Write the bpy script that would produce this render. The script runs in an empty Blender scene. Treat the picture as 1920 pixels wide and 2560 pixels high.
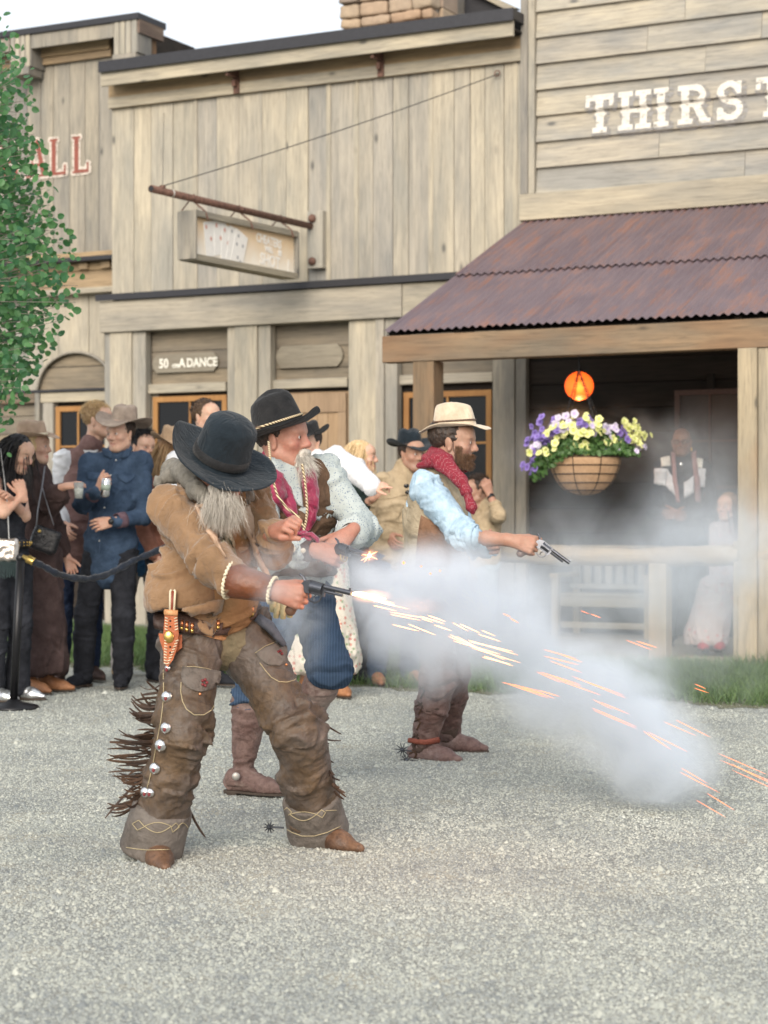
import bpy, math, random
import numpy as np
from mathutils import Vector, Matrix
R = math.radians
rnd = random.Random(7)
S = bpy.context.scene
COL = S.collection

# ------------------------------------------------------------------ camera, sky, sun, exposure
F = 4800.0; CX = 960.0; HY = 1290.0; CH = 1.22
cd = bpy.data.cameras.new('camera'); cam = bpy.data.objects.new('camera', cd); COL.objects.link(cam)
cam.location = (0, 0, CH); cam.rotation_euler = (R(90), 0, 0)
cd.sensor_fit = 'HORIZONTAL'; cd.sensor_width = 24.0; cd.lens = 60.0
cd.shift_y = 10/1920; cd.clip_end = 3000; cd.clip_start = .05
cd.dof.use_dof = True; cd.dof.focus_distance = 7.9; cd.dof.aperture_fstop = 3.5
S.camera = cam
w = bpy.data.worlds.new('World'); S.world = w; w.use_nodes = True
nt = w.node_tree; bgn = nt.nodes['Background']
sky = nt.nodes.new('ShaderNodeTexSky'); sky.sky_type = 'NISHITA'; sky.sun_disc = False
SUN_EL, SUN_AZ = 25, 192      # azimuth: compass angle the light comes from, 0 = +Y, 90 = +X
sky.sun_elevation = R(SUN_EL); sky.sun_rotation = R(SUN_AZ)
sky.air_density = 1.0; sky.dust_density = 3.0; sky.ozone_density = 1.0
cl = nt.nodes.new('ShaderNodeTexNoise'); cl.inputs['Scale'].default_value = 2.2; cl.inputs['Detail'].default_value = 5
cr_ = nt.nodes.new('ShaderNodeMapRange'); cr_.inputs[1].default_value = .3; cr_.inputs[2].default_value = .7; cr_.inputs[3].default_value = .78; cr_.inputs[4].default_value = .9
nt.links.new(cl.outputs[0], cr_.inputs[0]); mx_ = nt.nodes.new('ShaderNodeMix'); mx_.data_type = 'RGBA'; nt.links.new(cr_.outputs[0], mx_.inputs[0])
nt.links.new(sky.outputs[0], mx_.inputs[6]); mx_.inputs[7].default_value = (4.2, 4.35, 4.5, 1)      # thin bright overcast veil
nt.links.new(mx_.outputs[2], bgn.inputs[0]); bgn.inputs[1].default_value = 0.15
sl = bpy.data.lights.new('sun', 'SUN'); so = bpy.data.objects.new('sun', sl); COL.objects.link(so)
sl.energy = 2.3; sl.angle = R(40); sl.color = (1.0, .92, .82)
sd = Vector((math.sin(R(SUN_AZ))*math.cos(R(SUN_EL)), math.cos(R(SUN_AZ))*math.cos(R(SUN_EL)), math.sin(R(SUN_EL))))
so.rotation_euler = sd.to_track_quat('Z', 'Y').to_euler()
S.view_settings.view_transform = 'Standard'; S.view_settings.look = 'None'
S.view_settings.exposure = 0.88; S.view_settings.gamma = 1.0; S.view_settings.use_curve_mapping = False
S.cycles.max_bounces = 8; S.cycles.volume_bounces = 3; S.cycles.transparent_max_bounces = 24
S.cycles.use_denoising = True; S.cycles.volume_step_rate = 1.0; S.cycles.volume_max_steps = 256
S.cycles.use_adaptive_sampling = True; S.cycles.adaptive_threshold = .015

# ------------------------------------------------------------------ measuring
def V(*a): return np.array(a, float)
def K(px, py, Y):
    'the world point at depth Y metres that the photograph shows at pixel px, py'
    return V((px-CX)/F*Y, Y, CH+(HY-py)/F*Y)
def nrm(v): v = np.asarray(v, float); return v/(np.linalg.norm(v)+1e-12)
TH = R(27.0); ST, CT = math.sin(TH), math.cos(TH); OX, OY = 1.451, 19.62
def L(px, py, yl=0.0):
    'street-front frame: x along the fronts, y into the buildings, z up'
    d = V((px-CX)/F, 1, (HY-py)/F); o = V(0, 0, CH)
    t = (yl+OX*ST+OY*CT)/(d[0]*ST+d[1]*CT); p = o+d*t
    return V((p[0]-OX)*CT-(p[1]-OY)*ST, yl, p[2])
def Lx(px, yl=0.0): return L(px, 1000, yl)[0]
def l2w(x, y, z): return V(OX+x*CT+y*ST, OY-x*ST+y*CT, z)

# ------------------------------------------------------------------ objects
def tag(o, label=None, cat=None, group=None, kind=None):
    if label: o['label'] = label
    if cat: o['category'] = cat
    if group: o['group'] = group
    if kind: o['kind'] = kind
    return o
def empty(name, loc=(0, 0, 0), rz=0, **k):
    o = bpy.data.objects.new(name, None); COL.objects.link(o); o.location = loc; o.rotation_euler = (0, 0, rz)
    o.empty_display_size = .1
    return tag(o, **k)
def front(name, **k): return empty(name, (OX, OY, 0), -TH, **k)
def link(name, me, mat, parent=None, loc=None, smooth=False, **k):
    if smooth: me.polygons.foreach_set('use_smooth', [True]*len(me.polygons))
    if mat is not None and not len(me.materials):
        for m in (mat if isinstance(mat, (list, tuple)) else [mat]): me.materials.append(m)
    o = bpy.data.objects.new(name, me); COL.objects.link(o)
    if parent is not None: o.parent = parent
    if loc is not None: o.location = loc
    return tag(o, **k)
def mesh(v, f, name='m'):
    me = bpy.data.meshes.new(name)
    v = np.asarray(v, np.float32).reshape(-1, 3)
    if isinstance(f, np.ndarray) and f.ndim == 2:
        n, c = f.shape
        me.vertices.add(len(v)); me.vertices.foreach_set('co', v.ravel())
        me.loops.add(n*c); me.loops.foreach_set('vertex_index', f.astype(np.int32).ravel())
        me.polygons.add(n); me.polygons.foreach_set('loop_start', np.arange(0, n*c, c, dtype=np.int32))
        me.polygons.foreach_set('loop_total', np.full(n, c, np.int32)); me.update(calc_edges=True)
    else:
        me.from_pydata([tuple(map(float, p)) for p in v], [], [tuple(map(int, q)) for q in f]); me.update()
    return me
class MB:
    'collects shapes for ONE mesh'
    def __init__(s): s.v = []; s.f = []; s.n = 0; s.mi = []
    def add(s, v, f, mi=0):
        v = np.asarray(v, float).reshape(-1, 3); s.v.append(v)
        for q in f: s.f.append(tuple(i+s.n for i in q)); s.mi.append(mi)
        s.n += len(v); return s
    def box(s, a, b, mi=0, M=None, skew=0, taper=0):
        a = V(*a); b = V(*b); lo = np.minimum(a, b); hi = np.maximum(a, b)
        v = np.array([[(lo, hi)[i][0], (lo, hi)[j][1], (lo, hi)[k][2]] for k in (0, 1) for j in (0, 1) for i in (0, 1)])
        if M is not None: v = v@np.asarray(M)[:3, :3].T+np.asarray(M)[:3, 3]
        return s.add(v, [(0, 2, 3, 1), (4, 5, 7, 6), (0, 1, 5, 4), (2, 6, 7, 3), (0, 4, 6, 2), (1, 3, 7, 5)], mi)
    def tube(s, pts, r, n=8, mi=0, cap=True, flat=1.0, flatdir=None):
        pts = [V(*p) for p in pts]; m = len(pts)
        rs = [r]*m if np.isscalar(r) else list(r)
        up = V(0, 0, 1) if flatdir is None else nrm(flatdir)
        v = []; pu = None
        for i, p in enumerate(pts):
            t = nrm(pts[min(i+1, m-1)]-pts[max(i-1, 0)])
            if pu is None:
                a = up-t*np.dot(up, t)
                if np.linalg.norm(a) < .05: a = V(1, 0, 0)-t*t[0]
            else: a = pu-t*np.dot(pu, t)
            a = nrm(a); pu = a; b = np.cross(t, a)
            for k in range(n):
                an = 2*math.pi*k/n
                v.append(p+rs[i]*(math.cos(an)*a*flat+math.sin(an)*b))
        f = []
        for i in range(m-1):
            for k in range(n):
                k2 = (k+1) % n; f.append((i*n+k, i*n+k2, (i+1)*n+k2, (i+1)*n+k))
        if cap: f.append(tuple(range(n))[::-1]); f.append(tuple((m-1)*n+k for k in range(n)))
        return s.add(v, f, mi)
    def lathe(s, prof, c=(0, 0, 0), n=20, mi=0, A=None):
        v = []; m = len(prof)
        for r, z in prof:
            for k in range(n):
                a = 2*math.pi*k/n; v.append((r*math.cos(a), r*math.sin(a), z))
        v = np.array(v, float)
        if A is not None: v = v@np.asarray(A).T      # columns of A: axes
        v = v+V(*c); f = []
        for i in range(m-1):
            for k in range(n):
                k2 = (k+1) % n; f.append((i*n+k, i*n+k2, (i+1)*n+k2, (i+1)*n+k))
        f.append(tuple(range(n))[::-1]); f.append(tuple((m-1)*n+k for k in range(n)))
        return s.add(v, f, mi)
    def ball(s, c, r, n=10, mi=0):
        r = V(r, r, r) if np.isscalar(r) else V(*r)
        v = [V(0, 0, -1)]; m = n//2
        for i in range(1, m):
            a = math.pi*i/m-math.pi/2
            for k in range(n):
                b = 2*math.pi*k/n; v.append(V(math.cos(a)*math.cos(b), math.cos(a)*math.sin(b), math.sin(a)))
        v.append(V(0, 0, 1)); f = []
        for k in range(n): f.append((0, 1+(k+1) % n, 1+k)); f.append((len(v)-1, len(v)-1-n+k, len(v)-1-n+(k+1) % n))
        for i in range(m-2):
            for k in range(n):
                k2 = (k+1) % n; f.append((1+i*n+k, 1+i*n+k2, 1+(i+1)*n+k2, 1+(i+1)*n+k))
        return s.add(np.array(v)*r+V(*c), f, mi)
    def prism(s, poly, y0, y1, mi=0):
        'poly in x,z extruded along y'
        n = len(poly); v = [(x, y0, z) for x, z in poly]+[(x, y1, z) for x, z in poly]
        f = [tuple(range(n)), tuple(range(n, 2*n))[::-1]]+[(i, i+n, (i+1) % n+n, (i+1) % n) for i in range(n)]
        return s.add(v, f, mi)
    def mesh(s):
        me = bpy.data.meshes.new('m')
        me.from_pydata([tuple(p) for p in np.concatenate(s.v)], [], s.f); me.update()
        if any(s.mi): me.polygons.foreach_set('material_index', s.mi)
        return me
    def build(s, name, mat, parent=None, smooth=False, **k): return link(name, s.mesh(), mat, parent, smooth=smooth, **k)
def smooth_by_angle(o, deg=40):
    me = o.data; me.polygons.foreach_set('use_smooth', [True]*len(me.polygons))
    me.set_sharp_from_angle(angle=R(deg))

# ------------------------------------------------------------------ numpy noise
_rs = np.random.RandomState(3)
_perm = np.concatenate([_rs.permutation(256)]*3); _g3 = _rs.randn(256, 3); _g3 /= np.linalg.norm(_g3, axis=1)[:, None]
def noise3(p):
    p = np.asarray(p, float); i = np.floor(p).astype(int); f = p-i; u = f*f*f*(f*(f*6-15)+10); i &= 255
    def g(a, b, c):
        h = _perm[_perm[_perm[(i[:, 0]+a) & 255]+((i[:, 1]+b) & 255)]+((i[:, 2]+c) & 255)]
        return np.einsum('ij,ij->i', _g3[h], f-np.array([a, b, c]))
    x = lambda b, c: g(0, b, c)*(1-u[:, 0])+g(1, b, c)*u[:, 0]
    y = lambda c: x(0, c)*(1-u[:, 1])+x(1, c)*u[:, 1]
    return (y(0)*(1-u[:, 2])+y(1)*u[:, 2])*1.5
def fbm(p, o=3): return sum(noise3(p*2**k+7.3*k)/2**k for k in range(o))

# ------------------------------------------------------------------ implicit bodies
def RC(a, b, ra, rb, k=.02, flat=None, fd=None, fold=1.0):   # tapered capsule, optionally flattened by `flat` along fd
    return dict(t='rc', a=V(*a), b=V(*b), ra=ra, rb=rb, k=k, flat=flat, fd=None if fd is None else nrm(fd), fold=fold)
def EL(c, r, A=None, k=.03): return dict(t='el', c=V(*c), r=V(*r) if not np.isscalar(r) else V(r, r, r), A=np.eye(3) if A is None else np.asarray(A), k=k)
def BX(c, h, A=None, rd=.004, k=.004): return dict(t='bx', c=V(*c), r=V(*h), A=np.eye(3) if A is None else np.asarray(A), rd=rd, k=k)
def SUB(p): q = dict(p); q['sub'] = True; return q
def CUT(c, n, k=.003): return dict(t='cut', c=V(*c), n=nrm(n), k=k)
def prim_d(q, P):
    if q['t'] == 'rc':
        a, b = q['a'], q['b']; X = P-a; ba = b-a
        if q['flat']:
            e = q['fd']; s = 1/q['flat']-1; X = X+np.multiply.outer(X@e, e)*s; ba = ba+e*np.dot(ba, e)*s
        l2 = np.dot(ba, ba)+1e-12; h = np.clip((X@ba)/l2, 0, 1)
        d = np.sqrt(((X-np.multiply.outer(h, ba))**2).sum(-1))-(q['ra']+(q['rb']-q['ra'])*h)
        return d*(q['flat']*.5+.5 if q['flat'] else 1)
    if q['t'] == 'el':
        X = (P-q['c'])@q['A']/q['r']; l = np.sqrt((X**2).sum(-1))+1e-9; g = np.sqrt(((X/q['r'])**2).sum(-1))+1e-9
        return l*(l-1)/g
    if q['t'] == 'bx':
        X = np.abs((P-q['c'])@q['A'])-q['r']+q['rd']
        return np.sqrt((np.maximum(X, 0)**2).sum(-1))+np.minimum(X.max(-1), 0)-q['rd']
    if q['t'] == 'cut': return (P-q['c'])@q['n']
def prim_bb(q):
    if q['t'] == 'rc':
        r = max(q['ra'], q['rb']); return np.minimum(q['a'], q['b'])-r, np.maximum(q['a'], q['b'])+r
    if q['t'] == 'cut': return None
    e = (np.abs(q['A'])@q['r']); return q['c']-e, q['c']+e
def surf(prims, h=.006, pad=.02):
    'surface nets of the smooth union of prims; returns verts, quads'
    bb = [prim_bb(q) for q in prims if not q.get('sub') and q['t'] != 'cut']
    lo = np.min([b[0] for b in bb], 0)-pad; hi = np.max([b[1] for b in bb], 0)+pad
    n = np.ceil((hi-lo)/h).astype(int)+1; D = np.full(n, .05, np.float32)
    ax = [lo[i]+h*np.arange(n[i]) for i in range(3)]
    for q in prims:
        b = prim_bb(q)
        if b is None: s = [slice(0, n[i]) for i in range(3)]
        else:
            m = q['k']+.014; s = []
            for i in range(3):
                i0 = max(0, int((b[0][i]-m-lo[i])/h)); i1 = min(n[i], int((b[1][i]+m-lo[i])/h)+2); s.append(slice(i0, max(i1, i0)))
            if any(x.stop <= x.start for x in s): continue
        P = np.stack(np.meshgrid(ax[0][s[0]], ax[1][s[1]], ax[2][s[2]], indexing='ij'), -1)
        d = prim_d(q, P); k = max(q['k'], 1e-4); D0 = D[s[0], s[1], s[2]]
        if q.get('sub') or q['t'] == 'cut':
            d = d if q['t'] == 'cut' else -d
            hh = np.maximum(k-np.abs(D0-d), 0)/k; D[s[0], s[1], s[2]] = np.maximum(D0, d)+hh*hh*k*.25
        else:
            hh = np.maximum(k-np.abs(D0-d), 0)/k; D[s[0], s[1], s[2]] = np.minimum(D0, d)-hh*hh*k*.25
    I = D < 0; A = [slice(None, -1), slice(1, None)]; c = np.zeros(tuple(n-1), np.int8)
    for i in (0, 1):
        for j in (0, 1):
            for l in (0, 1): c += I[A[i], A[j], A[l]]
    act = np.argwhere((c > 0) & (c < 8)); idx = np.full(tuple(n-1), -1, np.int32); idx[act[:, 0], act[:, 1], act[:, 2]] = np.arange(len(act))
    acc = np.zeros((len(act), 3)); cnt = np.zeros(len(act))
    for axn in range(3):
        o1, o2 = [a for a in range(3) if a != axn]
        for i in (0, 1):
            for j in (0, 1):
                p0 = act.copy(); p0[:, o1] += i; p0[:, o2] += j; p1 = p0.copy(); p1[:, axn] += 1
                d0 = D[p0[:, 0], p0[:, 1], p0[:, 2]]; d1 = D[p1[:, 0], p1[:, 1], p1[:, 2]]
                m = (d0 < 0) != (d1 < 0); t = d0[m]/(d0[m]-d1[m]); pp = p0[m].astype(float); pp[:, axn] += t
                acc[m] += pp; cnt[m] += 1
    v = lo+h*acc/np.maximum(cnt, 1)[:, None]; fs = []
    for axn in range(3):
        o1, o2 = (axn+1) % 3, (axn+2) % 3
        a = np.take(I, range(n[axn]-1), axn); b = np.take(I, range(1, n[axn]), axn)
        e = np.argwhere(a != b); e = e[(e[:, o1] > 0) & (e[:, o2] > 0) & (e[:, o1] < n[o1]-1) & (e[:, o2] < n[o2]-1)]
        ins = I[e[:, 0], e[:, 1], e[:, 2]]; q = []
        for di, dj in ((0, 0), (1, 0), (1, 1), (0, 1)):
            z = e.copy(); z[:, o1] -= di; z[:, o2] -= dj; q.append(idx[z[:, 0], z[:, 1], z[:, 2]])
        q = np.stack(q, 1); q[~ins] = q[~ins][:, ::-1]; fs.append(q)
    f = np.concatenate(fs); f = f[(f >= 0).all(1)]
    return v, f
def vnormals(v, f):
    a = v[f[:, 0]]; n = np.cross(v[f[:, 2]]-a, v[f[:, 3]]-v[f[:, 1]]); N = np.zeros_like(v)
    for k in range(4): np.add.at(N, f[:, k], n)
    return N/(np.linalg.norm(N, axis=1)[:, None]+1e-12)
def relax(v, f, it=2):
    for _ in range(it):
        acc = np.zeros_like(v); c = np.zeros(len(v))
        for k in range(4):
            for j in (1, 3): np.add.at(acc, f[:, k], v[f[:, (k+j) % 4]]); np.add.at(c, f[:, k], 1)
        v = v*.4+.6*acc/np.maximum(c, 1)[:, None]
    return v
def crease(v, f, prims, amp=.006, fa=26, fp=5, big=.5, seed=0):
    'cloth folds: ridges that run around each limb, tighter near the joints'
    N = vnormals(v, f); best = np.full(len(v), 9.); q = v*V(7, 7, 5)+seed
    T = np.zeros(len(v)); FO = np.ones(len(v)); C = v*fp
    for p in prims:
        if p['t'] != 'rc' or p.get('sub'): continue
        d = prim_d(p, v); m = d < best; best[m] = d[m]; ba = p['b']-p['a']; ln = np.linalg.norm(ba); ax = ba/(ln+1e-9)
        X = v[m]-p['a']; t = X@ax; T[m] = np.clip(t/(ln+1e-9), 0, 1); FO[m] = p['fold']
        C[m] = X*fp+np.outer(t*(fa-fp), ax)+seed+np.outer(X@np.cross(ax, V(.3, .5, .8))*fa*.35, ax)
    W3 = np.stack([noise3(q), noise3(q+9), noise3(q+31)], 1)
    r1 = np.clip(1-np.abs(noise3(C*.55+.5*W3))*2.6, 0, 1)**1.3; r2 = np.clip(1-np.abs(noise3(C*1.15+4+.6*W3))*2.8, 0, 1)**1.6
    r3 = np.clip(1-np.abs(noise3(v*24+seed+1.1*W3))*3.0, 0, 1)**2
    ends = .5+.9*(np.abs(T-.5)*2)**2; pat = np.clip(.5+noise3(v*6+seed*3)*1.3, 0, 1.2)
    r4 = np.clip(1-np.abs(noise3(C*.8+17+.7*W3))*5.5, 0, 1)
    a = amp*FO*ends*(r1*1.2-.45+pat*(r2*1.0-.3)-pat*r4*.9)+amp*.25*FO*(r3-.3)+amp*big*.8*noise3(q*.8+2)
    return v+N*a[:, None]
def garment(name, prims, mat, parent, h=.008, amp=.006, fa=26, fp=5, seed=0, rel=1, big=.5, **k):
    v, f = surf(prims, h)
    if rel: v = relax(v, f, rel)
    if amp: v = crease(v, f, prims, amp, fa, fp, big, seed)
    return link(name, mesh(v, f), mat, parent, smooth=True, **k)
def tint(o, cols):
    'per-vertex colour attribute named tint'
    at = o.data.color_attributes.new('tint', 'FLOAT_COLOR', 'POINT'); c = np.ones((len(cols), 4), np.float32); c[:, :3] = cols
    at.data.foreach_set('color', c.ravel())
def frame(up, fwd):
    u = nrm(up); f = nrm(np.asarray(fwd, float)-u*np.dot(fwd, u)); r = np.cross(f, u); return np.stack([r, f, u], 1)  # columns: right, forward, up
def ribbons(roots, dirs, length, width, curl=.3, grav=.5, segs=4, seed=1, spread=.15, taper=True):
    'flat hair-like strands in one mesh'
    rs = np.random.RandomState(seed); n = len(roots); roots = np.asarray(roots, float); d = np.asarray(dirs, float)
    d = d+rs.randn(n, 3)*spread; d /= np.linalg.norm(d, axis=1)[:, None]; ln = np.broadcast_to(length, (n,))*(.7+.6*rs.rand(n))
    side = np.cross(d, rs.randn(n, 3)); side /= np.linalg.norm(side, axis=1)[:, None]; p = roots.copy(); vs = []; wob = rs.randn(n, 3)*curl
    for s in range(segs+1):
        wd = width*(1-(s/segs)**2*.85 if taper else 1)
        vs.append(p-side*wd*.5); vs.append(p+side*wd*.5)
        d = d+(V(0, 0, -1)*grav+wob)/segs; d /= np.linalg.norm(d, axis=1)[:, None]; p = p+d*(ln/segs)[:, None]
    v = np.stack(vs, 1).reshape(-1, 3); m = 2*(segs+1); b = np.arange(n)*m; fs = []
    for s in range(segs): fs.append(np.stack([b+2*s, b+2*s+1, b+2*s+3, b+2*s+2], 1))
    return v, np.concatenate(fs)
# ------------------------------------------------------------------ materials
class NT:
    def __init__(s, name):
        s.m = bpy.data.materials.new(name); s.m.use_nodes = True; s.t = s.m.node_tree; s.b = s.t.nodes['Principled BSDF']
        s.tc = None
    def n(s, typ, ins=None, **props):
        x = s.t.nodes.new('ShaderNode'+typ)
        for k, v in props.items(): setattr(x, k, v)
        for k, v in (ins or {}).items(): s.set(x.inputs[k], v)
        return x
    def set(s, sock, v):
        if hasattr(v, 'bl_rna') and 'NodeSocket' in v.bl_rna.identifier: s.t.links.new(v, sock)
        elif hasattr(v, 'outputs'): s.t.links.new(v.outputs[0], sock)
        else:
            if isinstance(v, tuple) and len(v) == 3 and sock.type == 'RGBA': v = v+(1,)
            sock.default_value = v
    def obj(s, rand=True, scale=(1, 1, 1)):
        tc = s.n('TexCoord').outputs['Object']
        if rand:
            oi = s.n('ObjectInfo'); c = s.n('VectorMath', {0: oi.outputs['Random'], 1: (37., 53., 71.)}, operation='MULTIPLY')
            tc = s.n('VectorMath', {0: tc, 1: c}, operation='ADD').outputs[0]
        return s.n('Mapping', {'Vector': tc, 'Scale': scale}).outputs[0]
    def noise(s, vec, scale, detail=3, rough=.6, dist=0):
        return s.n('TexNoise', {'Vector': vec, 'Scale': scale, 'Detail': detail, 'Roughness': rough, 'Distortion': dist}).outputs[0]
    def ramp(s, fac, stops, interp='LINEAR'):
        r = s.n('ValToRGB', {'Fac': fac}); cr = r.color_ramp; cr.interpolation = interp
        while len(cr.elements) < len(stops): cr.elements.new(.5)
        for e, (p, c) in zip(cr.elements, stops):
            e.position = p; e.color = (c, c, c, 1) if np.isscalar(c) else tuple(c)+(1,)
        return r.outputs[0]
    def mix(s, fac, a, b, mode='MIX'):
        m = s.n('Mix', data_type='RGBA', blend_type=mode); s.set(m.inputs[0], fac); s.set(m.inputs[6], a); s.set(m.inputs[7], b); return m.outputs[2]
    def math(s, op, a, b=0.0, clamp=False):
        return s.n('Math', {0: a, 1: b}, operation=op, use_clamp=clamp).outputs[0]
    def bump(s, h, strength=.3, dist=.01):
        b = s.n('Bump', {'Height': h, 'Strength': strength, 'Distance': dist}).outputs[0]; s.set(s.b.inputs['Normal'], b)
    def out(s, color=None, rough=None, metal=None, spec=None, **k):
        if color is not None: s.set(s.b.inputs['Base Color'], color)
        if rough is not None: s.set(s.b.inputs['Roughness'], rough)
        if metal is not None: s.set(s.b.inputs['Metallic'], metal)
        if spec is not None: s.set(s.b.inputs['Specular IOR Level'], spec)
        for kk, v in k.items(): s.set(s.b.inputs[kk.replace('_', ' ')], v)
        return s.m
def sc(c, f): return tuple(min(1, x*f) for x in c)
def wood(name, light, dark, axis='z', contrast=1.0, knots=True, stain=None):
    t = NT(name); lo = {'z': (1, 1, .06), 'x': (.06, 1, 1), 'y': (1, .06, 1)}[axis]; md = {'z': (1, 1, .3), 'x': (.3, 1, 1), 'y': (1, .3, 1)}[axis]
    g = t.noise(t.obj(scale=lo), 55, 5, .7, .6); g2 = t.noise(t.obj(scale=lo), 14, 3, .6, 1.0); big = t.noise(t.obj(scale=md), 2.2, 4, .65)
    c = t.mix(t.ramp(big, [(.36, 0), (.62, 1)]), dark, light)
    c = t.mix(t.ramp(g2, [(.33, .34*contrast), (.6, 0)]), c, sc(dark, .62))
    c = t.mix(t.ramp(g, [(.36, .36*contrast), (.52, 0)]), c, sc(dark, .4))
    rv = t.n('ObjectInfo').outputs['Random']
    c = t.mix(1.0, c, t.ramp(rv, [(0, (.84, .84, .84)), (.35, (1.0, .97, .90)), (.7, (1.06, 1.02, .92)), (1, (.93, .93, .91))]), 'MULTIPLY')
    if stain: c = t.mix(t.ramp(t.noise(t.obj(scale=md), 1.3, 3), [(.5, 0), (.66, .8)]), c, stain)
    h = t.math('ADD', t.math('MULTIPLY', g, .6), t.math('MULTIPLY', g2, .5))
    if knots:
        vo = t.n('TexVoronoi', {'Vector': t.obj(scale={'z': (1, 1, .45), 'x': (.45, 1, 1), 'y': (1, .45, 1)}[axis]), 'Scale': 3.3, 'Randomness': 1.0})
        k = t.ramp(vo.outputs['Distance'], [(.045, 1), (.075, .35), (.12, 0)])
        c = t.mix(t.math('MULTIPLY', k, .85), c, sc(dark, .35))
    t.bump(h, .8, .008); return t.out(c, .88, spec=.25)
def cloth(name, col, col2=None, scale=14, rough=.92, bump=.25, weave=900, spec=.2, sheen=.0, dust=None):
    t = NT(name); v = t.obj(); n1 = t.noise(v, scale, 4, .6)
    c = t.mix(t.ramp(n1, [(.3, 0), (.7, 1)]), sc(col, .80), col2 or sc(col, 1.15)); c = t.mix(t.ramp(t.noise(v, 4.5, 5, .7, .6), [(.46, 0), (.68, .5)]), c, sc(col, .58))
    if dust: c = t.mix(t.ramp(t.noise(v, 5, 5, .7), [(.5, 0), (.75, .75)]), c, dust)
    wr = t.noise(v, 16, 3, .5, 1.6); wr = t.math('ABSOLUTE', t.math('SUBTRACT', wr, .5)); h = t.math('ADD', t.math('MULTIPLY', wr, -1.6), t.math('MULTIPLY', t.noise(v, weave*.25, 2), .12*bump*2))
    t.bump(h, .55, .012); return t.out(c, rough, spec=spec, Sheen_Weight=sheen)
def leather(name, col, worn, rough=.5, amt=.5, scale=7, bump=.3, dust=None):
    t = NT(name); v = t.obj(rand=False); n1 = t.noise(v, scale, 6, .68, .4); n2 = t.noise(v, scale*7, 4, .7)
    c = t.mix(t.ramp(n1, [(.42-.1*amt, 0), (.7-.1*amt, 1)]), col, worn); c = t.mix(t.ramp(n2, [(.35, .5), (.5, 0)]), c, sc(col, .5))
    if dust: c = t.mix(t.ramp(t.noise(v, 4, 5, .7), [(.46, 0), (.7, .8)]), c, dust)
    cr = t.math('MULTIPLY', t.math('ABSOLUTE', t.math('SUBTRACT', t.noise(v, 9, 4, .5, 1.8), .5)), -2.2)
    t.bump(t.math('ADD', t.math('ADD', n2, n1), cr), min(1, bump*1.7), .010); return t.out(c, t.ramp(n1, [(.3, rough), (.7, min(1, rough+.3))]), spec=.4)
def skin(name, col):
    t = NT(name); v = t.obj(rand=False); a = t.n('Attribute', attribute_name='tint').outputs['Color']
    c = t.mix(t.ramp(t.noise(v, 30, 3), [(.3, 0), (.75, .6)]), col, (min(1, col[0]*1.05), col[1]*.82, col[2]*.78))
    c = t.mix(t.ramp(t.noise(v, 75, 4, .7), [(.42, .0), (.7, .45)]), c, sc(col, .62)); c = t.mix(1.0, c, a, 'MULTIPLY'); wr = t.math('ABSOLUTE', t.math('SUBTRACT', t.noise(v, 45, 4, .6, 1.2), .5)); t.bump(t.math('ADD', t.math('MULTIPLY', wr, -1.5), t.noise(v, 260, 2)), .35, .003)
    return t.out(c, .48, spec=.4, Subsurface_Weight=.15, Subsurface_Radius=(.02, .008, .005), Subsurface_Scale=.5)
def hairm(name, col, col2): 
    t = NT(name); c = t.mix(t.ramp(t.noise(t.obj(rand=False, scale=(1, 1, .15)), 90, 3), [(.35, 0), (.65, 1)]), col, col2)
    t.bump(t.noise(t.obj(rand=False, scale=(1, 1, .12)), 130, 3), .7, .006); return t.out(c, .5, spec=.4)
def plain(name, col, rough=.5, metal=0, spec=.5, var=.15, scale=30, bump=0):
    t = NT(name); n1 = t.noise(t.obj(), scale, 4)
    if bump: t.bump(n1, bump, .004)
    return t.out(t.mix(t.ramp(n1, [(.3, 0), (.7, 1)]), sc(col, 1-var), sc(col, 1+var)), rough, metal, spec)
def emit(name, col, st):
    t = NT(name); return t.out((0, 0, 0), .5, Emission_Color=col, Emission_Strength=st)
def glow(name, col, st):
    t = NT(name); lw = t.n('LayerWeight', {0: .5}).outputs['Facing']; em = t.n('Emission', {'Color': col+(1,), 'Strength': float(st)}); tr = t.n('BsdfTransparent')
    mx = t.n('MixShader', {0: t.ramp(lw, [(.15, 0), (.85, 1)]), 1: em.outputs[0], 2: tr.outputs[0]}); t.t.links.new(mx.outputs[0], t.t.nodes['Material Output'].inputs[0]); return t.m
M = {}
M['w_main'] = wood('weathered_board', (0.433, 0.395, 0.332), (0.286, 0.278, 0.256), 'z')
M['w_main_x'] = wood('weathered_beam', (0.417, 0.378, 0.31), (0.278, 0.265, 0.238), 'x')
M['w_grey'] = wood('grey_board', (0.329, 0.304, 0.265), (0.199, 0.196, 0.19), 'z')
M['w_clap'] = wood('clapboard_wood', (0.433, 0.395, 0.332), (0.269, 0.269, 0.265), 'x', 1.1)
M['w_brown'] = wood('brown_beam', (.27, .19, .125), (.16, .135, .11), 'x', 1.2, stain=(.2, .10, .05))
M['w_brownz'] = wood('brown_post', (.26, .165, .10), (.15, .12, .09), 'z', 1.2, stain=(.22, .11, .05))
M['w_postz'] = wood('pale_post', (.44, .37, .27), (.28, .25, .2), 'z', 1.1, stain=(.3, .19, .11))
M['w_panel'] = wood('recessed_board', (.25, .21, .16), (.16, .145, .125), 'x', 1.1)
M['w_cornice'] = wood('cornice_board', (.40, .30, .19), (.26, .2, .14), 'x', 1.1)
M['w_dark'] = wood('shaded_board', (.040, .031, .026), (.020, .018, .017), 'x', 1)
M['w_orange'] = wood('varnished_frame', (.36, .20, .085), (.27, .14, .06), 'z', .6, False)
M['w_door'] = wood('door_board', (.40, .29, .19), (.30, .21, .14), 'z', .7, False)
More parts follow.
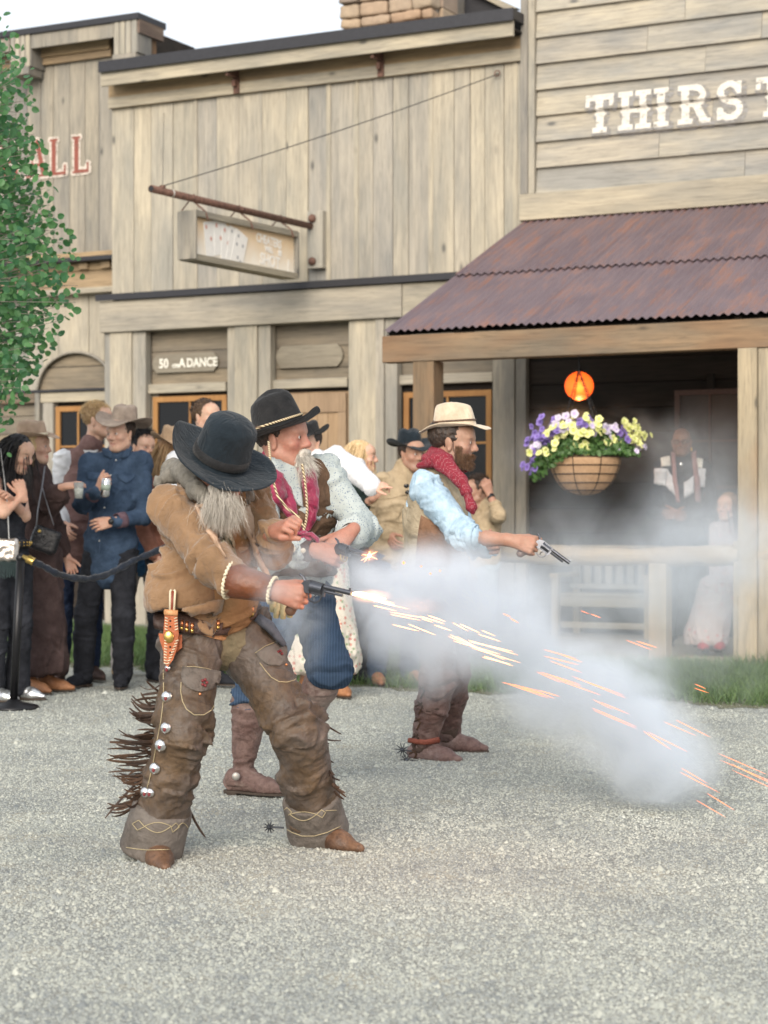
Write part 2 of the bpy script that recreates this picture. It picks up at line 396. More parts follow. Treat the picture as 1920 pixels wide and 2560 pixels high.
M['w_sign'] = wood('sign_board', (.29, .27, .23), (.21, .19, .16), 'x', .9)
M['bark'] = plain('bark', (.16, .15, .12), .9, bump=.4)
M['cap'] = plain('dark_flashing', (.030, .030, .035), .45, .3)
M['iron'] = plain('rusty_iron', (.14, .075, .055), .75, .3, bump=.3, var=.5)
M['blackmetal'] = plain('black_metal', (.012, .012, .014), .4, .4)
M['steel'] = plain('blued_steel', (.10, .105, .12), .3, .9)
M['silver'] = plain('silver_metal', (.7, .7, .7), .22, 1)
M['brass'] = plain('brass', (.62, .42, .13), .28, 1)
M['glass'] = NT('window_glass').out((.008, .009, .011), .12, spec=.28)
M['glass2'] = NT('dusty_window_glass').out((.012, .016, .022), .38, spec=.6)
M['dim'] = plain('dim_interior', (.02, .02, .022), .9)
M['whitepaint'] = plain('aged_white_paint', (.74, .71, .64), .8, var=.1)
# painted lettering: worn so that the wood shows through
def worn_paint(name, col, thr=.42):
    t = NT(name); n1 = t.noise(t.obj(rand=False, scale=(.35, 1, 1)), 38, 5, .75); a = t.ramp(n1, [(thr-.05, 0), (thr+.03, 1)])
    t.out(t.mix(t.noise(t.obj(rand=False), 9, 4), sc(col, .75), sc(col, 1.1)), .85, spec=.2, Alpha=a); return t.m
M['paint_white'] = worn_paint('worn_white_lettering', (.62, .59, .53), .41)
M['paint_shadow'] = worn_paint('worn_grey_lettering', (.27, .26, .25), .47)
M['paint_red'] = worn_paint('worn_red_lettering', (.25, .085, .065), .38)
M['paint_halo'] = worn_paint('worn_pale_edging', (.62, .55, .48), .46)
def rust_roof():
    t = NT('rusted_tin'); v = t.obj(scale=(1, .35, .35)); n1 = t.noise(v, 3.2, 5, .68, .5); n2 = t.noise(t.obj(scale=(1, .12, .12)), 16, 4, .7)
    c = t.mix(t.ramp(n1, [(.35, 0), (.7, 1)]), (.135, .10, .118), (.19, .145, .155))
    c = t.mix(t.ramp(n2, [(.50, 0), (.72, .8)]), c, (.27, .125, .08)); c = t.mix(t.ramp(n1, [(.56, 0), (.74, .5)]), c, (.30, .13, .07))
    t.bump(n2, .15, .004); return t.out(c, t.ramp(n1, [(.3, .38), (.7, .62)]), .35, .5)
M['rust'] = rust_roof()
def stone():
    t = NT('field_stone'); c = t.mix(t.noise(t.obj(), 6, 5, .7), (.22, .18, .15), (.46, .38, .30))
    c = t.mix(1.0, c, t.ramp(t.n('ObjectInfo').outputs['Random'], [(0, (.8, .8, .82)), (.4, (1.05, .88, .74)), (.8, (1, .98, .92)), (1, (1.1, 1, .85))]), 'MULTIPLY')
    t.bump(t.noise(t.obj(), 22, 5, .7), .6, .02); return t.out(c, .9, spec=.2)
M['stone'] = stone(); M['mortar'] = plain('mortar', (.2, .18, .155), .95)
def gravel():
    t = NT('gravel_ground'); v = t.n('Mapping', {'Vector': t.n('TexCoord').outputs['Object']}).outputs[0]
    vo = t.n('TexVoronoi', {'Vector': v, 'Scale': 95.0}); v2 = t.n('TexVoronoi', {'Vector': v, 'Scale': 42.0})
    c = t.ramp(t.n('SeparateColor', {0: vo.outputs['Color']}).outputs[0], [(0, (0.215, 0.226, 0.220)), (.25, (0.297, 0.310, 0.290)), (.5, (0.360, 0.372, 0.332)), (.75, (0.415, 0.424, 0.375)), (1, (0.473, 0.485, 0.434))], 'CONSTANT')
    c = t.mix(.35, c, t.ramp(t.n('SeparateColor', {0: v2.outputs['Color']}).outputs[0], [(0, (0.269, 0.288, 0.284)), (1, (0.462, 0.474, 0.418))]))
    c = t.mix(t.ramp(vo.outputs['Distance'], [(.35, 0), (.75, .65)]), c, (0.140, 0.135, 0.123))
    c = t.mix(t.ramp(t.noise(v, .55, 4, .6), [(.35, .0), (.7, .32)]), c, (0.462, 0.463, 0.391))
    c = t.mix(t.ramp(t.noise(v, 1.7, 4, .6), [(.45, .0), (.68, .45)]), c, (0.203, 0.208, 0.196)); c = t.mix(t.ramp(t.noise(v, 6.5, 5, .7), [(.52, .0), (.7, .5)]), c, (0.156, 0.164, 0.161)); c = t.mix(t.ramp(t.noise(v, 3.1, 4, .6), [(.55, .0), (.75, .5)]), c, (0.431, 0.383, 0.276))
    t.bump(t.math('MULTIPLY', vo.outputs['Distance'], -1), .8, .012); return t.out(c, .95, spec=.15)
M['gravel'] = gravel()
def pebble():
    t = NT('pebbles'); c = t.ramp(t.n('Attribute', attribute_name='tint').outputs['Fac'], [(0, (0.182, 0.197, 0.198)), (.3, (0.301, 0.316, 0.300)), (.6, (0.387, 0.400, 0.353)), (.85, (0.451, 0.456, 0.397)), (1, (0.538, 0.553, 0.498))])
    return t.out(c, .9, spec=.2)
M['pebble'] = pebble()
def blades(name, a, b):
    t = NT(name); at = t.n('Attribute', attribute_name='tint').outputs['Fac']
    return t.out(t.mix(at, a, b), .6, spec=.3, Subsurface_Weight=0.0)
M['grass'] = blades('grass_blades', (.045, .095, .03), (.14, .21, .075))
M['soil'] = plain('soil', (.12, .12, .07), .95)
def leafm(name, a, b):
    t = NT(name); r = t.n('ObjectInfo').outputs['Random']; n1 = t.n('Attribute', attribute_name='tint').outputs['Fac']
    c = t.mix(n1, a, b); t.out(c, .5, spec=.4); tr = t.n('BsdfTranslucent', {'Color': t.mix(.5, c, (.12, .3, .05))}); mx = t.n('MixShader', {0: .35, 1: t.b.outputs[0], 2: tr.outputs[0]})
    t.t.links.new(mx.outputs[0], t.t.nodes['Material Output'].inputs[0]); return t.m
M['leaf'] = leafm('aspen_leaf', (.028, .105, .05), (.09, .21, .075))
M['pleaf'] = leafm('petunia_leaf', (.05, .11, .035), (.12, .22, .07))
# ------------------------------------------------------------------ ground
def sheet(name, x0, x1, y0, y1, z, mat, nx=1, ny=1, **k):
    xs = np.linspace(x0, x1, nx+1); ys = np.linspace(y0, y1, ny+1); X, Y = np.meshgrid(xs, ys, indexing='ij')
    v = np.stack([X.ravel(), Y.ravel(), np.full(X.size, z)], 1); i = np.arange(nx*(ny+1)).reshape(nx, ny+1)[:, :-1].ravel()
    return link(name, mesh(v, np.stack([i, i+ny+1, i+ny+2, i+1], 1)), mat, kind='structure', **k)
sheet('gravel_ground', -900, 900, -900, 900, 0.0, M['gravel'])
rs = np.random.RandomState(5)
def localxy(X, Y): return (X-OX)*CT-(Y-OY)*ST, (X-OX)*ST+(Y-OY)*CT
FRX = np.array([-60, -5.2, -2.9, -.1, 2.5, 6]); FRY = np.array([-3.6, -3.8, -4.9, -5.9, -6.1, -6.2])  # front edge of the grass in the street-front frame
def edge_y(x): return np.interp(x, FRX, FRY)
def edge_w(lx): return .12*noise3(np.stack([lx*2.1, lx*0+.3, lx*0], 1))+.06*noise3(np.stack([lx*7, lx*0+.3, lx*0], 1))
n = 330000
Yp = 4.0+11.5*rs.rand(n)**1.15; Xp = (rs.rand(n)-.5)*(.44*Yp+1.8)
r = .0035+.005*rs.rand(n)**2; r[rs.rand(n) < .012] *= 2; r[rs.rand(n) < .002] *= 2.6; a = rs.rand(n)*6.28; zt = r*(.5+.6*rs.rand(n))
cc = np.stack([Xp, Yp, np.zeros(n)], 1); vs = []
for k in range(4):
    e = .75+.5*rs.rand(n); vs.append(cc+np.stack([np.cos(a+k*1.57)*r*e, np.sin(a+k*1.57)*r*e, -.001*np.ones(n)], 1))
vs.append(cc+np.stack([(rs.rand(n)-.5)*r, (rs.rand(n)-.5)*r, zt], 1))
v = np.stack(vs, 1).reshape(-1, 3); b = np.arange(n)*5
f = np.concatenate([np.stack([b+i, b+(i+1) % 4, b+4], 1) for i in range(4)])
o = link('loose_gravel', mesh(v, f), M['pebble'], label='fine blue-grey and tan loose gravel covering the street', cat='gravel', kind='stuff')
t = rs.rand(n)*.75+.12+.30*noise3(np.stack([Xp*2.3, Yp*1.6, Xp*0], 1))-.12*(noise3(np.stack([Xp*9, Yp*6, Xp*0+5], 1)) > .35); t = np.repeat(np.clip(t, 0, 1), 5); tint(o, np.stack([t, t, t], 1))
# grass verge
n = 130000; lx = rs.rand(n)*15-8.2; ey = edge_y(lx); ly = ey+(rs.rand(n)**.8)*np.minimum(-ey-.3, 3.0); ly = np.minimum(ly, -.9-1.9*(lx > -.3))
dn = noise3(np.stack([lx*1.3, ly*1.3, lx*0], 1))+.5*noise3(np.stack([lx*5, ly*5, lx*0+3], 1)); fromedge = ly-ey-edge_w(lx)*3
keep = (fromedge > 0) & (dn > -.75+.6*np.exp(-fromedge*3)); lx, ly, dn = lx[keep], ly[keep], dn[keep]; n = len(lx)
P = np.stack([OX+lx*CT+ly*ST, OY-lx*ST+ly*CT, 0*lx], 1)
v, f = ribbons(P, np.tile(V(0, 0, 1), (n, 1)), .07+.09*np.clip(dn+.4, 0, 1), .006, curl=.35, grav=.6, segs=2, seed=3, spread=.35)
o = link('verge_grass', mesh(v, f), M['grass'], label='rough green grass growing along the foot of the wooden fronts', cat='grass', kind='stuff')
t = np.repeat(rs.rand(n), len(v)//n); tint(o, np.stack([t, t, t], 1))
xs = np.linspace(-8.3, 7, 240); e = edge_y(xs)+edge_w(xs)*3+.08
vv = [l2w(x, y, .004) for x, y in zip(xs, e)]+[l2w(x, -.4, .004) for x in xs]; m = len(xs)
link('verge_soil', mesh(vv, np.array([(i, i+1, m+i+1, m+i) for i in range(m-1)])), M['soil'], kind='structure')

# ------------------------------------------------------------------ street front
def B(name, x0, x1, y0, y1, z0, z1, mat, parent, rot=None, **k):
    c = ((x0+x1)/2, (y0+y1)/2, (z0+z1)/2); hx, hy, hz = abs(x1-x0)/2, abs(y1-y0)/2, abs(z1-z0)/2
    m = MB(); bv = min(.004, hx*.2, hy*.2, hz*.2)
    if max(hx, hz) > .12 or True:     # front face set in slightly all round: soft arrises
        v = [(-hx, hy, -hz), (hx, hy, -hz), (hx, hy, hz), (-hx, hy, hz), (-hx, -hy+bv, -hz), (hx, -hy+bv, -hz), (hx, -hy+bv, hz), (-hx, -hy+bv, hz),
             (-hx+bv, -hy, -hz+bv), (hx-bv, -hy, -hz+bv), (hx-bv, -hy, hz-bv), (-hx+bv, -hy, hz-bv)]
        f = [(0, 3, 2, 1), (0, 1, 5, 4), (1, 2, 6, 5), (2, 3, 7, 6), (3, 0, 4, 7), (4, 5, 9, 8), (5, 6, 10, 9), (6, 7, 11, 10), (7, 4, 8, 11), (8, 9, 10, 11)]
        m.add(v, f)
    o = m.build(name, mat, parent, loc=c, **k)
    if rot: o.rotation_euler = rot
    return o
def Z(px, py, yl=0.0): return L(px, py, yl)[2]
def jit(s): return rnd.uniform(-s, s)
# ---- middle building
hall = front('plank_saloon', label='middle two-storey false-front building of pale vertical planks with a dark roof cap', cat='building')
zc, zl = 6.36, 3.70            # top of cap, top of ledge
edges = [281, 336, 379, 434, 492, 544, 596, 654, 717.5, 772.5, 825, 894, 934.5, 984, 1023, 1080, 1137, 1177, 1213.5, 1262, 1292, 1318]
for a, b in zip(edges, edges[1:]):
    x0, x1 = Lx(a), Lx(b)
    if rnd.random() < .3:      # a narrow lath lies over the joint
        B('batten', x1-.03, x1+.02, -.03-jit(.004), -.004, zl, 5.88, M['w_main'], hall)
    B('plank', x0+.003, x1-.003, -.012-rnd.uniform(0, .014), .03, zl-.02, 5.90, M['w_main'], hall)
B('backing', Lx(283), 0.0, .035, 1.2, 0.0, 6.05, M['w_dark'], hall)
B('frieze_board', Lx(281)-.01, 0.0, -.065, .03, 5.865, 6.12, M['w_cornice'], hall)
B('frieze_lath', Lx(281)-.006, 0.0, -.078, -.066, 5.862, 5.985, M['w_main_x'], hall)
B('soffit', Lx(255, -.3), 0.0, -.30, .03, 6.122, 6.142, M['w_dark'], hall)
B('cornice', Lx(252, -.33), 0.0, -.335, -.302, 6.055, 6.215, M['w_main_x'], hall)
B('roof_cap', Lx(247, -.36), .02, -.37, .25, 6.218, 6.32, M['cap'], hall)
B('cap_rim', Lx(247, -.37), .02, -.385, -.372, 6.200, 6.325, M['cap'], hall)
for px in (578, 940):
    br = MB(); x = Lx(px, -.2)
    br.box((x-.02, -.29, 6.02), (x+.02, -.07, 6.118)); br.box((x-.035, -.10, 5.86), (x+.035, -.08, 6.03)); br.box((x-.02, -.16, 5.93), (x+.02, -.10, 6.0))
    br.build('bracket', M['iron'], hall)
B('ledge_flashing', Lx(240, -.2), 0.0, -.22, .02, zl-.008, zl+.03, M['cap'], hall)
B('ledge_lip', Lx(240, -.22), 0.0, -.235, -.222, zl-.045, zl+.022, M['cap'], hall)
B('beam', Lx(249, -.19), Lx(1004, -.19)-.003, -.19, .02, 3.30, zl-.05, M['w_main_x'], hall)
B('beam', Lx(1004, -.19)+.003, 0.0, -.18, .02, 3.30, zl-.05, M['w_main_x'], hall)
def column(pxs, mat=None, y=-.13):
    for i, (a, b) in enumerate(zip(pxs, pxs[1:])):
        B('column_board', Lx(a, y)+.002, Lx(b, y)-.002, y-(0.0 if i % 2 == 0 else .022), -.02, .0, 3.296, mat or M['w_main'], hall)
column([261, 277, 331, 364]); column([568, 588, 645, 676]); column([871, 940, 962, 993])
def panel(a, b, zs, y=.02, mat=None, nm='panel_board'):
    for z0, z1 in zip(zs, zs[1:]): B(nm, Lx(a)-.03, Lx(b)+.03, y-rnd.uniform(0, .012), y+.03, z0+.003, z1-.003, mat or M['w_panel'], hall)
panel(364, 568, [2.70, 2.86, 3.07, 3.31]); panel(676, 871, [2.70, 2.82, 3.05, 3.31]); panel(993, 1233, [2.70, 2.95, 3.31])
for a, b in ((364, 568), (676, 871), (993, 1233)):
    B('lintel_ledge', Lx(a)-.02, Lx(b)+.02, -.07, .05, 2.60, 2.70, M['w_main_x'], hall)
B('panel_board', Lx(364)-.03, Lx(390)+.02, .02, .05, 0, 2.598, M['w_grey'], hall)
def window(par, x0, x1, z0, z1, y, cols, rows, fmat, fw=.06, name='window', mw=.022, gl='glass'):
    m = MB(); m.box((x0, y-.03, z0), (x1, y+.02, z0+fw)); m.box((x0, y-.03, z1-fw), (x1, y+.02, z1)); m.box((x0, y-.028, z0+fw), (x0+fw, y+.02, z1-fw)); m.box((x1-fw, y-.028, z0+fw), (x1, y+.02, z1-fw))
    fr = m.build(name, fmat, par)
    m = MB()
    for c in range(1, cols): x = x0+fw+(x1-x0-2*fw)*c/cols; m.box((x-mw/2, y-.018, z0+fw), (x+mw/2, y+.01, z1-fw))
    for r_ in range(1, rows): z = z0+fw+(z1-z0-2*fw)*r_/rows; m.box((x0+fw, y-.016, z-mw/2), (x1-fw, y+.008, z+mw/2))
    if cols*rows > 1: m.build('muntin', fmat, fr)
    for c in range(cols):
        for r_ in range(rows):
            m = MB(); xa = x0+fw+(x1-x0-2*fw)*c/cols; xb = x0+fw+(x1-x0-2*fw)*(c+1)/cols; za = z0+fw+(z1-z0-2*fw)*r_/rows; zb = z0+fw+(z1-z0-2*fw)*(r_+1)/rows
            m.box((xa, y, za), (xb, y+.006, zb)); m.build('pane', M[gl], fr)
    return fr
window(hall, Lx(388), Lx(568)+.02, 1.1, 2.56, -.02, 2, 2, M['w_orange'])
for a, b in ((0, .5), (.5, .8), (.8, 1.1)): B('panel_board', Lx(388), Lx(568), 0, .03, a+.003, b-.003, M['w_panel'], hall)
B('door_jamb', Lx(676), Lx(694), -.05, .03, 0, 2.598, M['w_brownz'], hall)
dr = B('door', Lx(694)+.004, Lx(871)-.002, .01, .03, 0.05, 2.56, M['w_door'], hall)
def DB(x0, x1, z0, z1, y=-.02):
    o = B('door_board', x0, x1, y, y+.025, z0, z1, M['w_door'], None); c = V(*o.location)-V(*dr.location); o.parent = dr; o.location = c
xa, xb = Lx(696), Lx(869)
for k in range(5): DB(xa+.1+(xb-xa-.2)*k/5+.003, xa+.1+(xb-xa-.2)*(k+1)/5-.003, .1, 2.33, -.018)
DB(xa, xb, 2.335, 2.54, -.04); DB(xa, xa+.098, .1, 2.333, -.04); DB(xb-.098, xb, .1, 2.333, -.04)
window(hall, Lx(1014), Lx(1233), .95, 2.52, -.02, 2, 3, M['w_orange'])
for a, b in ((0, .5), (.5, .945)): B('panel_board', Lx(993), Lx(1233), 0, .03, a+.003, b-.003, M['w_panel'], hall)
for a, b in ((1233, 1252), (1252, 1290), (1290, 1317)):
    B('column_board', Lx(a, -.1)+.002, Lx(b, -.1)-.002, -.14 if a == 1252 else -.12, .03, .05, 2.95-jit(.06), M['w_grey'], hall)
# boards nailed on the wall with painted words
def pill(px0, px1, z0, z1, y, label, words=None):
    x0, x1 = Lx(px0, y), Lx(px1, y); h = z1-z0; c = h*.30
    pl = [(x0+c, z0), (x1-c, z0), (x1-.02, z0+c*.8), (x1, z0+h*.5), (x1-.02, z1-c*.8), (x1-c, z1), (x0+c, z1), (x0+.02, z1-c*.8), (x0, z0+h*.5), (x0+.02, z0+c*.8)]
    t = front('wall_sign', label=label, cat='sign'); m = MB(); m.prism([(a, b) for a, b in pl], y-.025, y+.02); m.build('board', M['w_sign'], t)
    return t, x0, x1
def text(par, s, x, y, z, size, mat, face='front', name='lettering', sx=1.0, ext=.0015, bold=.0, rz=0, align='LEFT', tilt=0):
    cu = bpy.data.curves.new('t', 'FONT'); cu.body = s; cu.size = size; cu.extrude = ext; cu.offset = bold; cu.resolution_u = 3; cu.align_x = align; cu.space_character = 1.0
    tmp = bpy.data.objects.new('t', cu); COL.objects.link(tmp); me = bpy.data.meshes.new_from_object(tmp.evaluated_get(bpy.context.evaluated_depsgraph_get())); bpy.data.objects.remove(tmp)
    me.transform(Matrix.Translation((x, y, z)) @ Matrix.Rotation(rz, 4, 'Z') @ Matrix.Rotation(R(90), 4, 'X') @ Matrix.Rotation(tilt, 4, 'Z') @ Matrix.Diagonal((sx, 1, 1, 1)))
    me.materials.clear(); return link(name, me, mat, par)
M['chalk'] = plain('chalky_letters', (.66, .64, .57), .9, var=.15)
z0 = Z(460, 930, -.03); z1 = Z(460, 884, -.03)
t, x0, x1 = pill(383, 548, z0, z1, -.005, 'carved wall board reading 50 CTS. A DANCE above the first window')
zt = z0+.055
for s, fx, sz in (('50', .11, .145), ('CTS.', .315, .050), ('A', .415, .14), ('DANCE', .53, .135)):
    text(t, s, x0+(x1-x0)*fx, -.033, zt, sz, M['chalk'], bold=.004, sx=.88 if sz > .1 else 1)
pill(692, 860, Z(775, 918, -.03), Z(775, 862, -.03), -.005, 'blank weathered wall board above the brown door')

# ---- painted capitals as worn paint laid over the boards
def stroke_mask(strokes):
    'strokes: (x0,z0,x1,z1,w) bars or ("arc",cx,cz,rx,rz,a0,a1,w) in a unit-height box'
    def f(x, z):
        ins = np.zeros(x.shape, bool)
        for s in strokes:
            if s[0] == 'arc':
                _, cx, cz, rx, rz, a0, a1, w_ = s
                for i in range(16):
                    t0 = R(a0+(a1-a0)*i/16); t1 = R(a0+(a1-a0)*(i+1)/16)
                    ins |= seg(x, z, cx+rx*math.cos(t0), cz+rz*math.sin(t0), cx+rx*math.cos(t1), cz+rz*math.sin(t1), w_)
            elif s[0] == 'dia': ins |= (np.abs(x-s[1])/s[3]+np.abs(z-s[2])/s[4]) < 1
            elif s[0] == 'box': ins |= (x > s[1]) & (x < s[3]) & (z > s[2]) & (z < s[4])
            else: ins |= seg(x, z, *s)
        return ins
    def seg(x, z, x0, z0, x1, z1, w_):
        dx, dz = x1-x0, z1-z0; l = dx*dx+dz*dz+1e-9; t = np.clip(((x-x0)*dx+(z-z0)*dz)/l, 0, 1)
        return (x-x0-dx*t)**2+(z-z0-dz*t)**2 < (w_/2)**2
    return f
def stem(x, w_=.2, ser=.11): return [('box', x-w_/2, 0, x+w_/2, 1), ('box', x-w_/2-ser, 0, x+w_/2+ser, .13), ('box', x-w_/2-ser, .87, x+w_/2+ser, 1), ('dia', x, .5, .19, .13)]
WEST = {
 'T': (.78, stem(.39)+[('box', 0, .84, .78, 1), ('box', 0, .68, .12, 1), ('box', .66, .68, .78, 1)]),
 'H': (.95, stem(.23)+stem(.72)+[('box', .2, .44, .75, .57)]),
 'I': (.46, stem(.23)),
 'R': (.90, stem(.23)+[('box', .2, .87, .55, 1), ('arc', .5, .72, .2, .2, -90, 90, .17), ('box', .2, .44, .55, .56), (.5, .48, .72, .1, .2), ('box', .6, 0, .9, .12)]),
 'S': (.76, [('arc', .38, .72, .24, .2, 10, 270, .17), ('arc', .38, .29, .26, .21, -170, 90, .18), ('box', .58, .66, .70, .98), ('box', .04, .02, .16, .34)]),
 'Y': (.8, [('box', 0, .87, .3, 1), ('box', .5, .87, .8, 1), (.13, .95, .4, .5, .19), (.67, .95, .4, .5, .19), ('box', .3, 0, .5, .5), ('box', .2, 0, .6, .13)]),
}
def thin(x): return [('box', x-.075, 0, x+.075, 1), ('box', x-.15, 0, x+.15, .06), ('box', x-.15, .94, x+.15, 1)]
SERIF = {'H': (.8, thin(.17)+thin(.63)+[('box', .17, .46, .63, .53)]),
 'A': (.86, [(.16, .03, .40, .96, .06), (.44, .96, .68, .04, .16), ('box', .22, .3, .6, .37), ('box', .02, 0, .3, .06), ('box', .5, 0, .86, .06)]),
 'L': (.66, thin(.19)+[('box', .19, 0, .64, .09), ('box', .56, 0, .64, .27)])}
def paint_letter(strokes, wd, x0, z0, h, sx, yfun, par, mat, name, grow=0.0, dx=0, dz=0, res=.009, slope=0):
    g = grow; nx = int((wd*h*sx+2*g)/res)+2; nz = int((h+2*g)/res)+2
    xs = -g+np.arange(nx)*res; zs = -g+np.arange(nz)*res; Xc, Zc = np.meshgrid(xs+res/2, zs+res/2, indexing='ij'); f = stroke_mask(strokes); ins = f(Xc/(h*sx), Zc/h)
    if g:
        for a in range(8): ins |= f((Xc+g*math.cos(a*.785))/(h*sx), (Zc+g*math.sin(a*.785))/h)
    ij = np.argwhere(ins); Vx, Vz = np.meshgrid(np.arange(nx+1)*res-g, np.arange(nz+1)*res-g, indexing='ij')
    wx = x0+dx+Vx; wz = z0+dz+Vz+slope*wx; v = np.stack([wx.ravel(), yfun(wx, wz).ravel(), wz.ravel()], 1)
    fidx = ij[:, 0]*(nz+1)+ij[:, 1]; q = np.stack([fidx, fidx+nz+1, fidx+nz+2, fidx+1], 1); u, inv = np.unique(q, return_inverse=True)
    return link(name, mesh(v[u], inv.reshape(q.shape)), mat, par)

# ---- right building: lapped boards, tin porch roof
thirst = front('clapboard_store', label='right two-storey building of wide lapped boards with THIRST painted on it', cat='building')
ex = .2645; zb0 = 4.492; y_top, y_bot = -.012, -.055
def clap_y(x, z):
    t = ((z-zb0)/ex) % 1.0; return y_bot+(y_top-y_bot)*t-.006
XR = 4.6
for k in range(8):
    z = zb0+k*ex; brk = [.13]+sorted([rnd.uniform(.9, 1.8), rnd.uniform(2.3, 3.3)] if k % 2 else [rnd.uniform(1.6, 2.4)])+[XR]
    for a, b in zip(brk, brk[1:]):
        m = MB(); hx = (b-a)/2-.002; hz = ex/2; m.add([(-hx, y_bot, -hz), (hx, y_bot, -hz), (hx, y_top, hz), (-hx, y_top, hz), (-hx, .03, -hz), (hx, .03, -hz), (hx, .03, hz), (-hx, .03, hz)],
              [(0, 1, 2, 3), (4, 7, 6, 5), (0, 4, 5, 1), (3, 2, 6, 7), (0, 3, 7, 4), (1, 5, 6, 2)])
        m.build('clapboard', M['w_clap'], thirst, loc=((a+b)/2, jit(.003), z+hz))
B('corner_board', -.02, .055, -.10, .05, zb0+.003, 6.62, M['w_grey'], thirst)
B('corner_board', .057, .125, -.085, .05, zb0+.003, 6.62, M['w_main'], thirst)
B('sill_board', -.03, XR, -.11, .05, 4.225, zb0, M['w_main_x'], thirst)
B('backing', .0, XR, .052, 1.2, 0, 6.62, M['w_dark'], thirst)
hL = 5.345-4.955
for (c, px) in zip('THIRST', (1464, 1543, 1632, 1692, 1788, 1890)):
    wd, st = WEST[c]; x0 = Lx(px, -.05); zb = Z(1464, 328, -.05)-.03; hh = .385
    paint_letter(st, wd, x0+.02, zb-.025, hh, .98, clap_y, thirst, M['paint_shadow'], 'letter_shadow', grow=.028, slope=0)
    paint_letter(st, wd, x0, zb, hh, .98, lambda x, z: clap_y(x, z)-.003, thirst, M['paint_white'], 'letter')
# porch
WE, zE, zW = -3.22, 2.83, 4.205
def roof_pt(x, s): y = WE*(1-s)+(-.06)*s; return y, zE*(1-s)+zW*s
def roof_sheet(x0, x1, s0, s1, lift, rag=0):
    n = int((x1-x0)/.0125)+1; xs = np.linspace(x0, x1, n); ss = np.linspace(s0, s1, 9); v = []; nn = V(0, -(zW-zE), -(WE+.06)); nn = nn/np.linalg.norm(nn)
    if nn[2] < 0: nn = -nn
    rg = noise3(np.stack([xs*9, xs*0+s0, xs*0], 1)); big = noise3(np.stack([xs*1.2, xs*0+5, xs*0], 1))
    for s in ss:
        for i, x in enumerate(xs):
            s_ = s
            if rag and s == ss[0]: s_ = s+max(0, rg[i])*.012+max(0, big[i]-.25)*.05
            y, z = roof_pt(x, s_); hgt = .011*math.sin(x*2*math.pi/.076)+lift+.006*noise3(np.array([[x*1.1, s_*3, 1.7]]))[0]
            v.append((x, y+nn[1]*hgt, z+nn[2]*hgt))
    f = [(j*n+i, j*n+i+1, (j+1)*n+i+1, (j+1)*n+i) for j in range(8) for i in range(n-1)]
    o = link('roof_sheet', mesh(v, np.array(f)), M['rust'], thirst, smooth=True); return o
xs = [-.02+k*.66 for k in range(8)]
for i, (a, b) in enumerate(zip(xs, xs[1:])):
    roof_sheet(a, b+.03, 0, .50, .0+.002*(i % 2), rag=1); roof_sheet(a, b+.03, .465, 1, .016+.002*(i % 2))
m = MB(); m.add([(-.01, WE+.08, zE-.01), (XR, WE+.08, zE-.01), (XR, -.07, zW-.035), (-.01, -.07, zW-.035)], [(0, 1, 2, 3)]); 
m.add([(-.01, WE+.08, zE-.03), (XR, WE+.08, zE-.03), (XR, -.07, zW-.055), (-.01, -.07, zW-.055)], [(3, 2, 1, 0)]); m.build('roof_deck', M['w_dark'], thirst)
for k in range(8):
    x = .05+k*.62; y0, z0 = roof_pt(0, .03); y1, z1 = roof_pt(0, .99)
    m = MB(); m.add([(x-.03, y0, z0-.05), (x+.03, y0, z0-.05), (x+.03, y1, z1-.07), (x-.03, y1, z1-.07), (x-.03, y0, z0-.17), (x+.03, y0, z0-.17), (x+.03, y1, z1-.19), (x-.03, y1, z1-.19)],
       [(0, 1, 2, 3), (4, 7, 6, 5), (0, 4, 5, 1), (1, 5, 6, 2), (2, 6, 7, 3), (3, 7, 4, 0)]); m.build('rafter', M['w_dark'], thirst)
yb = -3.13
B('beam', Lx(955, yb-.07), XR, yb-.07, yb+.09, 2.56, 2.79, M['w_brown'], thirst)
def post(px0, px1, yb_, mat, zt=2.558, z0=.0):
    x0, x1 = Lx(px0, yb_), Lx(px1, yb_); B('post', x0, x1, yb_, yb_+(x1-x0), z0, zt, mat, thirst)
post(1032, 1084, yb-.06, M['w_brownz']); 
xp = Lx(1846, yb-.06); B('post', xp, xp+.155, yb-.08, yb+.07, .04, 2.558, M['w_postz'], thirst); B('post_board', xp+.158, xp+.36, yb-.05, yb+.05, .04, 2.558, M['w_postz'], thirst)
B('post_foot_board', xp-.05, xp+.02-.022, yb-.04, yb+.06, .04, 1.02, M['w_postz'], thirst)
# porch floor boards
for k in range(12):
    y0 = -3.2+k*.265; B('floor_board', -.05, XR, y0, y0+.258, -.05, .045+jit(.002), M['w_main_x'], thirst)
# porch back wall
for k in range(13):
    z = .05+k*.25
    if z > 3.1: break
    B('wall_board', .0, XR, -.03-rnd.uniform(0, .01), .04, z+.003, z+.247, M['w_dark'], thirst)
B('door_jamb', 1.93, 2.0, -.075, -.035, .05, 2.6, M['w_dark'], thirst)
window(thirst, Lx(1690, -.06), Lx(1880, -.06)+.25, 1.0, 2.45, -.08, 3, 3, plain('dark_frame', (.09, .05, .04), .6), .05, gl='glass2')

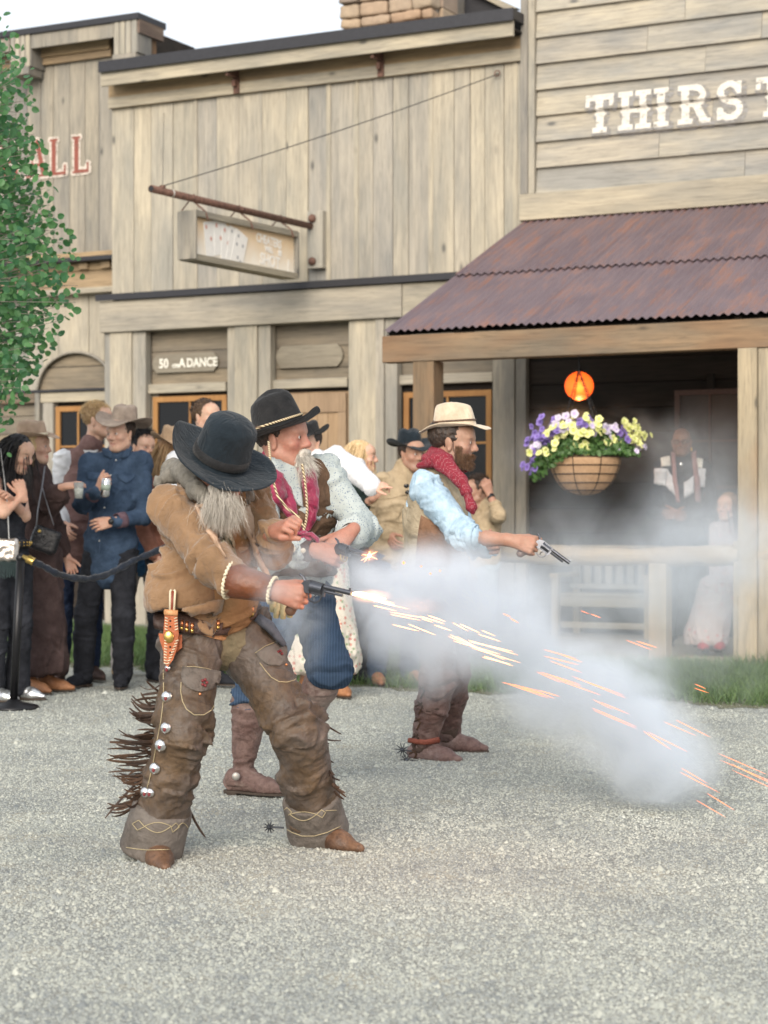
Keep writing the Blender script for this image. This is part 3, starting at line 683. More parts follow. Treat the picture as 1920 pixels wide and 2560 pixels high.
# ---- bench and hitching rail
bt = front('porch_bench', label='weathered slatted bench against the porch wall behind the rail', cat='bench')
bx0, bx1, by = Lx(1392, -.6), Lx(1640, -.6), -.55
for k in range(9):
    x = bx0+.06+(bx1-bx0-.12)*k/8; B('back_slat', x-.035, x+.035, by+.33, by+.355, .55, .86, M['w_grey'], bt)
B('back_rail', bx0, bx1, by+.31, by+.375, .865, .93, M['w_main_x'], bt); B('back_rail', bx0, bx1, by+.31, by+.375, .50, .547, M['w_main_x'], bt)
for k in range(4): B('seat_slat', bx0, bx1, by-.12+k*.105, by-.025+k*.105, .44, .465, M['w_main_x'], bt)
B('apron', bx0, bx1, by-.13, by-.1, .34, .435, M['w_main_x'], bt); B('stretcher', bx0, bx1, by-.1, by-.07, .13, .19, M['w_main_x'], bt)
for x in (bx0, bx1-.07):
    B('leg', x, x+.07, by-.2, by-.132, .046, .62, M['w_postz'], bt); B('leg', x, x+.07, by+.38, by+.44, .046, .93, M['w_postz'], bt); B('armrest', x-.01, x+.08, by-.22, by+.379, .622, .66, M['w_postz'], bt)
ht = front('hitching_rail', label='peeled log hitching rail on square posts along the porch front', cat='rail')
yr = yb+.02; m = MB(); xs = np.linspace(Lx(1095, yr), XR, 26)
m.tube([(x, yr+.01*math.sin(x*3), .895+.012*math.sin(x*2.3)) for x in xs], [.078+.008*math.sin(x*5)+.006*math.sin(x*13) for x in xs], 12); o = m.build('log_rail', wood('peeled_log', (.44, .36, .26), (.27, .22, .17), 'x'), ht, smooth=True)
xq = Lx(1628, yr); B('rail_post', xq, xq+.15, yr-.07, yr+.08, 0, .83, M['w_postz'], ht)

# ---- lantern and flower basket under the porch beam
lt = empty('porch_lantern', label='glowing orange paper ball lantern hanging in the dark porch', cat='lantern')
pl = K(1448, 965, 16.95); m = MB(); rr = .128
prof = [(rr*math.sin(a), -rr*.98*math.cos(a)+.0022*math.cos(a*26)) for a in np.linspace(.12, math.pi-.12, 40)]; m.lathe(prof, pl, 28)
t = NT('lantern_paper'); lw = t.n('LayerWeight', {0: .35}).outputs['Facing']; g = t.n('TexCoord').outputs['Object']
t.out((.5, .12, .02), .6, Emission_Color=t.mix(lw, (.85, .15, .02), (.42, .045, .004)), Emission_Strength=.9); m.build('lamp_shade', t.m, lt, smooth=True)
m = MB(); m.tube([pl+V(0, 0, .12), pl+V(0, 0, .62)], .006, 6); m.lathe([(.03, .118), (.035, .13), (.02, .15)], pl, 12); m.build('cord', M['blackmetal'], lt)
m = MB(); m.ball(pl-V(0, 0, .01), .03, 10); m.build('bulb', emit('bulb_glow', (1, .4, .1), 5), lt, smooth=True)
# shade lets the glow through: a soft bright spot
t.t.nodes['Principled BSDF'].inputs['Transmission Weight'].default_value = .55
lp = bpy.data.lights.new('bulb_light', 'POINT'); lp.energy = 4; lp.color = (1, .5, .2); lp.shadow_soft_size = .03
lo_ = bpy.data.objects.new('bulb_light', lp); COL.objects.link(lo_); lo_.location = (0, 0, 0); lo_.location = pl-V(0, .0, .2); lo_.parent = lt

YB = 16.25; bc = K(1462, 1143, YB); br = 181/2/F*YB; bh = 95/F*YB
bk = empty('hanging_basket', label='coir-lined wire basket hanging on chains from the porch beam', cat='basket')
prof = [(.02, -bh)]+[(br*math.sin(a)**.75, -bh*math.cos(a)**1.25) for a in np.linspace(.25, 1.5, 12)]+[(br*.93, .01)]
coir = NT('coir'); coir.bump(coir.noise(coir.obj(), 120, 5, .8), .8, .01); coir.out(coir.mix(coir.noise(coir.obj(), 30, 4), (.30, .17, .09), (.56, .37, .22)), .95)
m = MB(); m.lathe(prof, bc, 36); m.build('coir_liner', coir.m, bk, smooth=True)
m = MB()
for z in (0, -.22, -.45, -.68, -.88):
    a = math.acos(min(1, (-z))**(1/1.25)) if z else math.pi/2; rr = br*math.sin(a)**.75+.006
    m.tube([bc+V(rr*math.cos(q), rr*math.sin(q), z*bh) for q in np.linspace(0, 2*math.pi, 33)], .004, 5, cap=False)
for k in range(8):
    q = k*math.pi/4+.35; m.tube([bc+V((br*math.sin(a)**.75+.005)*math.cos(q), (br*math.sin(a)**.75+.005)*math.sin(q), -bh*math.cos(a)**1.25) for a in np.linspace(.2, 1.57, 10)], .0035, 5)
m.build('wire_frame', M['blackmetal'], bk)
top = K(1447, 925, YB)
def chain(par, p0, p1, r_=.010, link_r=.0022, name='chain'):
    m = MB(); p0, p1 = V(*p0), V(*p1); d = p1-p0; ln = np.linalg.norm(d); n = int(ln/(r_*1.9)); d = d/ln; s = nrm(np.cross(d, V(.2, 1, .1))); t_ = np.cross(d, s)
    for i in range(n):
        c = p0+d*ln*(i+.5)/n; e = s if i % 2 else t_
        m.tube([c+d*r_*1.25*math.cos(q)+e*r_*.55*math.sin(q) for q in np.linspace(0, 2*math.pi, 9)], link_r, 4, cap=False)
    return m.build(name, M['blackmetal'], par)
for k in range(4):
    q = k*math.pi/2+.5; chain(bk, top, bc+V(br*math.cos(q), br*math.sin(q), .0), .013, .003)
m = MB(); m.tube([top+V(0, 0, .13), top+V(0, 0, .0), top+V(.012, 0, -.01)], .004, 6); m.build('hook', M['blackmetal'], bk)
# petunias
pt = empty('petunias', tuple(bc), label='mass of yellow, violet and white petunias spilling out of the coir basket', cat='flowers')
def flower_me(seed):
    r_ = random.Random(seed); m = MB(); v = [(0, 0, -.35)]; n = 20
    for i in range(n): a = i*2*math.pi/n; v.append((.35*math.cos(a), .35*math.sin(a), 0))
    for i in range(n): a = i*2*math.pi/n; q = 1-.16*abs(math.sin(a*2.5))**.5*0-.13*(1-abs(math.cos(a*2.5))); v.append((q*math.cos(a), q*math.sin(a), .12*math.cos(a*5)+.1*r_.uniform(-1, 1)))
    f = [(0, 1+i, 1+(i+1) % n) for i in range(n)]+[(1+i, 1+n+i, 1+n+(i+1) % n, 1+(i+1) % n) for i in range(n)]
    m.add(v, f); me = m.mesh(); me.polygons.foreach_set('use_smooth', [True]*len(me.polygons)); me.materials.clear(); return me
def petal(name, c, throat):
    t = NT(name); l = t.n('VectorMath', {0: t.n('TexCoord').outputs['Object']}, operation='LENGTH').outputs['Value']
    return t.out(t.mix(t.ramp(l, [(.25, 0), (.6, 1)]), throat, t.mix(t.n('ObjectInfo').outputs['Random'], c, sc(c, .75))), .6, spec=.2)
PM = [petal('yellow_petal', (.76, .76, .34), (.48, .52, .12)), petal('violet_petal', (.26, .19, .50), (.12, .07, .26)), petal('white_petal', (.66, .60, .72), (.45, .35, .6))]
fm = []
for k, pm in enumerate(PM):
    for s in range(3): me = flower_me(k*7+s); me.materials.append(pm); fm.append((k, me))
def z5(x, y): return 1150+x*.4641, 800+y*.4641
clumps = [(700, 520, 30, 4, 0), (720, 570, 35, 8, 0), (590, 600, 75, 20, 0), (480, 610, 25, 4, 0), (520, 650, 30, 5, 0), (460, 700, 35, 9, 0), (665, 670, 40, 12, 0), (690, 600, 40, 10, 0), (800, 650, 28, 5, 0), (845, 655, 24, 5, 0),
          (930, 600, 40, 16, 0), (965, 640, 45, 16, 0), (905, 565, 30, 8, 0), (550, 545, 20, 3, 0), (760, 610, 30, 5, 0), (670, 545, 40, 8, 1), (500, 580, 40, 7, 1), (440, 580, 40, 7, 1), (400, 640, 45, 12, 1), (600, 705, 20, 3, 1),
          (665, 730, 20, 3, 1), (395, 745, 30, 7, 1), (340, 785, 18, 5, 1), (395, 820, 18, 4, 1), (880, 615, 35, 8, 1), (490, 640, 30, 4, 1), (800, 700, 25, 3, 1), (860, 700, 18, 3, 2), (810, 590, 35, 9, 2), (600, 570, 50, 8, 2), (420, 660, 40, 7, 2), (970, 680, 30, 7, 2), (520, 560, 30, 4, 2), (700, 590, 30, 4, 2)]
fr_ = random.Random(11); cnt = 0
for cx_, cy_, sp, n, kind in clumps:
    for i in range(n):
        x, y = z5(cx_+fr_.gauss(0, sp*.6), cy_+fr_.gauss(0, sp*.55)); p = K(x, y, YB-.12-fr_.random()*.22+abs(x-1462)/700)
        me = fr_.choice([q for q in fm if q[0] == kind])[1]; o = link('flower', me, None, pt, loc=V(*p)-bc); s = fr_.uniform(.025, .040); o.scale = (s, s, s)
        nn = nrm(V((x-1462)/130+fr_.gauss(0, .35), -1+fr_.gauss(0, .3), .45+fr_.gauss(0, .35))); o.rotation_euler = Vector(nn).to_track_quat('Z', 'Y').to_euler()
def leaves(n, fn, size, seed, aspect=.6):
    rs_ = np.random.RandomState(seed); c = np.array([fn(rs_) for _ in range(n)]); nn = rs_.randn(n, 3)+V(0, -.8, .5); nn /= np.linalg.norm(nn, axis=1)[:, None]
    a = np.cross(nn, rs_.randn(n, 3)); a /= np.linalg.norm(a, axis=1)[:, None]; b = np.cross(nn, a); s = size*(.6+.8*rs_.rand(n))[:, None]
    v = np.stack([c-a*s, c-a*s*.3+b*s*aspect+nn*s*.12, c+a*s*.45+b*s*aspect*.8+nn*s*.12, c+a*s, c+a*s*.45-b*s*aspect*.8+nn*s*.12, c-a*s*.3-b*s*aspect+nn*s*.12], 1).reshape(-1, 3); i = np.arange(n)*6
    return v, np.concatenate([np.stack([i, i+1, i+2, i+3], 1), np.stack([i, i+3, i+4, i+5], 1)]), n
def pf(r_):
    th = r_.rand()*6.28; q = r_.rand()**.5; x = q*math.cos(th)*(br*1.5); y = q*math.sin(th)*br*1.05; z = .30*(1-q**2)*r_.rand()+.02-.18*max(0, -x/br-.5)*r_.rand()*1.5
    return V(x, y, z)
v, f, n = leaves(2600, pf, .022, 4); o = link('foliage', mesh(v, f), M['pleaf'], pt, kind='stuff'); t_ = np.repeat(rs.rand(n), 6); tint(o, np.stack([t_]*3, 1))

# ---- hanging sign
hs = front('cheaters_sign', label='boxed hanging sign with playing cards and the words CHEATERS WILL BE SHOT!', cat='sign')
def bisect_out(px, fx, py=600):
    'how far out (local y) a point at local x=fx must stand to show at px'
    a, b = -4.0, 0.0
    for _ in range(40):
        mth = (a+b)/2
        if Lx(px, mth) > fx: b = mth
        else: a = mth
        # moving outwards shows further left at the same local x
    return mth
def s2(x, y): return 360+x*.3014, 440+y*.3014
sxl = Lx(s2(1420, 430)[0], -.02)       # the rod's line along the wall
# a point (sxl, y) shows at px: solve y for a px
def px_of(x, y, z): p = l2w(x, y, z); return CX+p[0]/p[1]*F, HY-(p[2]-CH)/p[1]*F
def y_for(px, x):
    a, b = -3.2, .3
    for _ in range(40):
        mth = (a+b)/2
        if px_of(x, mth, 3)[0] < px: a = mth
        else: b = mth
    return (a+b)/2
yo = y_for(s2(60, 105)[0], sxl); zr0 = Z(*s2(60, 105), yo); zr1 = Z(*s2(1410, 425), -.03)
x_b = sxl-.02; ya = y_for(s2(415, 500)[0], x_b+.06); yb2 = y_for(s2(1235, 600)[0], x_b+.06)
zt0, zt1 = Z(*s2(425, 310), ya), Z(*s2(1240, 480), yb2); zb_0, zb_1 = Z(*s2(400, 675), ya), Z(*s2(1240, 830), yb2)
rodt = front('sign_rod', label='rusty iron pipe sticking out of the plank wall over the boxed sign', cat='rod')
m = MB(); m.tube([(sxl, yo, zr0), (sxl, -.03, zr1)], .036, 14); m.build('pipe', M['iron'], rodt, smooth=True)
m = MB(); m.tube([(sxl, yo-.001, zr0), (sxl, yo-.004, zr0)], .027, 12); m.build('bore_shade', M['dim'], rodt)  # dark disc on the capped pipe end, imitates the shade of a hollow
def rod(y): return zr0+(zr1-zr0)*(y-yo)/(-.03-yo)
m = MB(); m.tube([(sxl, yo+.33, rod(yo+.33)), (sxl, yo+.35, rod(yo+.35))], .0375, 14, cap=False); m.build('white_ring', M['whitepaint'], rodt, smooth=True)
m = MB(); m.tube([(sxl, yo+.19, rod(yo+.19)+.03), (sxl, yo+.19, rod(yo+.19)+.055)], .03, 8); m.build('clamp', M['iron'], rodt)
pz = V(sxl, yo+.19, rod(yo+.19)+.05); e1 = L(1246, 185, -.03)
cabt = front('stay_cable', label='thin dark stay cable from the pipe end up to the top right of the planks', cat='cable')
pts = [pz*(1-t_)+e1*t_+V(0, 0, -.07*4*t_*(1-t_)*.5) for t_ in np.linspace(0, 1, 18)]; m = MB(); m.tube(pts, .005, 5); m.build('wire', M['blackmetal'], cabt)
m = MB(); m.tube([e1+V(.03*math.cos(a), -.03, .03*math.sin(a)) for a in np.linspace(0, 6.28, 12)], .006, 5); m.build('eye_bolt', M['iron'], cabt)
wx = Lx(411, -.02); m = MB(); m.tube([pz, (wx, -.03, 5.75)], .003, 4); m.build('wire', M['blackmetal'], cabt)
# wall plate
pp = front('bolted_wall_plank', label='short thick plank with two rusty bolts holding the sign pipe to the wall', cat='plank')
xa, xb = Lx(s2(1362, 0)[0], -.1), Lx(s2(1488, 0)[0], -.1); B('plate', xa, xb, -.12, -.03, Z(*s2(1420, 765), -.12), Z(*s2(1420, 290), -.12), M['w_main'], pp)
for yy in (352, 708):
    c = L(*s2(1395, yy), -.13); m = MB(); m.lathe([(.045, 0), (.045, .012), (.03, .03), (.012, .04)], (0, 0, 0), 14, A=np.array([[1, 0, 0], [0, 0, -1], [0, 1, 0]])); m.build('bolt', M['iron'], pp, loc=c, smooth=True)
# the box: x is thickness, y runs out from the wall
th_ = .085
def sb(name, y0, y1, za, zb_, zc_, zd, x0, x1, mat):  # bar from y0 to y1, bottom/top z at each end
    m = MB(); m.add([(x0, y0, za), (x1, y0, za), (x1, y0, zb_), (x0, y0, zb_), (x0, y1, zc_), (x1, y1, zc_), (x1, y1, zd), (x0, y1, zd)], [(0, 1, 2, 3), (4, 7, 6, 5), (0, 4, 5, 1), (1, 5, 6, 2), (2, 6, 7, 3), (3, 7, 4, 0)]); return m.build(name, mat, hs)
M['w_frame'] = wood('sign_frame', (.36, .33, .27), (.22, .21, .19), 'y'); X0, X1 = x_b-th_, x_b+th_
sb('top_rail', ya-.03, yb2+.03, zt0-.03, zt0+.03, zt1-.03, zt1+.03, X0, X1+.02, M['w_frame']); sb('bottom_rail', ya-.03, yb2+.03, zb_0-.03, zb_0+.03, zb_1-.03, zb_1+.03, X0, X1+.02, M['w_frame'])
sb('end_board', ya-.055, ya-.031, zb_0-.02, zt0+.02, zb_0-.02, zt0+.02, X0-.01, X1+.03, M['w_grey']); sb('end_board', yb2+.031, yb2+.055, zb_1-.02, zt1+.02, zb_1-.02, zt1+.02, X0, X1+.02, M['w_grey'])
bgm = NT('sign_field'); zz = bgm.n('SeparateXYZ', {0: bgm.n('TexCoord').outputs['Generated']}).outputs[2]
bgm.out(bgm.mix(bgm.ramp(bgm.math('ADD', zz, bgm.math('MULTIPLY', bgm.noise(bgm.obj(), 6, 4), .5)), [(.35, 0), (1.1, 1)]), (.82, .76, .66), (.72, .55, .36)), .8, spec=.2)
sb('sign_face', ya-.03, yb2+.03, zb_0+.03, zt0-.03, zb_1+.03, zt1-.03, X0+.04, X1-.03, bgm.m)
def face(uu, vv): y = ya+(yb2-ya)*uu; a = zb_0+(zb_1-zb_0)*uu; b = zt0+(zt1-zt0)*uu; return V(X1-.028, y, a+(b-a)*vv)
card = plain('card_white', (.78, .76, .72), .7, var=.05); red = plain('faded_red', (.62, .33, .27), .8); blk = plain('faded_black', (.3, .3, .32), .8); wh = plain('white_letters', (.82, .79, .74), .8, var=.05)
Lb = yb2-ya; Hb = ((zt0-zb_0)+(zt1-zb_1))/2; sh = (zb_1-zb_0+zt1-zt0)/2/Lb
for i, (u, v_, an) in enumerate(((.16, .50, 10), (.25, .56, 4), (.32, .47, -4), (.38, .46, -12), (.43, .40, -20))):
    c = face(u, v_); m = MB(); a = R(an); hw, hh = .115, .17
    q = [(x*math.cos(a)-z*math.sin(a), x*math.sin(a)+z*math.cos(a)) for x, z in ((-hw, -hh), (hw, -hh), (hw, hh), (-hw, hh))]
    m.add([(c[0]+d, c[1]+x, c[2]+z+sh*x) for d in (0, .003+.002*i) for x, z in q], [(0, 3, 2, 1), (4, 5, 6, 7), (0, 1, 5, 4), (1, 2, 6, 5), (2, 3, 7, 6), (3, 0, 4, 7)]); cdo = m.build('playing_card', card, hs)
    col = red if i < 3 else blk
    for x, z in ((-.07, .12), (.07, -.12), (0, 0)) if i != 4 else ((-.06, .11), (-.06, .02), (.05, .05), (0, -.1), (.06, -.12)):
        xx, zz_ = x*math.cos(a)-z*math.sin(a), x*math.sin(a)+z*math.cos(a); s_ = .018 if i > 2 else .022
        m = MB(); m.add([(c[0]+.0045+.002*i, c[1]+xx+s_*math.cos(k*1.57), c[2]+zz_+sh*xx+s_*1.3*math.sin(k*1.57)) for k in range(4)], [(0, 1, 2, 3)]); m.build('pip', col, cdo)
for s, u, v_, sz, dt in (('CHEATERS', .61, .66, .125, 0), ('WILL', .70, .47, .08, 0), ('BE', .84, .43, .08, 0), ('SHOT', .65, .15, .17, 0), ('!', .94, .10, .17, 0)):
    c = face(u, v_); text(hs, s, c[0]+.001, c[1], c[2], sz, wh, rz=R(90), tilt=math.atan(sh)*.6-.05, bold=.004, sx=.86 if s[0] == 'C' else .9)
for u in (.06, .50, .93):
    y = ya+(yb2-ya)*u; zt = zt0+(zt1-zt0)*u; m = MB(); m.tube([(sxl+.04, y-.05, rod(y-.05)-.01), (sxl+.0, y-.055, rod(y-.05)+.04), (sxl-.04, y-.04, rod(y-.04)), (x_b+.10, y+.03, zt+.03), (x_b+.125, y+.035, zt-.05)], .009, 6)
    m.tube([(sxl-.03, y-.1, rod(y-.1)-.03), (x_b-.08, y-.12, zt+.03)], .007, 5); m.build('iron_hook', M['iron'], hs)

# ---- left building
lb = front('dance_hall', label='left false-front hall of grey vertical planks with red letters ending in ALL', cat='building'); yw = .42
def z4(x, y): return x*.28933, y*.28933
def Lz(x, y, yl): return L(x*.28933, y*.28933, yl)
xr = Lx(282, yw)+.25; xs = [Lx(p*.28933, yw) for p in (-900, -800, -690, -600, -480, -380, -260, -150, -40, 60, 145, 240, 355, 465, 605, 740, 860, 1080)]
for a, b in zip(xs, xs[1:]): B('plank', a+.003, b-.003, yw-.01-rnd.uniform(0, .012), yw+.03, 3.9, 6.95, M['w_grey'], lb)
B('backing', xs[0], xs[-1], yw+.032, yw+1.5, 0, 7.0, M['w_dark'], lb)
yk = yw-.30; ztop = L(345, 32, yk)[2]; xc = Lx(345, yk); xk = Lx(292, yk)
B('roof_cap', xs[0]-.1, xc+.02, yk-.03, yk+.55, ztop-.075, ztop, M['cap'], lb)
z1 = Lz(1190, 160, yk)[2]; z2 = Lz(1100, 460, yk)[2]; z3_ = Lz(1100, 530, yk)[2]
def bracket(px0, px1):
    a, b = Lx(px0*.28933, yk), Lx(px1*.28933, yk); n = 4
    for i in range(n):
        B('flute', a+(b-a)*(i+.12)/n, a+(b-a)*(i+.88)/n, yk-.012, yk, z2, z1, M['w_main'], lb)
    B('bracket_block', a, b, yk+.001, yw-.025, z2, z1, M['w_grey'], lb); B('bracket_base', a-.01, b-.02, yk-.02, yw-.03, z3_, z2-.003, M['w_grey'], lb)
bracket(985, 1190); bracket(90, 265)
B('fascia', Lx(90*.2893, yk)-.02-2.9, Lx(90*.2893, yk)-.02, yk, yk+.03, Lz(600, 420, yk)[2]+.06, z1, M['w_grey'], lb)
B('fascia', Lx(268*.2893, yk), Lx(982*.2893, yk), yk+.002, yk+.03, Lz(300, 415, yk)[2], z1+.005, M['w_grey'], lb)
za = Lz(340, 520, yw)[2]; zb = Lz(340, 580, yw)[2]
B('frieze_board', xs[0], Lx(985*.2893, yw), yw-.10, yw-.025, za, za+.2, M['w_cornice'], lb); B('frieze_board', xs[0], Lx(985*.2893, yw), yw-.07, yw-.024, zb, za-.003, M['w_cornice'], lb)
B('return_board', xc+.0-.02, xc+.02, yk, yk+.5, z1-.16, z1, wood('rotten_board', (.22, .17, .14), (.12, .09, .08), 'y'), lb); B('return_panel', xc-.1, xc-.03, yk+.012, yk+.42, z3_-.3, z1-.162, M['w_brownz'], lb)
B('corner_board', Lx(862*.28933, yw-.06), Lx(975*.28933, yw-.06)+.06, yw-.06, yw-.026, 3.9, z3_-.02, M['w_grey'], lb)
# lower cornice
def q4(x, y): return x*.28933, 600+y*.28933
def Q(x, y, yl): return L(*q4(x, y), yl)
xl = xs[0]; xq2 = Lx(268, .2)
zf = Q(960, 150, .15)[2]; B('ledge_flashing', xl, Lx(281, .15)+.1, .12, yw-.02, zf-.02, zf+.03, M['cap'], lb); B('ledge_board', xl, Lx(281, .15)+.1, .18, yw-.021, zf+.032, zf+.09, M['w_cornice'], lb)
zg = Q(960, 245, .25)[2]; B('fascia', xl, Lx(281, .25)+.1, .27, yw-.02, zg, zf-.023, M['w_cornice'], lb)
for px in (510, 705, 900, 315, 120): x = Lx(px*.28933, .2); B('dentil', x-.06, x+.06, .22, .268, zg+.01, zf-.024, M['w_cornice'], lb)
zh = Q(960, 400, .3)[2]; B('fascia', xl, Lx(281, .3)+.1, .30, yw-.02, zh, zg-.003, M['w_cornice'], lb); zi = Q(960, 445, .25)[2]; B('moulding', xl, Lx(281, .25)+.1, .24, yw-.02, zi, zh-.003, M['w_main_x'], lb)
# lower wall planks above the arch, arched opening
yv = yw-.02; zA = Q(650, 970, yv)[2]; zS = Q(340, 1300, yv)[2]; xA = (Lx(330*.28933, yv)+Lx(985*.28933, yv))/2; rA = Lx(985*.28933, yv)-xA
edges2 = [xA-rA-3.0+.22*k for k in range(0, 40)]
for a in edges2:
    b = min(a+.22, Lx(281, yv)+.05)
    if b-a < .02: break
    n = 6; bot = []
    for i in range(n+1):
        x = a+(b-a)*i/n; u = (x-xA)/rA; z = zS+(zA-zS)*math.sqrt(max(0, 1-u*u)) if abs(u) < 1 else zS; bot.append((x+(.003 if i == 0 else -.003 if i == n else 0), z))
    m = MB(); cx0 = (a+b)/2; m.prism([(x-cx0, z-zi) for x, z in bot]+[(b-.003-cx0, 0), (a+.003-cx0, 0)], yv-rnd.uniform(0, .012), yv+.03); m.build('plank', M['w_main'], lb, loc=(cx0, 0, zi))
for z0, z1_ in ((zS, zS+.27), (zS+.27, zS+.52), (zS+.52, zS+.8), (zS+.8, zA+.05)): B('arch_board', xA-rA-.05, xA+rA+.02, yv+.05, yv+.09, z0+.003, z1_-.003, M['w_panel'], lb)
m = MB(); m.tube([(xA+rA*1.0*math.cos(a), yv-.02, zS+(zA-zS)*math.sin(a)) for a in np.linspace(.0, math.pi, 30)], .018, 6); m.build('arch_trim', M['w_grey'], lb, smooth=True)
B('ledge_flashing', xl, xA+rA+.02, yv-.08, yv+.02, zS-.03, zS+.0, M['cap'], lb)
zT = Q(300, 1410, yv)[2]; B('beam', xl, xA-rA-.01, yv-.06, yv+.02, zT, zS-.033, M['w_brown'], lb); B('beam', xA-rA+.07, xA+rA+.02, yv-.05, yv+.02, zT, zS-.033, M['w_main_x'], lb)
B('post', xA-rA+.0, xA-rA+.065, yv-.07, yv+.02, 0, zS-.034, M['w_grey'], lb); B('post', Lx(385*.28933, yv)+.0, Lx(475*.28933, yv), yv-.04, yv+.03, 0, zT-.003, M['w_main'], lb)
window(lb, Lx(480*.28933, yv)+.0, xA+rA+.05, 1.15, zT-.05, yv+.03, 3, 3, M['w_orange'])
for k in range(12):
    B('wall_board', xl, Lx(480*.28933, yv), yv+.03, yv+.06, k*.22+.003, k*.22+.217, M['w_panel'], lb)
for k in range(5): B('wall_board', Lx(480*.28933, yv), xA+rA+.05, yv+.061, yv+.09, k*.23+.003, k*.23+.227, M['w_panel'], lb)
# painted ALL in red with a pale edge
zbl = Lz(560, 1510, yw)[2]; ztl = Lz(640, 1185, yw)[2]
for c, px in (('L', 620), ('L', 425), ('A', 225), ('H', 0)):
    wd, st = SERIF[c]; x0 = Lx(px*.28933, yw)+.01; yf = lambda x, z: np.full(x.shape, yw-.0255)
    paint_letter(st, wd, x0, zbl, ztl-zbl, .92, yf, lb, M['paint_halo'], 'letter_edging', grow=.028)
    paint_letter(st, wd, x0, zbl, ztl-zbl, .92, lambda x, z: yf(x, z)-.003, lb, M['paint_red'], 'letter')

# ---- chimney and dark gable behind the cap
ch = front('stone_chimney', label='rough fieldstone chimney rising behind the dark roof cap', cat='chimney'); yc = 1.6
xa, xb = Lx(858, yc), Lx(1094, yc); z = Z(960, 95, yc)-.1; m = MB(); m.box((xa+.03, yc+.02, z-1.3), (xb-.03, yc+1.0, z+2.2)); m.build('core', M['mortar'], ch)
zz0 = z-.1; cr = random.Random(4)
while zz0 < z+1.9:
    h = cr.uniform(.10, .22); x = xa+jit(.01)
    while x < xb-.05:
        w_ = cr.uniform(.15, .42); x2 = min(x+w_, xb+jit(.015)); hs_ = h
        if x2-x > .06:
            pr = [BX((0, 0, 0), ((x2-x)/2-.006, .12, h/2-.006), frame((0+cr.gauss(0, .04), 0, 1), (cr.gauss(0, .05), 1, 0)), .03, .01)]
            v, f = surf(pr, .022, .03); v = v+.012*np.stack([noise3(v*9+x*5), noise3(v*9+20+x), noise3(v*9+40+h)], 1); link('stone', mesh(v, f), M['stone'], ch, loc=((x+x2)/2, yc+jit(.02), zz0+h/2), smooth=True)
        x = x2
    zz0 += h
for k in range(7):
    B('stone', xb-.03, xb+.02, yc+.1, yc+.5, z+k*.2, z+k*.2+.19, M['stone'], ch)
rr_ = front('rear_gable', label='dark gable roof with a pale edge board behind the roof cap', cat='roof'); yg = 2.4
def Pg(x, y, yl): p = L(840+x*.33755, y*.33755, yl); return (p[0], p[2])
pgl = [Pg(700, 200, yg), Pg(1350, 200, yg), Pg(1350, 80, yg), Pg(1240, 60, yg), Pg(1000, -60, yg), Pg(700, -200, yg)]; m = MB(); m.prism(pgl, yg, yg+.1); m.build('gable', M['cap'], rr_)
pgl = [Pg(1240, 62, yg-.1), Pg(1350, 62, yg-.1), Pg(1060, -70, yg-.1), Pg(1000, -60, yg-.1)]; m = MB(); m.prism(pgl, yg-.12, yg-.005); m.build('barge_board', M['w_main_x'], rr_)

# ------------------------------------------------------------------ aspen at the left
tr = empty('aspen_tree', (-3.1, 11.9, 0), label='green aspen tree leaning in over the left edge of the street', cat='tree'); T0 = V(-3.1, 11.9, 0)
m = MB(); pts = [T0+V(0, 0, -.1), T0+V(.03, 0, 1.2), T0+V(-.02, .05, 2.6), T0+V(.06, 0, 4.2), T0+V(.0, 0, 5.6)]; m.tube([p-T0 for p in pts], [.09, .075, .06, .04, .012], 10); m.build('trunk', M['bark'], tr, smooth=True)
EY = [-40, 10, 60, 130, 180, 240, 300, 360, 440, 500, 560, 620, 700, 760, 800, 850, 900, 960, 1000, 1060]; EX = [20, 14, 12, 55, 76, 84, 92, 104, 118, 150, 165, 195, 208, 200, 178, 130, 108, 75, 55, 10]
lr = random.Random(9); leafpos = []; tg = MB()
targets = []
for i in range(190):
    py = lr.uniform(-60, 1040); ed = np.interp(py, EY, EX); px = ed-abs(lr.gauss(0, 1))*60-6
    if px < -200 or (py < 120 and lr.random() < .75): continue
    targets.append((px, py, lr.uniform(10.9, 12.9)))
for i in range(95): targets.append((lr.uniform(-60, 75), lr.uniform(230, 960), lr.uniform(10.9, 12.9)))
for i in range(70): targets.append((lr.uniform(-420, -10), lr.uniform(60, 1000), lr.uniform(10.9, 12.9)))
for px, py, Y in targets:
    e = K(px, py, Y); zb = max(1.6, e[2]-lr.uniform(.1, .6)); zb = min(zb, 5.2); b = V(-3.08, 11.9, zb); mid = (b+e)/2+V(lr.gauss(0, .08), lr.gauss(0, .08), .12)
    P3 = [b, mid*.55+b*.45, mid, e*.6+mid*.4, e]; tg.tube([p-T0 for p in P3], [.010, .006, .004, .0025, .0015], 5)
    nl = 19 if px > -30 else 14
    for k in range(nl):
        t_ = lr.random()**.7; q = mid*(1-t_)+e*t_+V(lr.gauss(0, .085), lr.gauss(0, .11), lr.gauss(0, .095)-.03); leafpos.append(q)
tg.build('branches', M['bark'], tr, smooth=True)
def leaf_me(seed):
    r_ = random.Random(seed); m = MB(); n = 9; v = [(0, 0, 0)]
    for i in range(n): a = i*2*math.pi/n; q = 1+.12*r_.uniform(-1, 1)+(.22 if i == 0 else 0); v.append((q*math.cos(a), q*math.sin(a)*.92, .22*abs(math.sin(a))-.05+.05*r_.uniform(-1, 1)))
    m.add(v, [(0, 1+i, 1+(i+1) % n) for i in range(n)]); return m.mesh()
lms = [leaf_me(s) for s in range(5)]
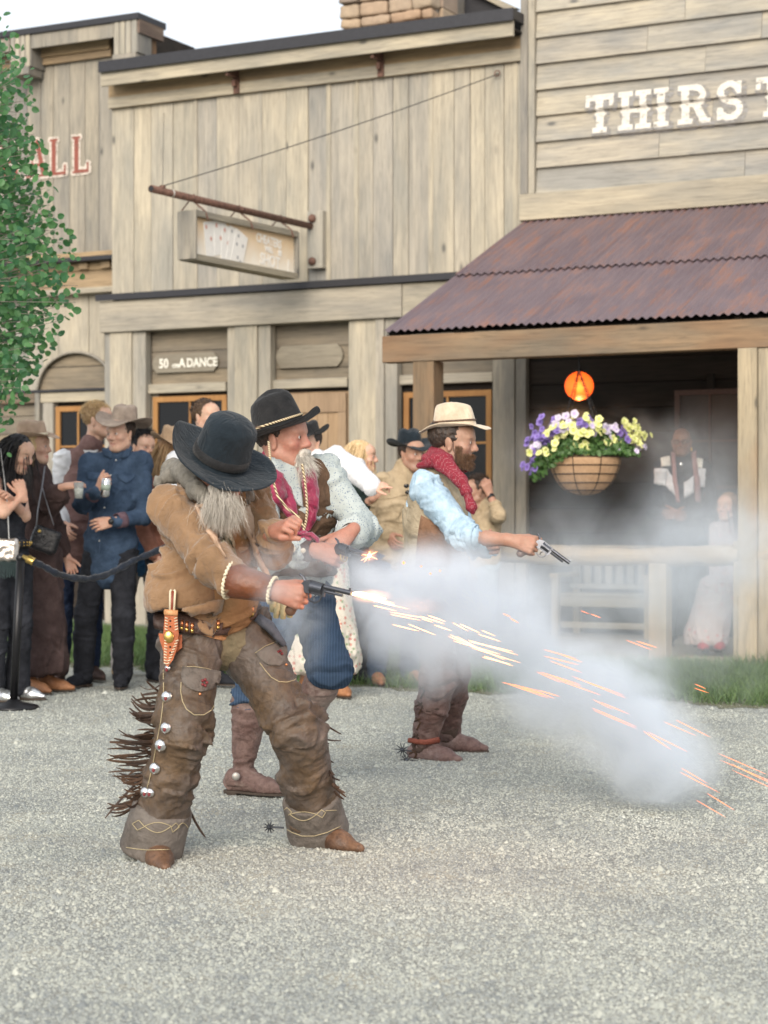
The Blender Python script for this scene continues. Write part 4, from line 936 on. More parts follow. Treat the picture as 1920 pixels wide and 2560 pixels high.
for i, me in enumerate(lms): me.materials.append(M['leaf']); at = me.color_attributes.new('tint', 'FLOAT_COLOR', 'POINT'); at.data.foreach_set('color', np.full((len(me.vertices), 4), i/5+.1, np.float32).ravel())
def on(p): x = CX+p[0]/p[1]*F; y = HY-(p[2]-CH)/p[1]*F; return -8 < x < 400 and -8 < y < 1100, y, x
vis = [p for p in leafpos if on(p)[0] and on(p)[2] < np.interp(on(p)[1], EY, EX)+14]; hid = [p for p in leafpos if not on(p)[0]]
lr.shuffle(vis); vis.sort(key=lambda p: p[1])
near, rest = vis[:300], vis[300:]+hid
for p in near:
    o = link('leaf', lr.choice(lms), None, tr, loc=p-T0); s = lr.uniform(.014, .027); o.scale = (s, s, s)
    o.rotation_euler = Vector(nrm(V(lr.gauss(0, .7), -1, lr.gauss(.2, .6)))).to_track_quat('Z', 'Y').to_euler(); o.rotation_euler.rotate_axis('Z', lr.uniform(0, 6.28))
n = len(rest); c = np.array(rest)-T0; rs2 = np.random.RandomState(8); nn = rs2.randn(n, 3)*V(.7, .5, .7)+V(0, -.9, .2); nn /= np.linalg.norm(nn, axis=1)[:, None]
a = np.cross(nn, rs2.randn(n, 3)); a /= np.linalg.norm(a, axis=1)[:, None]; b = np.cross(nn, a); s = (.013+.013*rs2.rand(n))[:, None]; vv = []
for k in range(7): q = k*2*math.pi/7; vv.append(c+s*((1.22 if k == 0 else 1)*math.cos(q)*a+.92*math.sin(q)*b)+nn*s*.22*abs(math.sin(q)))
i = np.arange(n)*7; v = np.stack(vv, 1).reshape(-1, 3); f = np.concatenate([np.stack([i, i+1, i+2, i+3], 1), np.stack([i, i+3, i+4, i+5], 1), np.stack([i, i+5, i+6, i+6], 1)[:, :4]])
f = [tuple(q) if q[2] != q[3] else tuple(q[:3]) for q in f.tolist()]; me = mesh(v, f); o = link('foliage', me, M['leaf'], tr, kind='stuff'); t_ = np.repeat(rs2.rand(n), 7); tint(o, np.stack([t_]*3, 1))
# ------------------------------------------------------------------ people: builders
from mathutils.bvhtree import BVHTree
UPZ = V(0, 0, 1)
def rot(v, ax, a):
    ax = nrm(ax); v = V(*v); return v*math.cos(a)+np.cross(ax, v)*math.sin(a)+ax*np.dot(ax, v)*(1-math.cos(a))
def head_prims(p):
    j = p.get('jaw', 1.0); ns = p.get('nose', 1.0); fe = p.get('fem', 0)
    q = [EL((0, -.018, .035), (.074, .096, .084)), EL((0, .028, -.04), (.058*j, .062, .074), k=.04), EL((0, .066, -.096), (.027*j, .024, .02), k=.03),
         RC((-.052*j, .0, -.06), (-.026*j, .058, -.094), .02, .016, k=.03), RC((.052*j, .0, -.06), (.026*j, .058, -.094), .02, .016, k=.03),
         EL((0, .045, .045), (.058, .05, .045), k=.04)]
    if not fe: q += [RC((-.042, .078, .026), (-.012, .088, .024), .010, .011, k=.015), RC((.042, .078, .026), (.012, .088, .024), .010, .011, k=.015)]
    q += [EL((-.043, .060, -.022), (.022, .022, .018), k=.025), EL((.043, .060, -.022), (.022, .022, .018), k=.025)]
    q += [SUB(EL((-.032, .103, .006), (.016, .018, .012), k=.016)), SUB(EL((.032, .103, .006), (.016, .018, .012), k=.016))]
    for s in (-1, 1): q += [EL((s*.031, .074, .006), (.0165, .0172, .0135), k=.006), SUB(EL((s*.031, .096, .0045), (.0125, .014, p.get('eye_h', .0052)), k=.002))]
    q += [RC((0, .086, .018), (0, .107*(.9+.1*ns), -.024), .0085, .0125*ns, k=.014), EL((-.0125, .093, -.030), (.0085*ns, .011, .0085), k=.008), EL((.0125, .093, -.030), (.0085*ns, .011, .0085), k=.008)]
    sm = p.get('smile', 0)
    q += [RC((-.024-.006*sm, .074, -.062+.007*sm), (0, .0885, -.0605), .0045, .0065, k=.008), RC((.024+.006*sm, .074, -.062+.007*sm), (0, .0885, -.0605), .0045, .0065, k=.008),
          RC((-.018, .076, -.0695), (0, .087, -.072), .0045, .007, k=.008), RC((.018, .076, -.0695), (0, .087, -.072), .0045, .007, k=.008)]
    if sm > .4: q += [SUB(EL((0, .092, -.0655), (.022, .012, .0045), k=.004))]
    for s in (-1, 1):
        q += [EL((s*.077, -.006, -.006), (.009, .019, .031), frame((s*.15, -.2, 1), (s*.35, 1, 0)), k=.01), EL((s*.080, -.004, -.034), (.006, .009, .01), k=.008)]
    q += [RC((0, -.022, -.05), (0, -.045, -.17), .052-.008*fe, .056-.01*fe, k=.03)]
    return q
def head_mesh(p, h):
    v, f = surf(head_prims(p), h, .012); v = relax(v, f, 1); c = np.ones((len(v), 3)); x, y, z = v.T
    lip = (np.exp(-((z+.0655-.15*abs(x)*p.get('smile', 0))/.0085)**2)*np.exp(-(x/.026)**4)*(y > .07))
    c *= 1-lip[:, None]*V(.12, .42, .36)*(1.2 if p.get('fem') else .8)
    chk = np.exp(-((abs(x)-.045)/.02)**2-((z+.03)/.025)**2)*(y > .03)+np.exp(-(x/.016)**2-((z+.02)/.02)**2)*(y > .085)
    c *= 1-chk[:, None]*V(.02, .22, .2)*p.get('ruddy', .6)
    eyr = np.exp(-((abs(x)-.031)/.017)**2-((z-.003)/.013)**2)*(y > .05); c *= 1-eyr[:, None]*V(.22, .30, .28)
    if p.get('stubble'):
        s = (1/(1+np.exp((z+.045)/.006)))*(y > -.01)*(1-lip)+np.exp(-((z+.05)/.008)**2)*(abs(x) < .03)*(y > .07)
        c *= 1-np.clip(s, 0, 1)[:, None]*V(.45, .42, .36)*p['stubble']
    if p.get('smile', 0) > .4:
        m = (abs(z+.0655-.003) < .006) & (abs(x) < .021) & (y > .06) & (y < .084); c[m] = V(1.6, 1.9, 2.2)
    return v, f, c
def hand_prims(w, d, n, side=1, curl=(.3, .3, .3, .3), thumb=(.9, .3), s=1.0, spread=.05):
    'side +1: thumb lies along cross(d,n), -1: the other way'
    d = nrm(d); n = nrm(n-d*np.dot(n, d)); t = np.cross(d, n)*side; q = []
    offs = (.031, .0105, -.010, -.029); ln = (.070, .078, .072, .056); kn = []
    if np.isscalar(curl): curl = (curl,)*4
    for i in range(4):
        k = w+(d*(.088-.004*abs(i-1.2))+t*offs[i]+n*.004*(1.5-abs(i-1.5)))*s; kn.append(k); q.append(RC(w+(d*.012+t*offs[i]*.55)*s, k-n*.004*s, .0165*s, .0125*s, k=.012))
        a = curl[i]*.7; p = k; e = rot(d, n, 0)+t*spread*(1.5-i); e = nrm(e)
        for L_, r0, r1, c in ((.44, .0098, .0088, 1), (.31, .0088, .0080, 1.15), (.25, .0080, .0068, .8)):
            ang = a if L_ == .44 else curl[i]*c; e = rot(e, np.cross(d, -n), ang)
            p2 = p+e*ln[i]*L_*s; q.append(RC(p, p2, r0*s, r1*s, k=.0025)); p = p2
    b0 = w+(d*.022+t*.022-n*.008)*s; e = nrm(d*.75+t*thumb[0]-n*.25); b1 = b0+e*.042*s; e2 = nrm(rot(e, np.cross(t, d), thumb[1])-n*thumb[1]*.5); b2 = b1+e2*.033*s; e3 = nrm(e2*.9+d*.35-n*thumb[1]*.3); b3 = b2+e3*.027*s
    q += [RC(b0, b1, .0165*s, .0125*s, k=.012), RC(b1, b2, .0115*s, .0105*s, k=.004), RC(b2, b3, .0105*s, .008*s, k=.003)]
    q.append(RC(w-d*.03*s, w+d*.02*s, .025*s, .0255*s, k=.012, flat=.75, fd=n)); return q
def joinm(parts):
    vs, fs, cs, n = [], [], [], 0
    for v, f, c in parts: vs.append(v); fs.append(f+n); cs.append(c); n += len(v)
    return np.concatenate(vs), np.concatenate(fs), np.concatenate(cs)
EYES = {}
class Person:
    def __init__(s, J, label, skin, head=None, hres=.0045, bres=.009, hands=True, hand_s=1.0, parent=True, name='person', **tags):
        s.J = {k: V(*v) for k, v in J.items()}; J = s.J; s.g = (J['anL']+J['anR'])/2; s.g = V(s.g[0], s.g[1], 0)
        s.root = empty(name, tuple(s.g), label=label, cat='person', **tags); s.pool = []; head = head or {}; s.head = head
        up, fw = J['up'], J['hf']; s.A = frame(up, fw); s.hc = J['head']; s.hs = head.get('s', 1.0)
        hv, hf, hcol = head_mesh(head, hres); hv = (hv*s.hs)@s.A.T+s.hc; parts = [(hv, hf, hcol)]
        tp = s.torso(-.016)+s.arm('L', -.012)+s.arm('R', -.012)+s.leg('L', -.014)+s.leg('R', -.014)+[RC(s.J['neck']-s.U*.03, s.hc-s.A[:, 2]*.09*s.hs, .055, .048)]
        v, f = surf(tp, bres*1.3); parts.append((v, f, np.ones((len(v), 3))))
        for sd in 'LR':
            k = 'hand'+sd
            if k not in head and k not in J and not hands: continue
            hp = head.get(k, {}) ; w = J['wr'+sd]; fa = nrm(w-J['el'+sd]); d = nrm(hp.get('d', fa)); n = hp.get('n', s.Rr*(1 if sd == 'R' else -1))
            sgn = 1 if sd == 'L' else -1; sgn *= hp.get('flip', 1)
            hv, hf_ = surf(hand_prims(w, d, V(*n), sgn, hp.get('curl', (.35, .4, .45, .5)), hp.get('thumb', (.6, .2)), hand_s, hp.get('spread', .05))+[RC(w-fa*.14, w-fa*.02, .036*hand_s, .026*hand_s, k=.02)], min(hres, .0038) if hres < .006 else hres, .01)
            parts.append((hv, hf_, np.ones((len(hv), 3))*V(1, .93, .92)))
        v, f, c = joinm(parts); s.body = s.add('body', mesh(v, f), skin, smooth=True); tint(s.body, c)
        if head.get('eyes', True):
            for sg in (-1, 1):
                m = MB(); c = V(sg*.031, .0785, .006); m.ball((0, 0, 0), .0118, 12); look = head.get('look', (0, 1, 0)); e = nrm(look); m.ball(e*.0068, .0068, 10, 1); m.ball(e*.0105, .0034, 8, 2)
                for i in range(len(m.v)): m.v[i] = ((m.v[i]+c)*s.hs)@s.A.T+s.hc
                o = m.build('eye', [M['eyewhite'], head.get('iris', M['iris']), M['pupil']], s.body, smooth=True)
        if 'brow' in head:
            for sg in (-1, 1):
                rs_ = np.random.RandomState(3); n = 90; t_ = rs_.rand(n); th = head.get('brow_h', 1.0); rt = np.stack([sg*(.012+.036*t_), .0905-.016*t_**2+.001, .025+.006*np.sin(t_*2.6)+rs_.randn(n)*.0018*th], 1); rt = (rt*s.hs)@s.A.T+s.hc
                v, f = ribbons(rt, np.tile(s.A@nrm(V(sg*1, .25, .1)), (n, 1)), .009, .0022, .1, .0, 2, 4, .3); link('eyebrow', mesh(v, f), head['brow'], s.body)
    def add(s, name, me, mat, **k):
        o = link(name, me, mat, s.root, **k); o.location = -s.g[0], -s.g[1], -s.g[2]; return o
    @property
    def U(s): return nrm((s.J['shL']+s.J['shR'])/2-s.J['pelvis'])
    @property
    def Rr(s): r = s.J['shR']-s.J['shL']; return nrm(r-s.U*np.dot(r, s.U))
    @property
    def F(s): return np.cross(s.U, s.Rr)
    def torso(s, e=0, bulk=1.0, hem=0.0, sh=1.0, belly=0):
        J = s.J; U, Rr, Fw = s.U, s.Rr, s.F; mid = (J['shL']+J['shR'])/2; P = J['pelvis']; hr = nrm(J['hipR']-J['hipL']); hf = nrm(np.cross(UPZ, hr)); A2 = frame(UPZ*.5+U*.5, hf*.5+Fw*.5); A1 = frame(U, Fw); B_ = s.head.get('build', 1.0)*bulk; w = s.head.get('sw', 1.0)
        q = [EL(P+U*.02, V(.168*w*B_, .122*B_, .13)+e, A2, k=.05), RC(P+U*.08, P*.5+mid*.5, .135*B_+e, .142*B_*w+e, k=.06, flat=.78, fd=Fw), EL(P*.36+mid*.64+Fw*.01, V(.168*w*B_, .118*B_, .18)+e, A1, k=.05)]
        if belly: q.append(EL(P+U*.12+Fw*.07, V(.13, .09+belly, .13)+e, A1, k=.06))
        q += [RC(mid+(J['shL']-mid)*.86*sh-U*.015, mid+(J['shR']-mid)*.86*sh-U*.015, .066+e, .066+e, k=.05, fold=.6), RC(mid-Fw*.01-U*.01, J['neck']+U*.02, .078+e, .06+e, k=.05, fold=.4)]
        if hem: q.append(RC(P-UPZ*.0, P-UPZ*hem, .142*B_+e, .150*B_+e, k=.05, flat=.8, fd=hf))
        return q
    def arm(s, sd, e=0, t=1.0, r=(.056, .047, .034), ti=1.0, k=.03):
        J = s.J; a, b, c = J['sh'+sd], J['el'+sd], J['wr'+sd]; q = [RC(a, b, r[0]+e, r[1]+e, k=k)]
        if t > 0: q.append(RC(b, b+(c-b)*t, r[1]+e, (r[1]+(r[2]-r[1])*t)*ti+e, k=k))
        return q
    def leg(s, sd, e=0, t=1.0, r=(.092, .066, .046), flare=0, k=.03):
        J = s.J; a, b, c = J['hip'+sd], J['kn'+sd], J['an'+sd]; q = [RC(a, b, r[0]+e, r[1]+e, k=.05)]
        if t > 0: m = b+(c-b)*.35; q += [RC(b, m, r[1]+e, r[1]*.96+e, k=k), RC(m, b+(c-b)*t, r[1]*.96+e, r[2]+e+flare, k=k)]
        return q
    def wear(s, name, prims, mat, h=.008, amp=.006, pool=True, **k):
        o = garment(name, prims, mat, s.root, h, amp, **k); o.location = -s.g[0], -s.g[1], -s.g[2]
        if pool: s.pool.append(o)
        return o
    def bvh(s, only=None):
        vs, fs, n = [], [], 0
        for o in (only or s.pool):
            c = np.empty(len(o.data.vertices)*3, np.float32); o.data.vertices.foreach_get('co', c); vs += [Vector(x) for x in c.reshape(-1, 3)]; fs += [[i+n for i in p.vertices] for p in o.data.polygons]; n = len(vs)
        return BVHTree.FromPolygons(vs, fs)
    def boots(s, mat, sole, hgt=.16, e=0.0, heel=.03, h=.007, amp=.003, toe=1.0, shaft=.05, name='boot', shaft_mat=None):
        for sd in 'LR':
            J = s.J; an = J['an'+sd]; to = J['toe'+sd]; d = to-an; fl = nrm(V(d[0], d[1], 0)); dn = nrm(np.cross(np.cross(fl, nrm(d-nrm(an-J['kn'+sd])*0)), fl)) if False else None
            sh = nrm(J['kn'+sd]-an); dd = nrm(d-sh*np.dot(d, sh)*.0); upf = nrm(sh-dd*np.dot(sh, dd)) if abs(np.dot(sh, dd)) < .98 else UPZ
            up = J.get('fu'+sd, UPZ); ff = nrm(d-up*np.dot(d, up)); sole0 = an-up*.085; L_ = .20*toe
            ball = sole0+ff*.125+up*.032; tip = sole0+ff*(L_)+up*.024; hb = sole0-ff*.045+up*.045
            q = [RC(an+sh*(hgt), an+sh*.02, shaft+e, .046+e, k=.02), RC(an, hb, .043+e, .036+e, k=.02), RC(an, ball, .044+e, .036+e, k=.03, flat=.95, fd=up), RC(hb, ball, .036+e, .041+e, k=.03, fold=.2), RC(ball, tip, .040+e, .022+e, k=.03, flat=.85, fd=up, fold=.2), CUT(sole0+up*.010, -up, .004)]
            o = s.wear(name, q, mat, h=h, amp=amp, pool=True, seed=ord(sd))
            # sole and heel follow the foot outline
            r_ = np.cross(ff, up); m = MB(); pl = [(-.085, .022), (-.06, .036), (.0, .033), (.08, .042), (.14, .043), (L_-.005, .026), (L_+.022, .008)]; n_ = len(pl)
            out = [(a, b) for a, b in pl]+[(a, -b) for a, b in pl[::-1]]; top = [sole0+ff*a+r_*b*(1+e*8)+up*.012 for a, b in out]; bot = [p-up*.010 for p in top]; k_ = len(out)
            m.add(top+bot, [tuple(range(k_)), tuple(range(k_, 2*k_))[::-1]]+[(i, i+k_, (i+1) % k_+k_, (i+1) % k_) for i in range(k_)])
            hl = [(a, b) for a, b in out if a < -.0]+[(-.015, -.034), (-.015, .034)]; hl = [(-.085, .02), (-.05, .034), (-.012, .034), (-.012, -.034), (-.05, -.034), (-.085, -.02)]
            if heel: top = [sole0+ff*a+r_*b+up*.002 for a, b in hl]; bot = [sole0+ff*(a*.93)+r_*b*.92-up*heel for a, b in hl]; k_ = 6; m.add(top+bot, [tuple(range(k_)), tuple(range(k_, 2*k_))[::-1]]+[(i, i+k_, (i+1) % k_+k_, (i+1) % k_) for i in range(k_)])
            for i in range(len(m.v)): m.v[i] = m.v[i]
            so_ = m.build('sole', sole, o)
    def hairdo(s, kind, mat, mat2=None, ln=.3, n=900, seed=1, width=.004, part=0, hatted=True):
        A, c, k = s.A, s.hc, s.hs; rs_ = np.random.RandomState(seed); W = lambda p: (np.asarray(p)*k)@A.T+c
        shell = [EL(c+A@V(0, -.024, .042)*k, V(.083, .101, .089)*k, A, k=.01)]
        cutf = [SUB(EL(c+A@V(0, .085, -.035)*k, V(.078, .095, .095)*k, A, k=.02)), CUT(c+A@V(0, 0, -.03 if kind == 'short' else -.06)*k, A@nrm(V(0, .9 if kind == 'short' else .3, -1)), .01)]
        if kind == 'short':
            v, f = surf(shell+cutf, .006); v = v+vnormals(v, f)*(.004*noise3(v*60)+.004*noise3(v*120))[:, None]; o = s.add('hair', mesh(v, f), mat, smooth=True)
            d = rs_.randn(n, 3); d[:, 2] = np.abs(d[:, 2]); d /= np.linalg.norm(d, axis=1)[:, None]; p = d*V(.083, .101, .089)+V(0, -.024, .04); m = ~((p[:, 1] > .03) & (p[:, 2] < .07)) & ((p[:, 2] < .035) | (not hatted)); p, d = p[m], d[m]
            v, f = ribbons(W(p), (d*.6+(V(0, -.1, -.8) if hatted else V(.2*part, .5, .35)))@A.T, ln, width, .5, .1, 3, seed, .35); link('hair_strands', mesh(v, f), mat2 or mat, o)
        else:
            back = nrm(V(*(A@V(0, -1, 0)))*V(1, 1, 0)); dn = V(0, 0, -1); c0 = c+A@V(0, -.03, 0)*k; L_ = ln
            q = shell+cutf+[RC(c+A@V(-.045, -.03, 0)*k, c+A@V(-.055, -.045, 0)*k+dn*L_*.75, .05*k, .034*k, k=.03), RC(c+A@V(.045, -.03, 0)*k, c+A@V(.055, -.045, 0)*k+dn*L_*.75, .05*k, .034*k, k=.03), RC(c0, c0+dn*L_*.85+back*.05, .075*k, .05*k, k=.04)]
            v, f = surf(q, .008); v = relax(v, f, 1); v = v+vnormals(v, f)*(.007*noise3(v*V(70, 70, 9)))[:, None]; o = s.add('hair', mesh(v, f), mat, smooth=True)
            d = rs_.randn(n, 3); d /= np.linalg.norm(d, axis=1)[:, None]; p = d*V(.085, .102, .09)+V(0, -.024, .042); m = ~((p[:, 1] > .035) & (p[:, 2] < .085)) & (p[:, 2] > -.05) & ((p[:, 2] < .05) | (not hatted)); p, d = p[m], d[m]
            tang = d*.35+V(0, -.25, -.6); v, f = ribbons(W(p), tang@A.T, ln*1.15, width*1.6, .35, 2.6, 7, seed, .12); link('hair_strands', mesh(v, f), mat2 or mat, o)
        return o
    def beard(s, mat, mat2, ln=.03, n=1400, full=1, width=.002, seed=2, low=-.02, only=None, grav=.5, tache=.028):
        A, c, k = s.A, s.hc, s.hs; rs_ = np.random.RandomState(seed); W = lambda p: (np.asarray(p)*k)@A.T+c; e = s.bvh_head()
        th = (rs_.rand(n)*2-1)*1.35; z = -.115+(.115+low)*rs_.rand(n)**.8; 
        if only == 'goatee': th *= .36; z = -.115+.055*rs_.rand(n)
        pts, nr = [], []
        for a, zz in zip(th, z):
            if only != 'goatee' and abs(a) < .38 and -.078 < zz: continue
            if only != 'goatee' and abs(a) < .95 and zz > -.045: continue
            o_ = W(V(.2*math.sin(a), .02+.2*math.cos(a), zz)); dr = nrm(W(V(0, .0, zz))-o_); hit = e.ray_cast(Vector(o_), Vector(dr))
            if hit[0] is not None: pts.append(V(*hit[0])); nr.append(V(*hit[1]))
        for i in range(int(n*.22) if tache else 0):    # moustache
            x = (rs_.rand()*2-1)*.036; zz = -.052-.012*abs(x/.036)+rs_.randn()*.003; o_ = W(V(x, .25, zz)); hit = e.ray_cast(Vector(o_), Vector(A@V(0, -1, 0)))
            if hit[0] is not None: pts.append(V(*hit[0])); nr.append(V(*hit[1])*.5+A@V(np.sign(x)*.9, .15, -.35))
        pts = np.array(pts); nr = np.array(nr); nt_ = int(n*.22) if tache else 0; lens = np.full(len(pts), ln); 
        if tache: lens[-min(nt_, len(pts)):] = tache
        q = nr*.55+(A@V(0, .25, -.8))
        if tache: q[-nt_:] = nr[-nt_:]*1.2+A@V(0, .1, -.3)
        v, f = ribbons(pts-nr*.002, q, lens, width, .35, grav, 4, seed, .22); half = len(f)//2
        o = s.add('beard', mesh(v, f), mat); o.data.materials.append(mat2); o.data.polygons.foreach_set('material_index', (rs_.rand(len(f)) < .4).astype(np.int32)); return o
    def bvh_head(s):
        if not hasattr(s, '_bh'):
            v = s.body.data.vertices; c = np.empty(len(v)*3, np.float32); v.foreach_get('co', c); s._bh = BVHTree.FromPolygons([Vector(x) for x in c.reshape(-1, 3)], [list(p.vertices) for p in s.body.data.polygons])
        return s._bh
    # things laid onto the clothes where the photograph shows them
    def pxpatch(s, name, Lp, Rp, mat, bv=None, off=.005, thick=.004, nu=8, nv=14, wav=0, par=None, seed=0):
        bv = bv or s.bvh(); Lp = np.array(Lp, float); Rp = np.array(Rp, float)
        def along(P, t):
            d = np.r_[0, np.cumsum(np.linalg.norm(np.diff(P, axis=0), axis=1))]; d /= d[-1]; return np.array([np.interp(t, d, P[:, 0]), np.interp(t, d, P[:, 1])])
        O = Vector((0, 0, CH)); top, bot = [], []; G_ = []
        for j in range(nv+1):
            a, b = along(Lp, j/nv), along(Rp, j/nv)
            for i in range(nu+1):
                p = a+(b-a)*i/nu; dr = Vector(((p[0]-CX)/F, 1, (HY-p[1])/F)).normalized(); hit = bv.ray_cast(O, dr); G_.append((j, i, V(*dr), hit[3] if hit[0] is not None else None, V(*hit[1]) if hit[0] is not None else None))
        ds = sorted(g[3] for g in G_ if g[3] is not None)
        if not ds: return None
        med = ds[len(ds)//2]; ok = [g for g in G_ if g[3] is not None and abs(g[3]-med) < .16]
        for j, i, dr, dist, nn in G_:
            if dist is None or abs(dist-med) >= .16: q = min(ok, key=lambda g: (g[0]-j)**2+(g[1]-i)**2); dist, nn = q[3], q[4]
            pos = V(0, 0, CH)+dr*dist; nn = nn if np.dot(nn, dr) < 0 else -nn; nn = nrm(nn*.6+V(0, -1, 0)*.4)
            w_ = wav*noise3(np.array([[i*.9+seed, j*.35, seed]]))[0] if wav else 0
            bulge = math.sin(math.pi*i/nu)**.5*thick; top.append(pos+nn*(off+bulge+w_)); bot.append(pos-nn*.004)
        W_ = nu+1; n = len(top); f = []
        for j in range(nv):
            for i in range(nu): q = j*W_+i; f.append((q, q+W_, q+W_+1, q+1))
        rim = [i for i in range(W_)]+[j*W_+nu for j in range(1, nv+1)]+[nv*W_+i for i in range(nu-1, -1, -1)]+[j*W_ for j in range(nv-1, 0, -1)]
        for a, b in zip(rim, rim[1:]+rim[:1]): f.append((a, b, b+n, a+n))
        me = mesh(top+bot, f); 
        if par is not None: return link(name, me, mat, par, smooth=True)
        return s.add(name, me, mat, smooth=True)
    def pxline(s, name, pts, r, mat, bv=None, off=.003, par=None, n=6, sub=6):
        bv = bv or s.bvh(); O = Vector((0, 0, CH)); P = []; last = 7
        for a, b in zip(pts, pts[1:]):
            for t in range(sub): P.append(V(*a)*(1-t/sub)+V(*b)*t/sub)
        P.append(V(*pts[-1])); out = []
        for p in P:
            dr = Vector(((p[0]-CX)/F, 1, (HY-p[1])/F)).normalized(); hit = bv.ray_cast(O, dr)
            if hit[0] is not None: out.append((hit[3], V(*dr)))
        if len(out) < 3: return None
        med = sorted(q[0] for q in out)[len(out)//2]; out = [V(0, 0, CH)+dr*(d-off) for d, dr in out if abs(d-med) < .16]
        m = MB(); m.tube(out, r, n)
        return m.build(name, mat, par, smooth=True) if par is not None else s.add(name, m.mesh(), mat, smooth=True)
    def at(s, px, py, off=.0, bv=None):
        bv = bv or s.bvh(); dr = Vector(((px-CX)/F, 1, (HY-py)/F)).normalized(); hit = bv.ray_cast(Vector((0, 0, CH)), dr)
        return V(*hit[0])-V(*dr)*off if hit[0] is not None else None
def hat(P, mat, c, up, fwd, bs=.19, bf=.19, hx=.080, hy=.098, ch=.12, curl=.04, droop=.02, crown='cattle', band=None, lift=0.0, curlp=2.2, flop=0, seed=0, bandh=.02, bandz=.012, asym=0.0, parent=None, taper=.86):
    hx *= 1.09; hy *= 1.09; A = frame(up, fwd); N = 56; rings = []; prof = []
    for i in range(15):
        t = i/14; prof.append(t)
    def crown_pt(t, a):      # t 0 centre of the top .. 1 base
        ca, sa = math.cos(a), math.sin(a)          # ca: side axis, sa: forward axis
        if t < .6: q = t/.6; rad = q*taper; z = ch*(1-.16*q**3.5)
        else: q = (t-.6)/.4; rad = taper+(1-taper)*q**.8; z = ch*(.84*(1-q))
        x, y = hx*rad*ca, hy*rad*sa
        if crown == 'cattle': z -= .036*math.exp(-(x/.026)**2)*max(0, 1-(t/.62)**4); z -= .016*math.exp(-((abs(x)-.05)/.022)**2-((y-.05)/.035)**2)*(t < .62); x *= 1-.22*math.exp(-((y-.07)/.05)**2)*(z/ch)
        if crown == 'tear': z -= .034*math.exp(-(x/.03)**2-((y+.01)/.06)**2)*max(0, 1-(t/.6)**4); x *= 1-.33*math.exp(-((y-.065)/.045)**2)*min(1, z/ch*1.2); z -= .02*max(0, y/hy)*(z/ch)
        if crown == 'round': z += .012*math.sqrt(max(0, 1-(t/.6)**2)) if t < .6 else 0
        if crown == 'high': z += .02*math.exp(-(x/.05)**2)*(t < .6)*(1-t/.6)-.02*math.exp(-((abs(x)-.03)/.02)**2)*max(0, 1-t/.6); z += .012*y/hy*(z/ch); x *= 1-.25*math.exp(-((y-.06)/.05)**2)*(z/ch)
        if crown == 'flat': z = min(z, ch*.93)-.008*math.exp(-(x/.05)**2-(y/.06)**2)
        return V(x, y, z)
    def brim_pt(q, a):
        ca, sa = math.cos(a), math.sin(a); rx = hx+(bs-hx)*q; ry = hy+(bf-hy)*q; cu = curl*(1+asym*ca)
        z = cu*abs(ca)**curlp*q**1.7-droop*abs(sa)**2*q**1.6*(1 if sa > 0 else .8)+lift*q**2; x = rx*ca*(1-.12*(abs(cu)/.06)*q**2*abs(ca)**2); y = ry*sa
        z += flop*noise3(np.array([[ca*1.3+seed, sa*1.3, seed]]))[0]*q**1.5+.0025*noise3(np.array([[ca*4+seed, sa*4, q*3]]))[0]
        return V(x, y, z)
    v = []; f = []
    for side in (0, 1):
        for i in range(1, 15):
            for k in range(N): a = 2*math.pi*k/N; p = crown_pt(i/14, a); v.append(p if side == 0 else V(p[0]*.96, p[1]*.96, p[2]-.003))
        for i in range(1, 11):
            for k in range(N): a = 2*math.pi*k/N; p = brim_pt(i/10, a); v.append(p-V(0, 0, .0035*side) if i < 10 else p-V(0, 0, .0035*side))
    R_ = 24; tot = R_*N
    for side in (0, 1):
        o = side*tot
        for i in range(R_-1):
            for k in range(N):
                k2 = (k+1) % N; q = (o+i*N+k, o+(i+1)*N+k, o+(i+1)*N+k2, o+i*N+k2); f.append(q if side == 0 else q[::-1])
    for k in range(N): k2 = (k+1) % N; f.append(((R_-1)*N+k, tot+(R_-1)*N+k, tot+(R_-1)*N+k2, (R_-1)*N+k2))
    v += [crown_pt(0, 0), crown_pt(0, 0)-V(0, 0, .003)]
    for k in range(N): k2 = (k+1) % N; f.append((2*tot, k, k2)); f.append((2*tot+1, tot+k2, tot+k))
    v = np.array(v)@A.T+V(*c); o = P.add('hat', mesh(v, f), mat, smooth=True)
    if band is not None:
        m = MB(); w_ = []
        for zz, e in ((bandz-.001, .001), (bandz, .0045), (bandz+bandh, .004), (bandz+bandh+.001, .0)):
            for k in range(N):
                a = 2*math.pi*k/N; lo, hi = .6, 1.0
                for _ in range(18):
                    md = (lo+hi)/2
                    if crown_pt(md, a)[2] > zz: lo = md
                    else: hi = md
                p = crown_pt(lo, a); p = V(p[0]*(1+e/.085), p[1]*(1+e/.085), zz); w_.append(p)
        m.add(np.array(w_)@A.T+V(*c), [(j*N+k, j*N+(k+1) % N, (j+1)*N+(k+1) % N, (j+1)*N+k) for j in range(3) for k in range(N)]); m.build('hat_band', band, o, smooth=True)
    return o
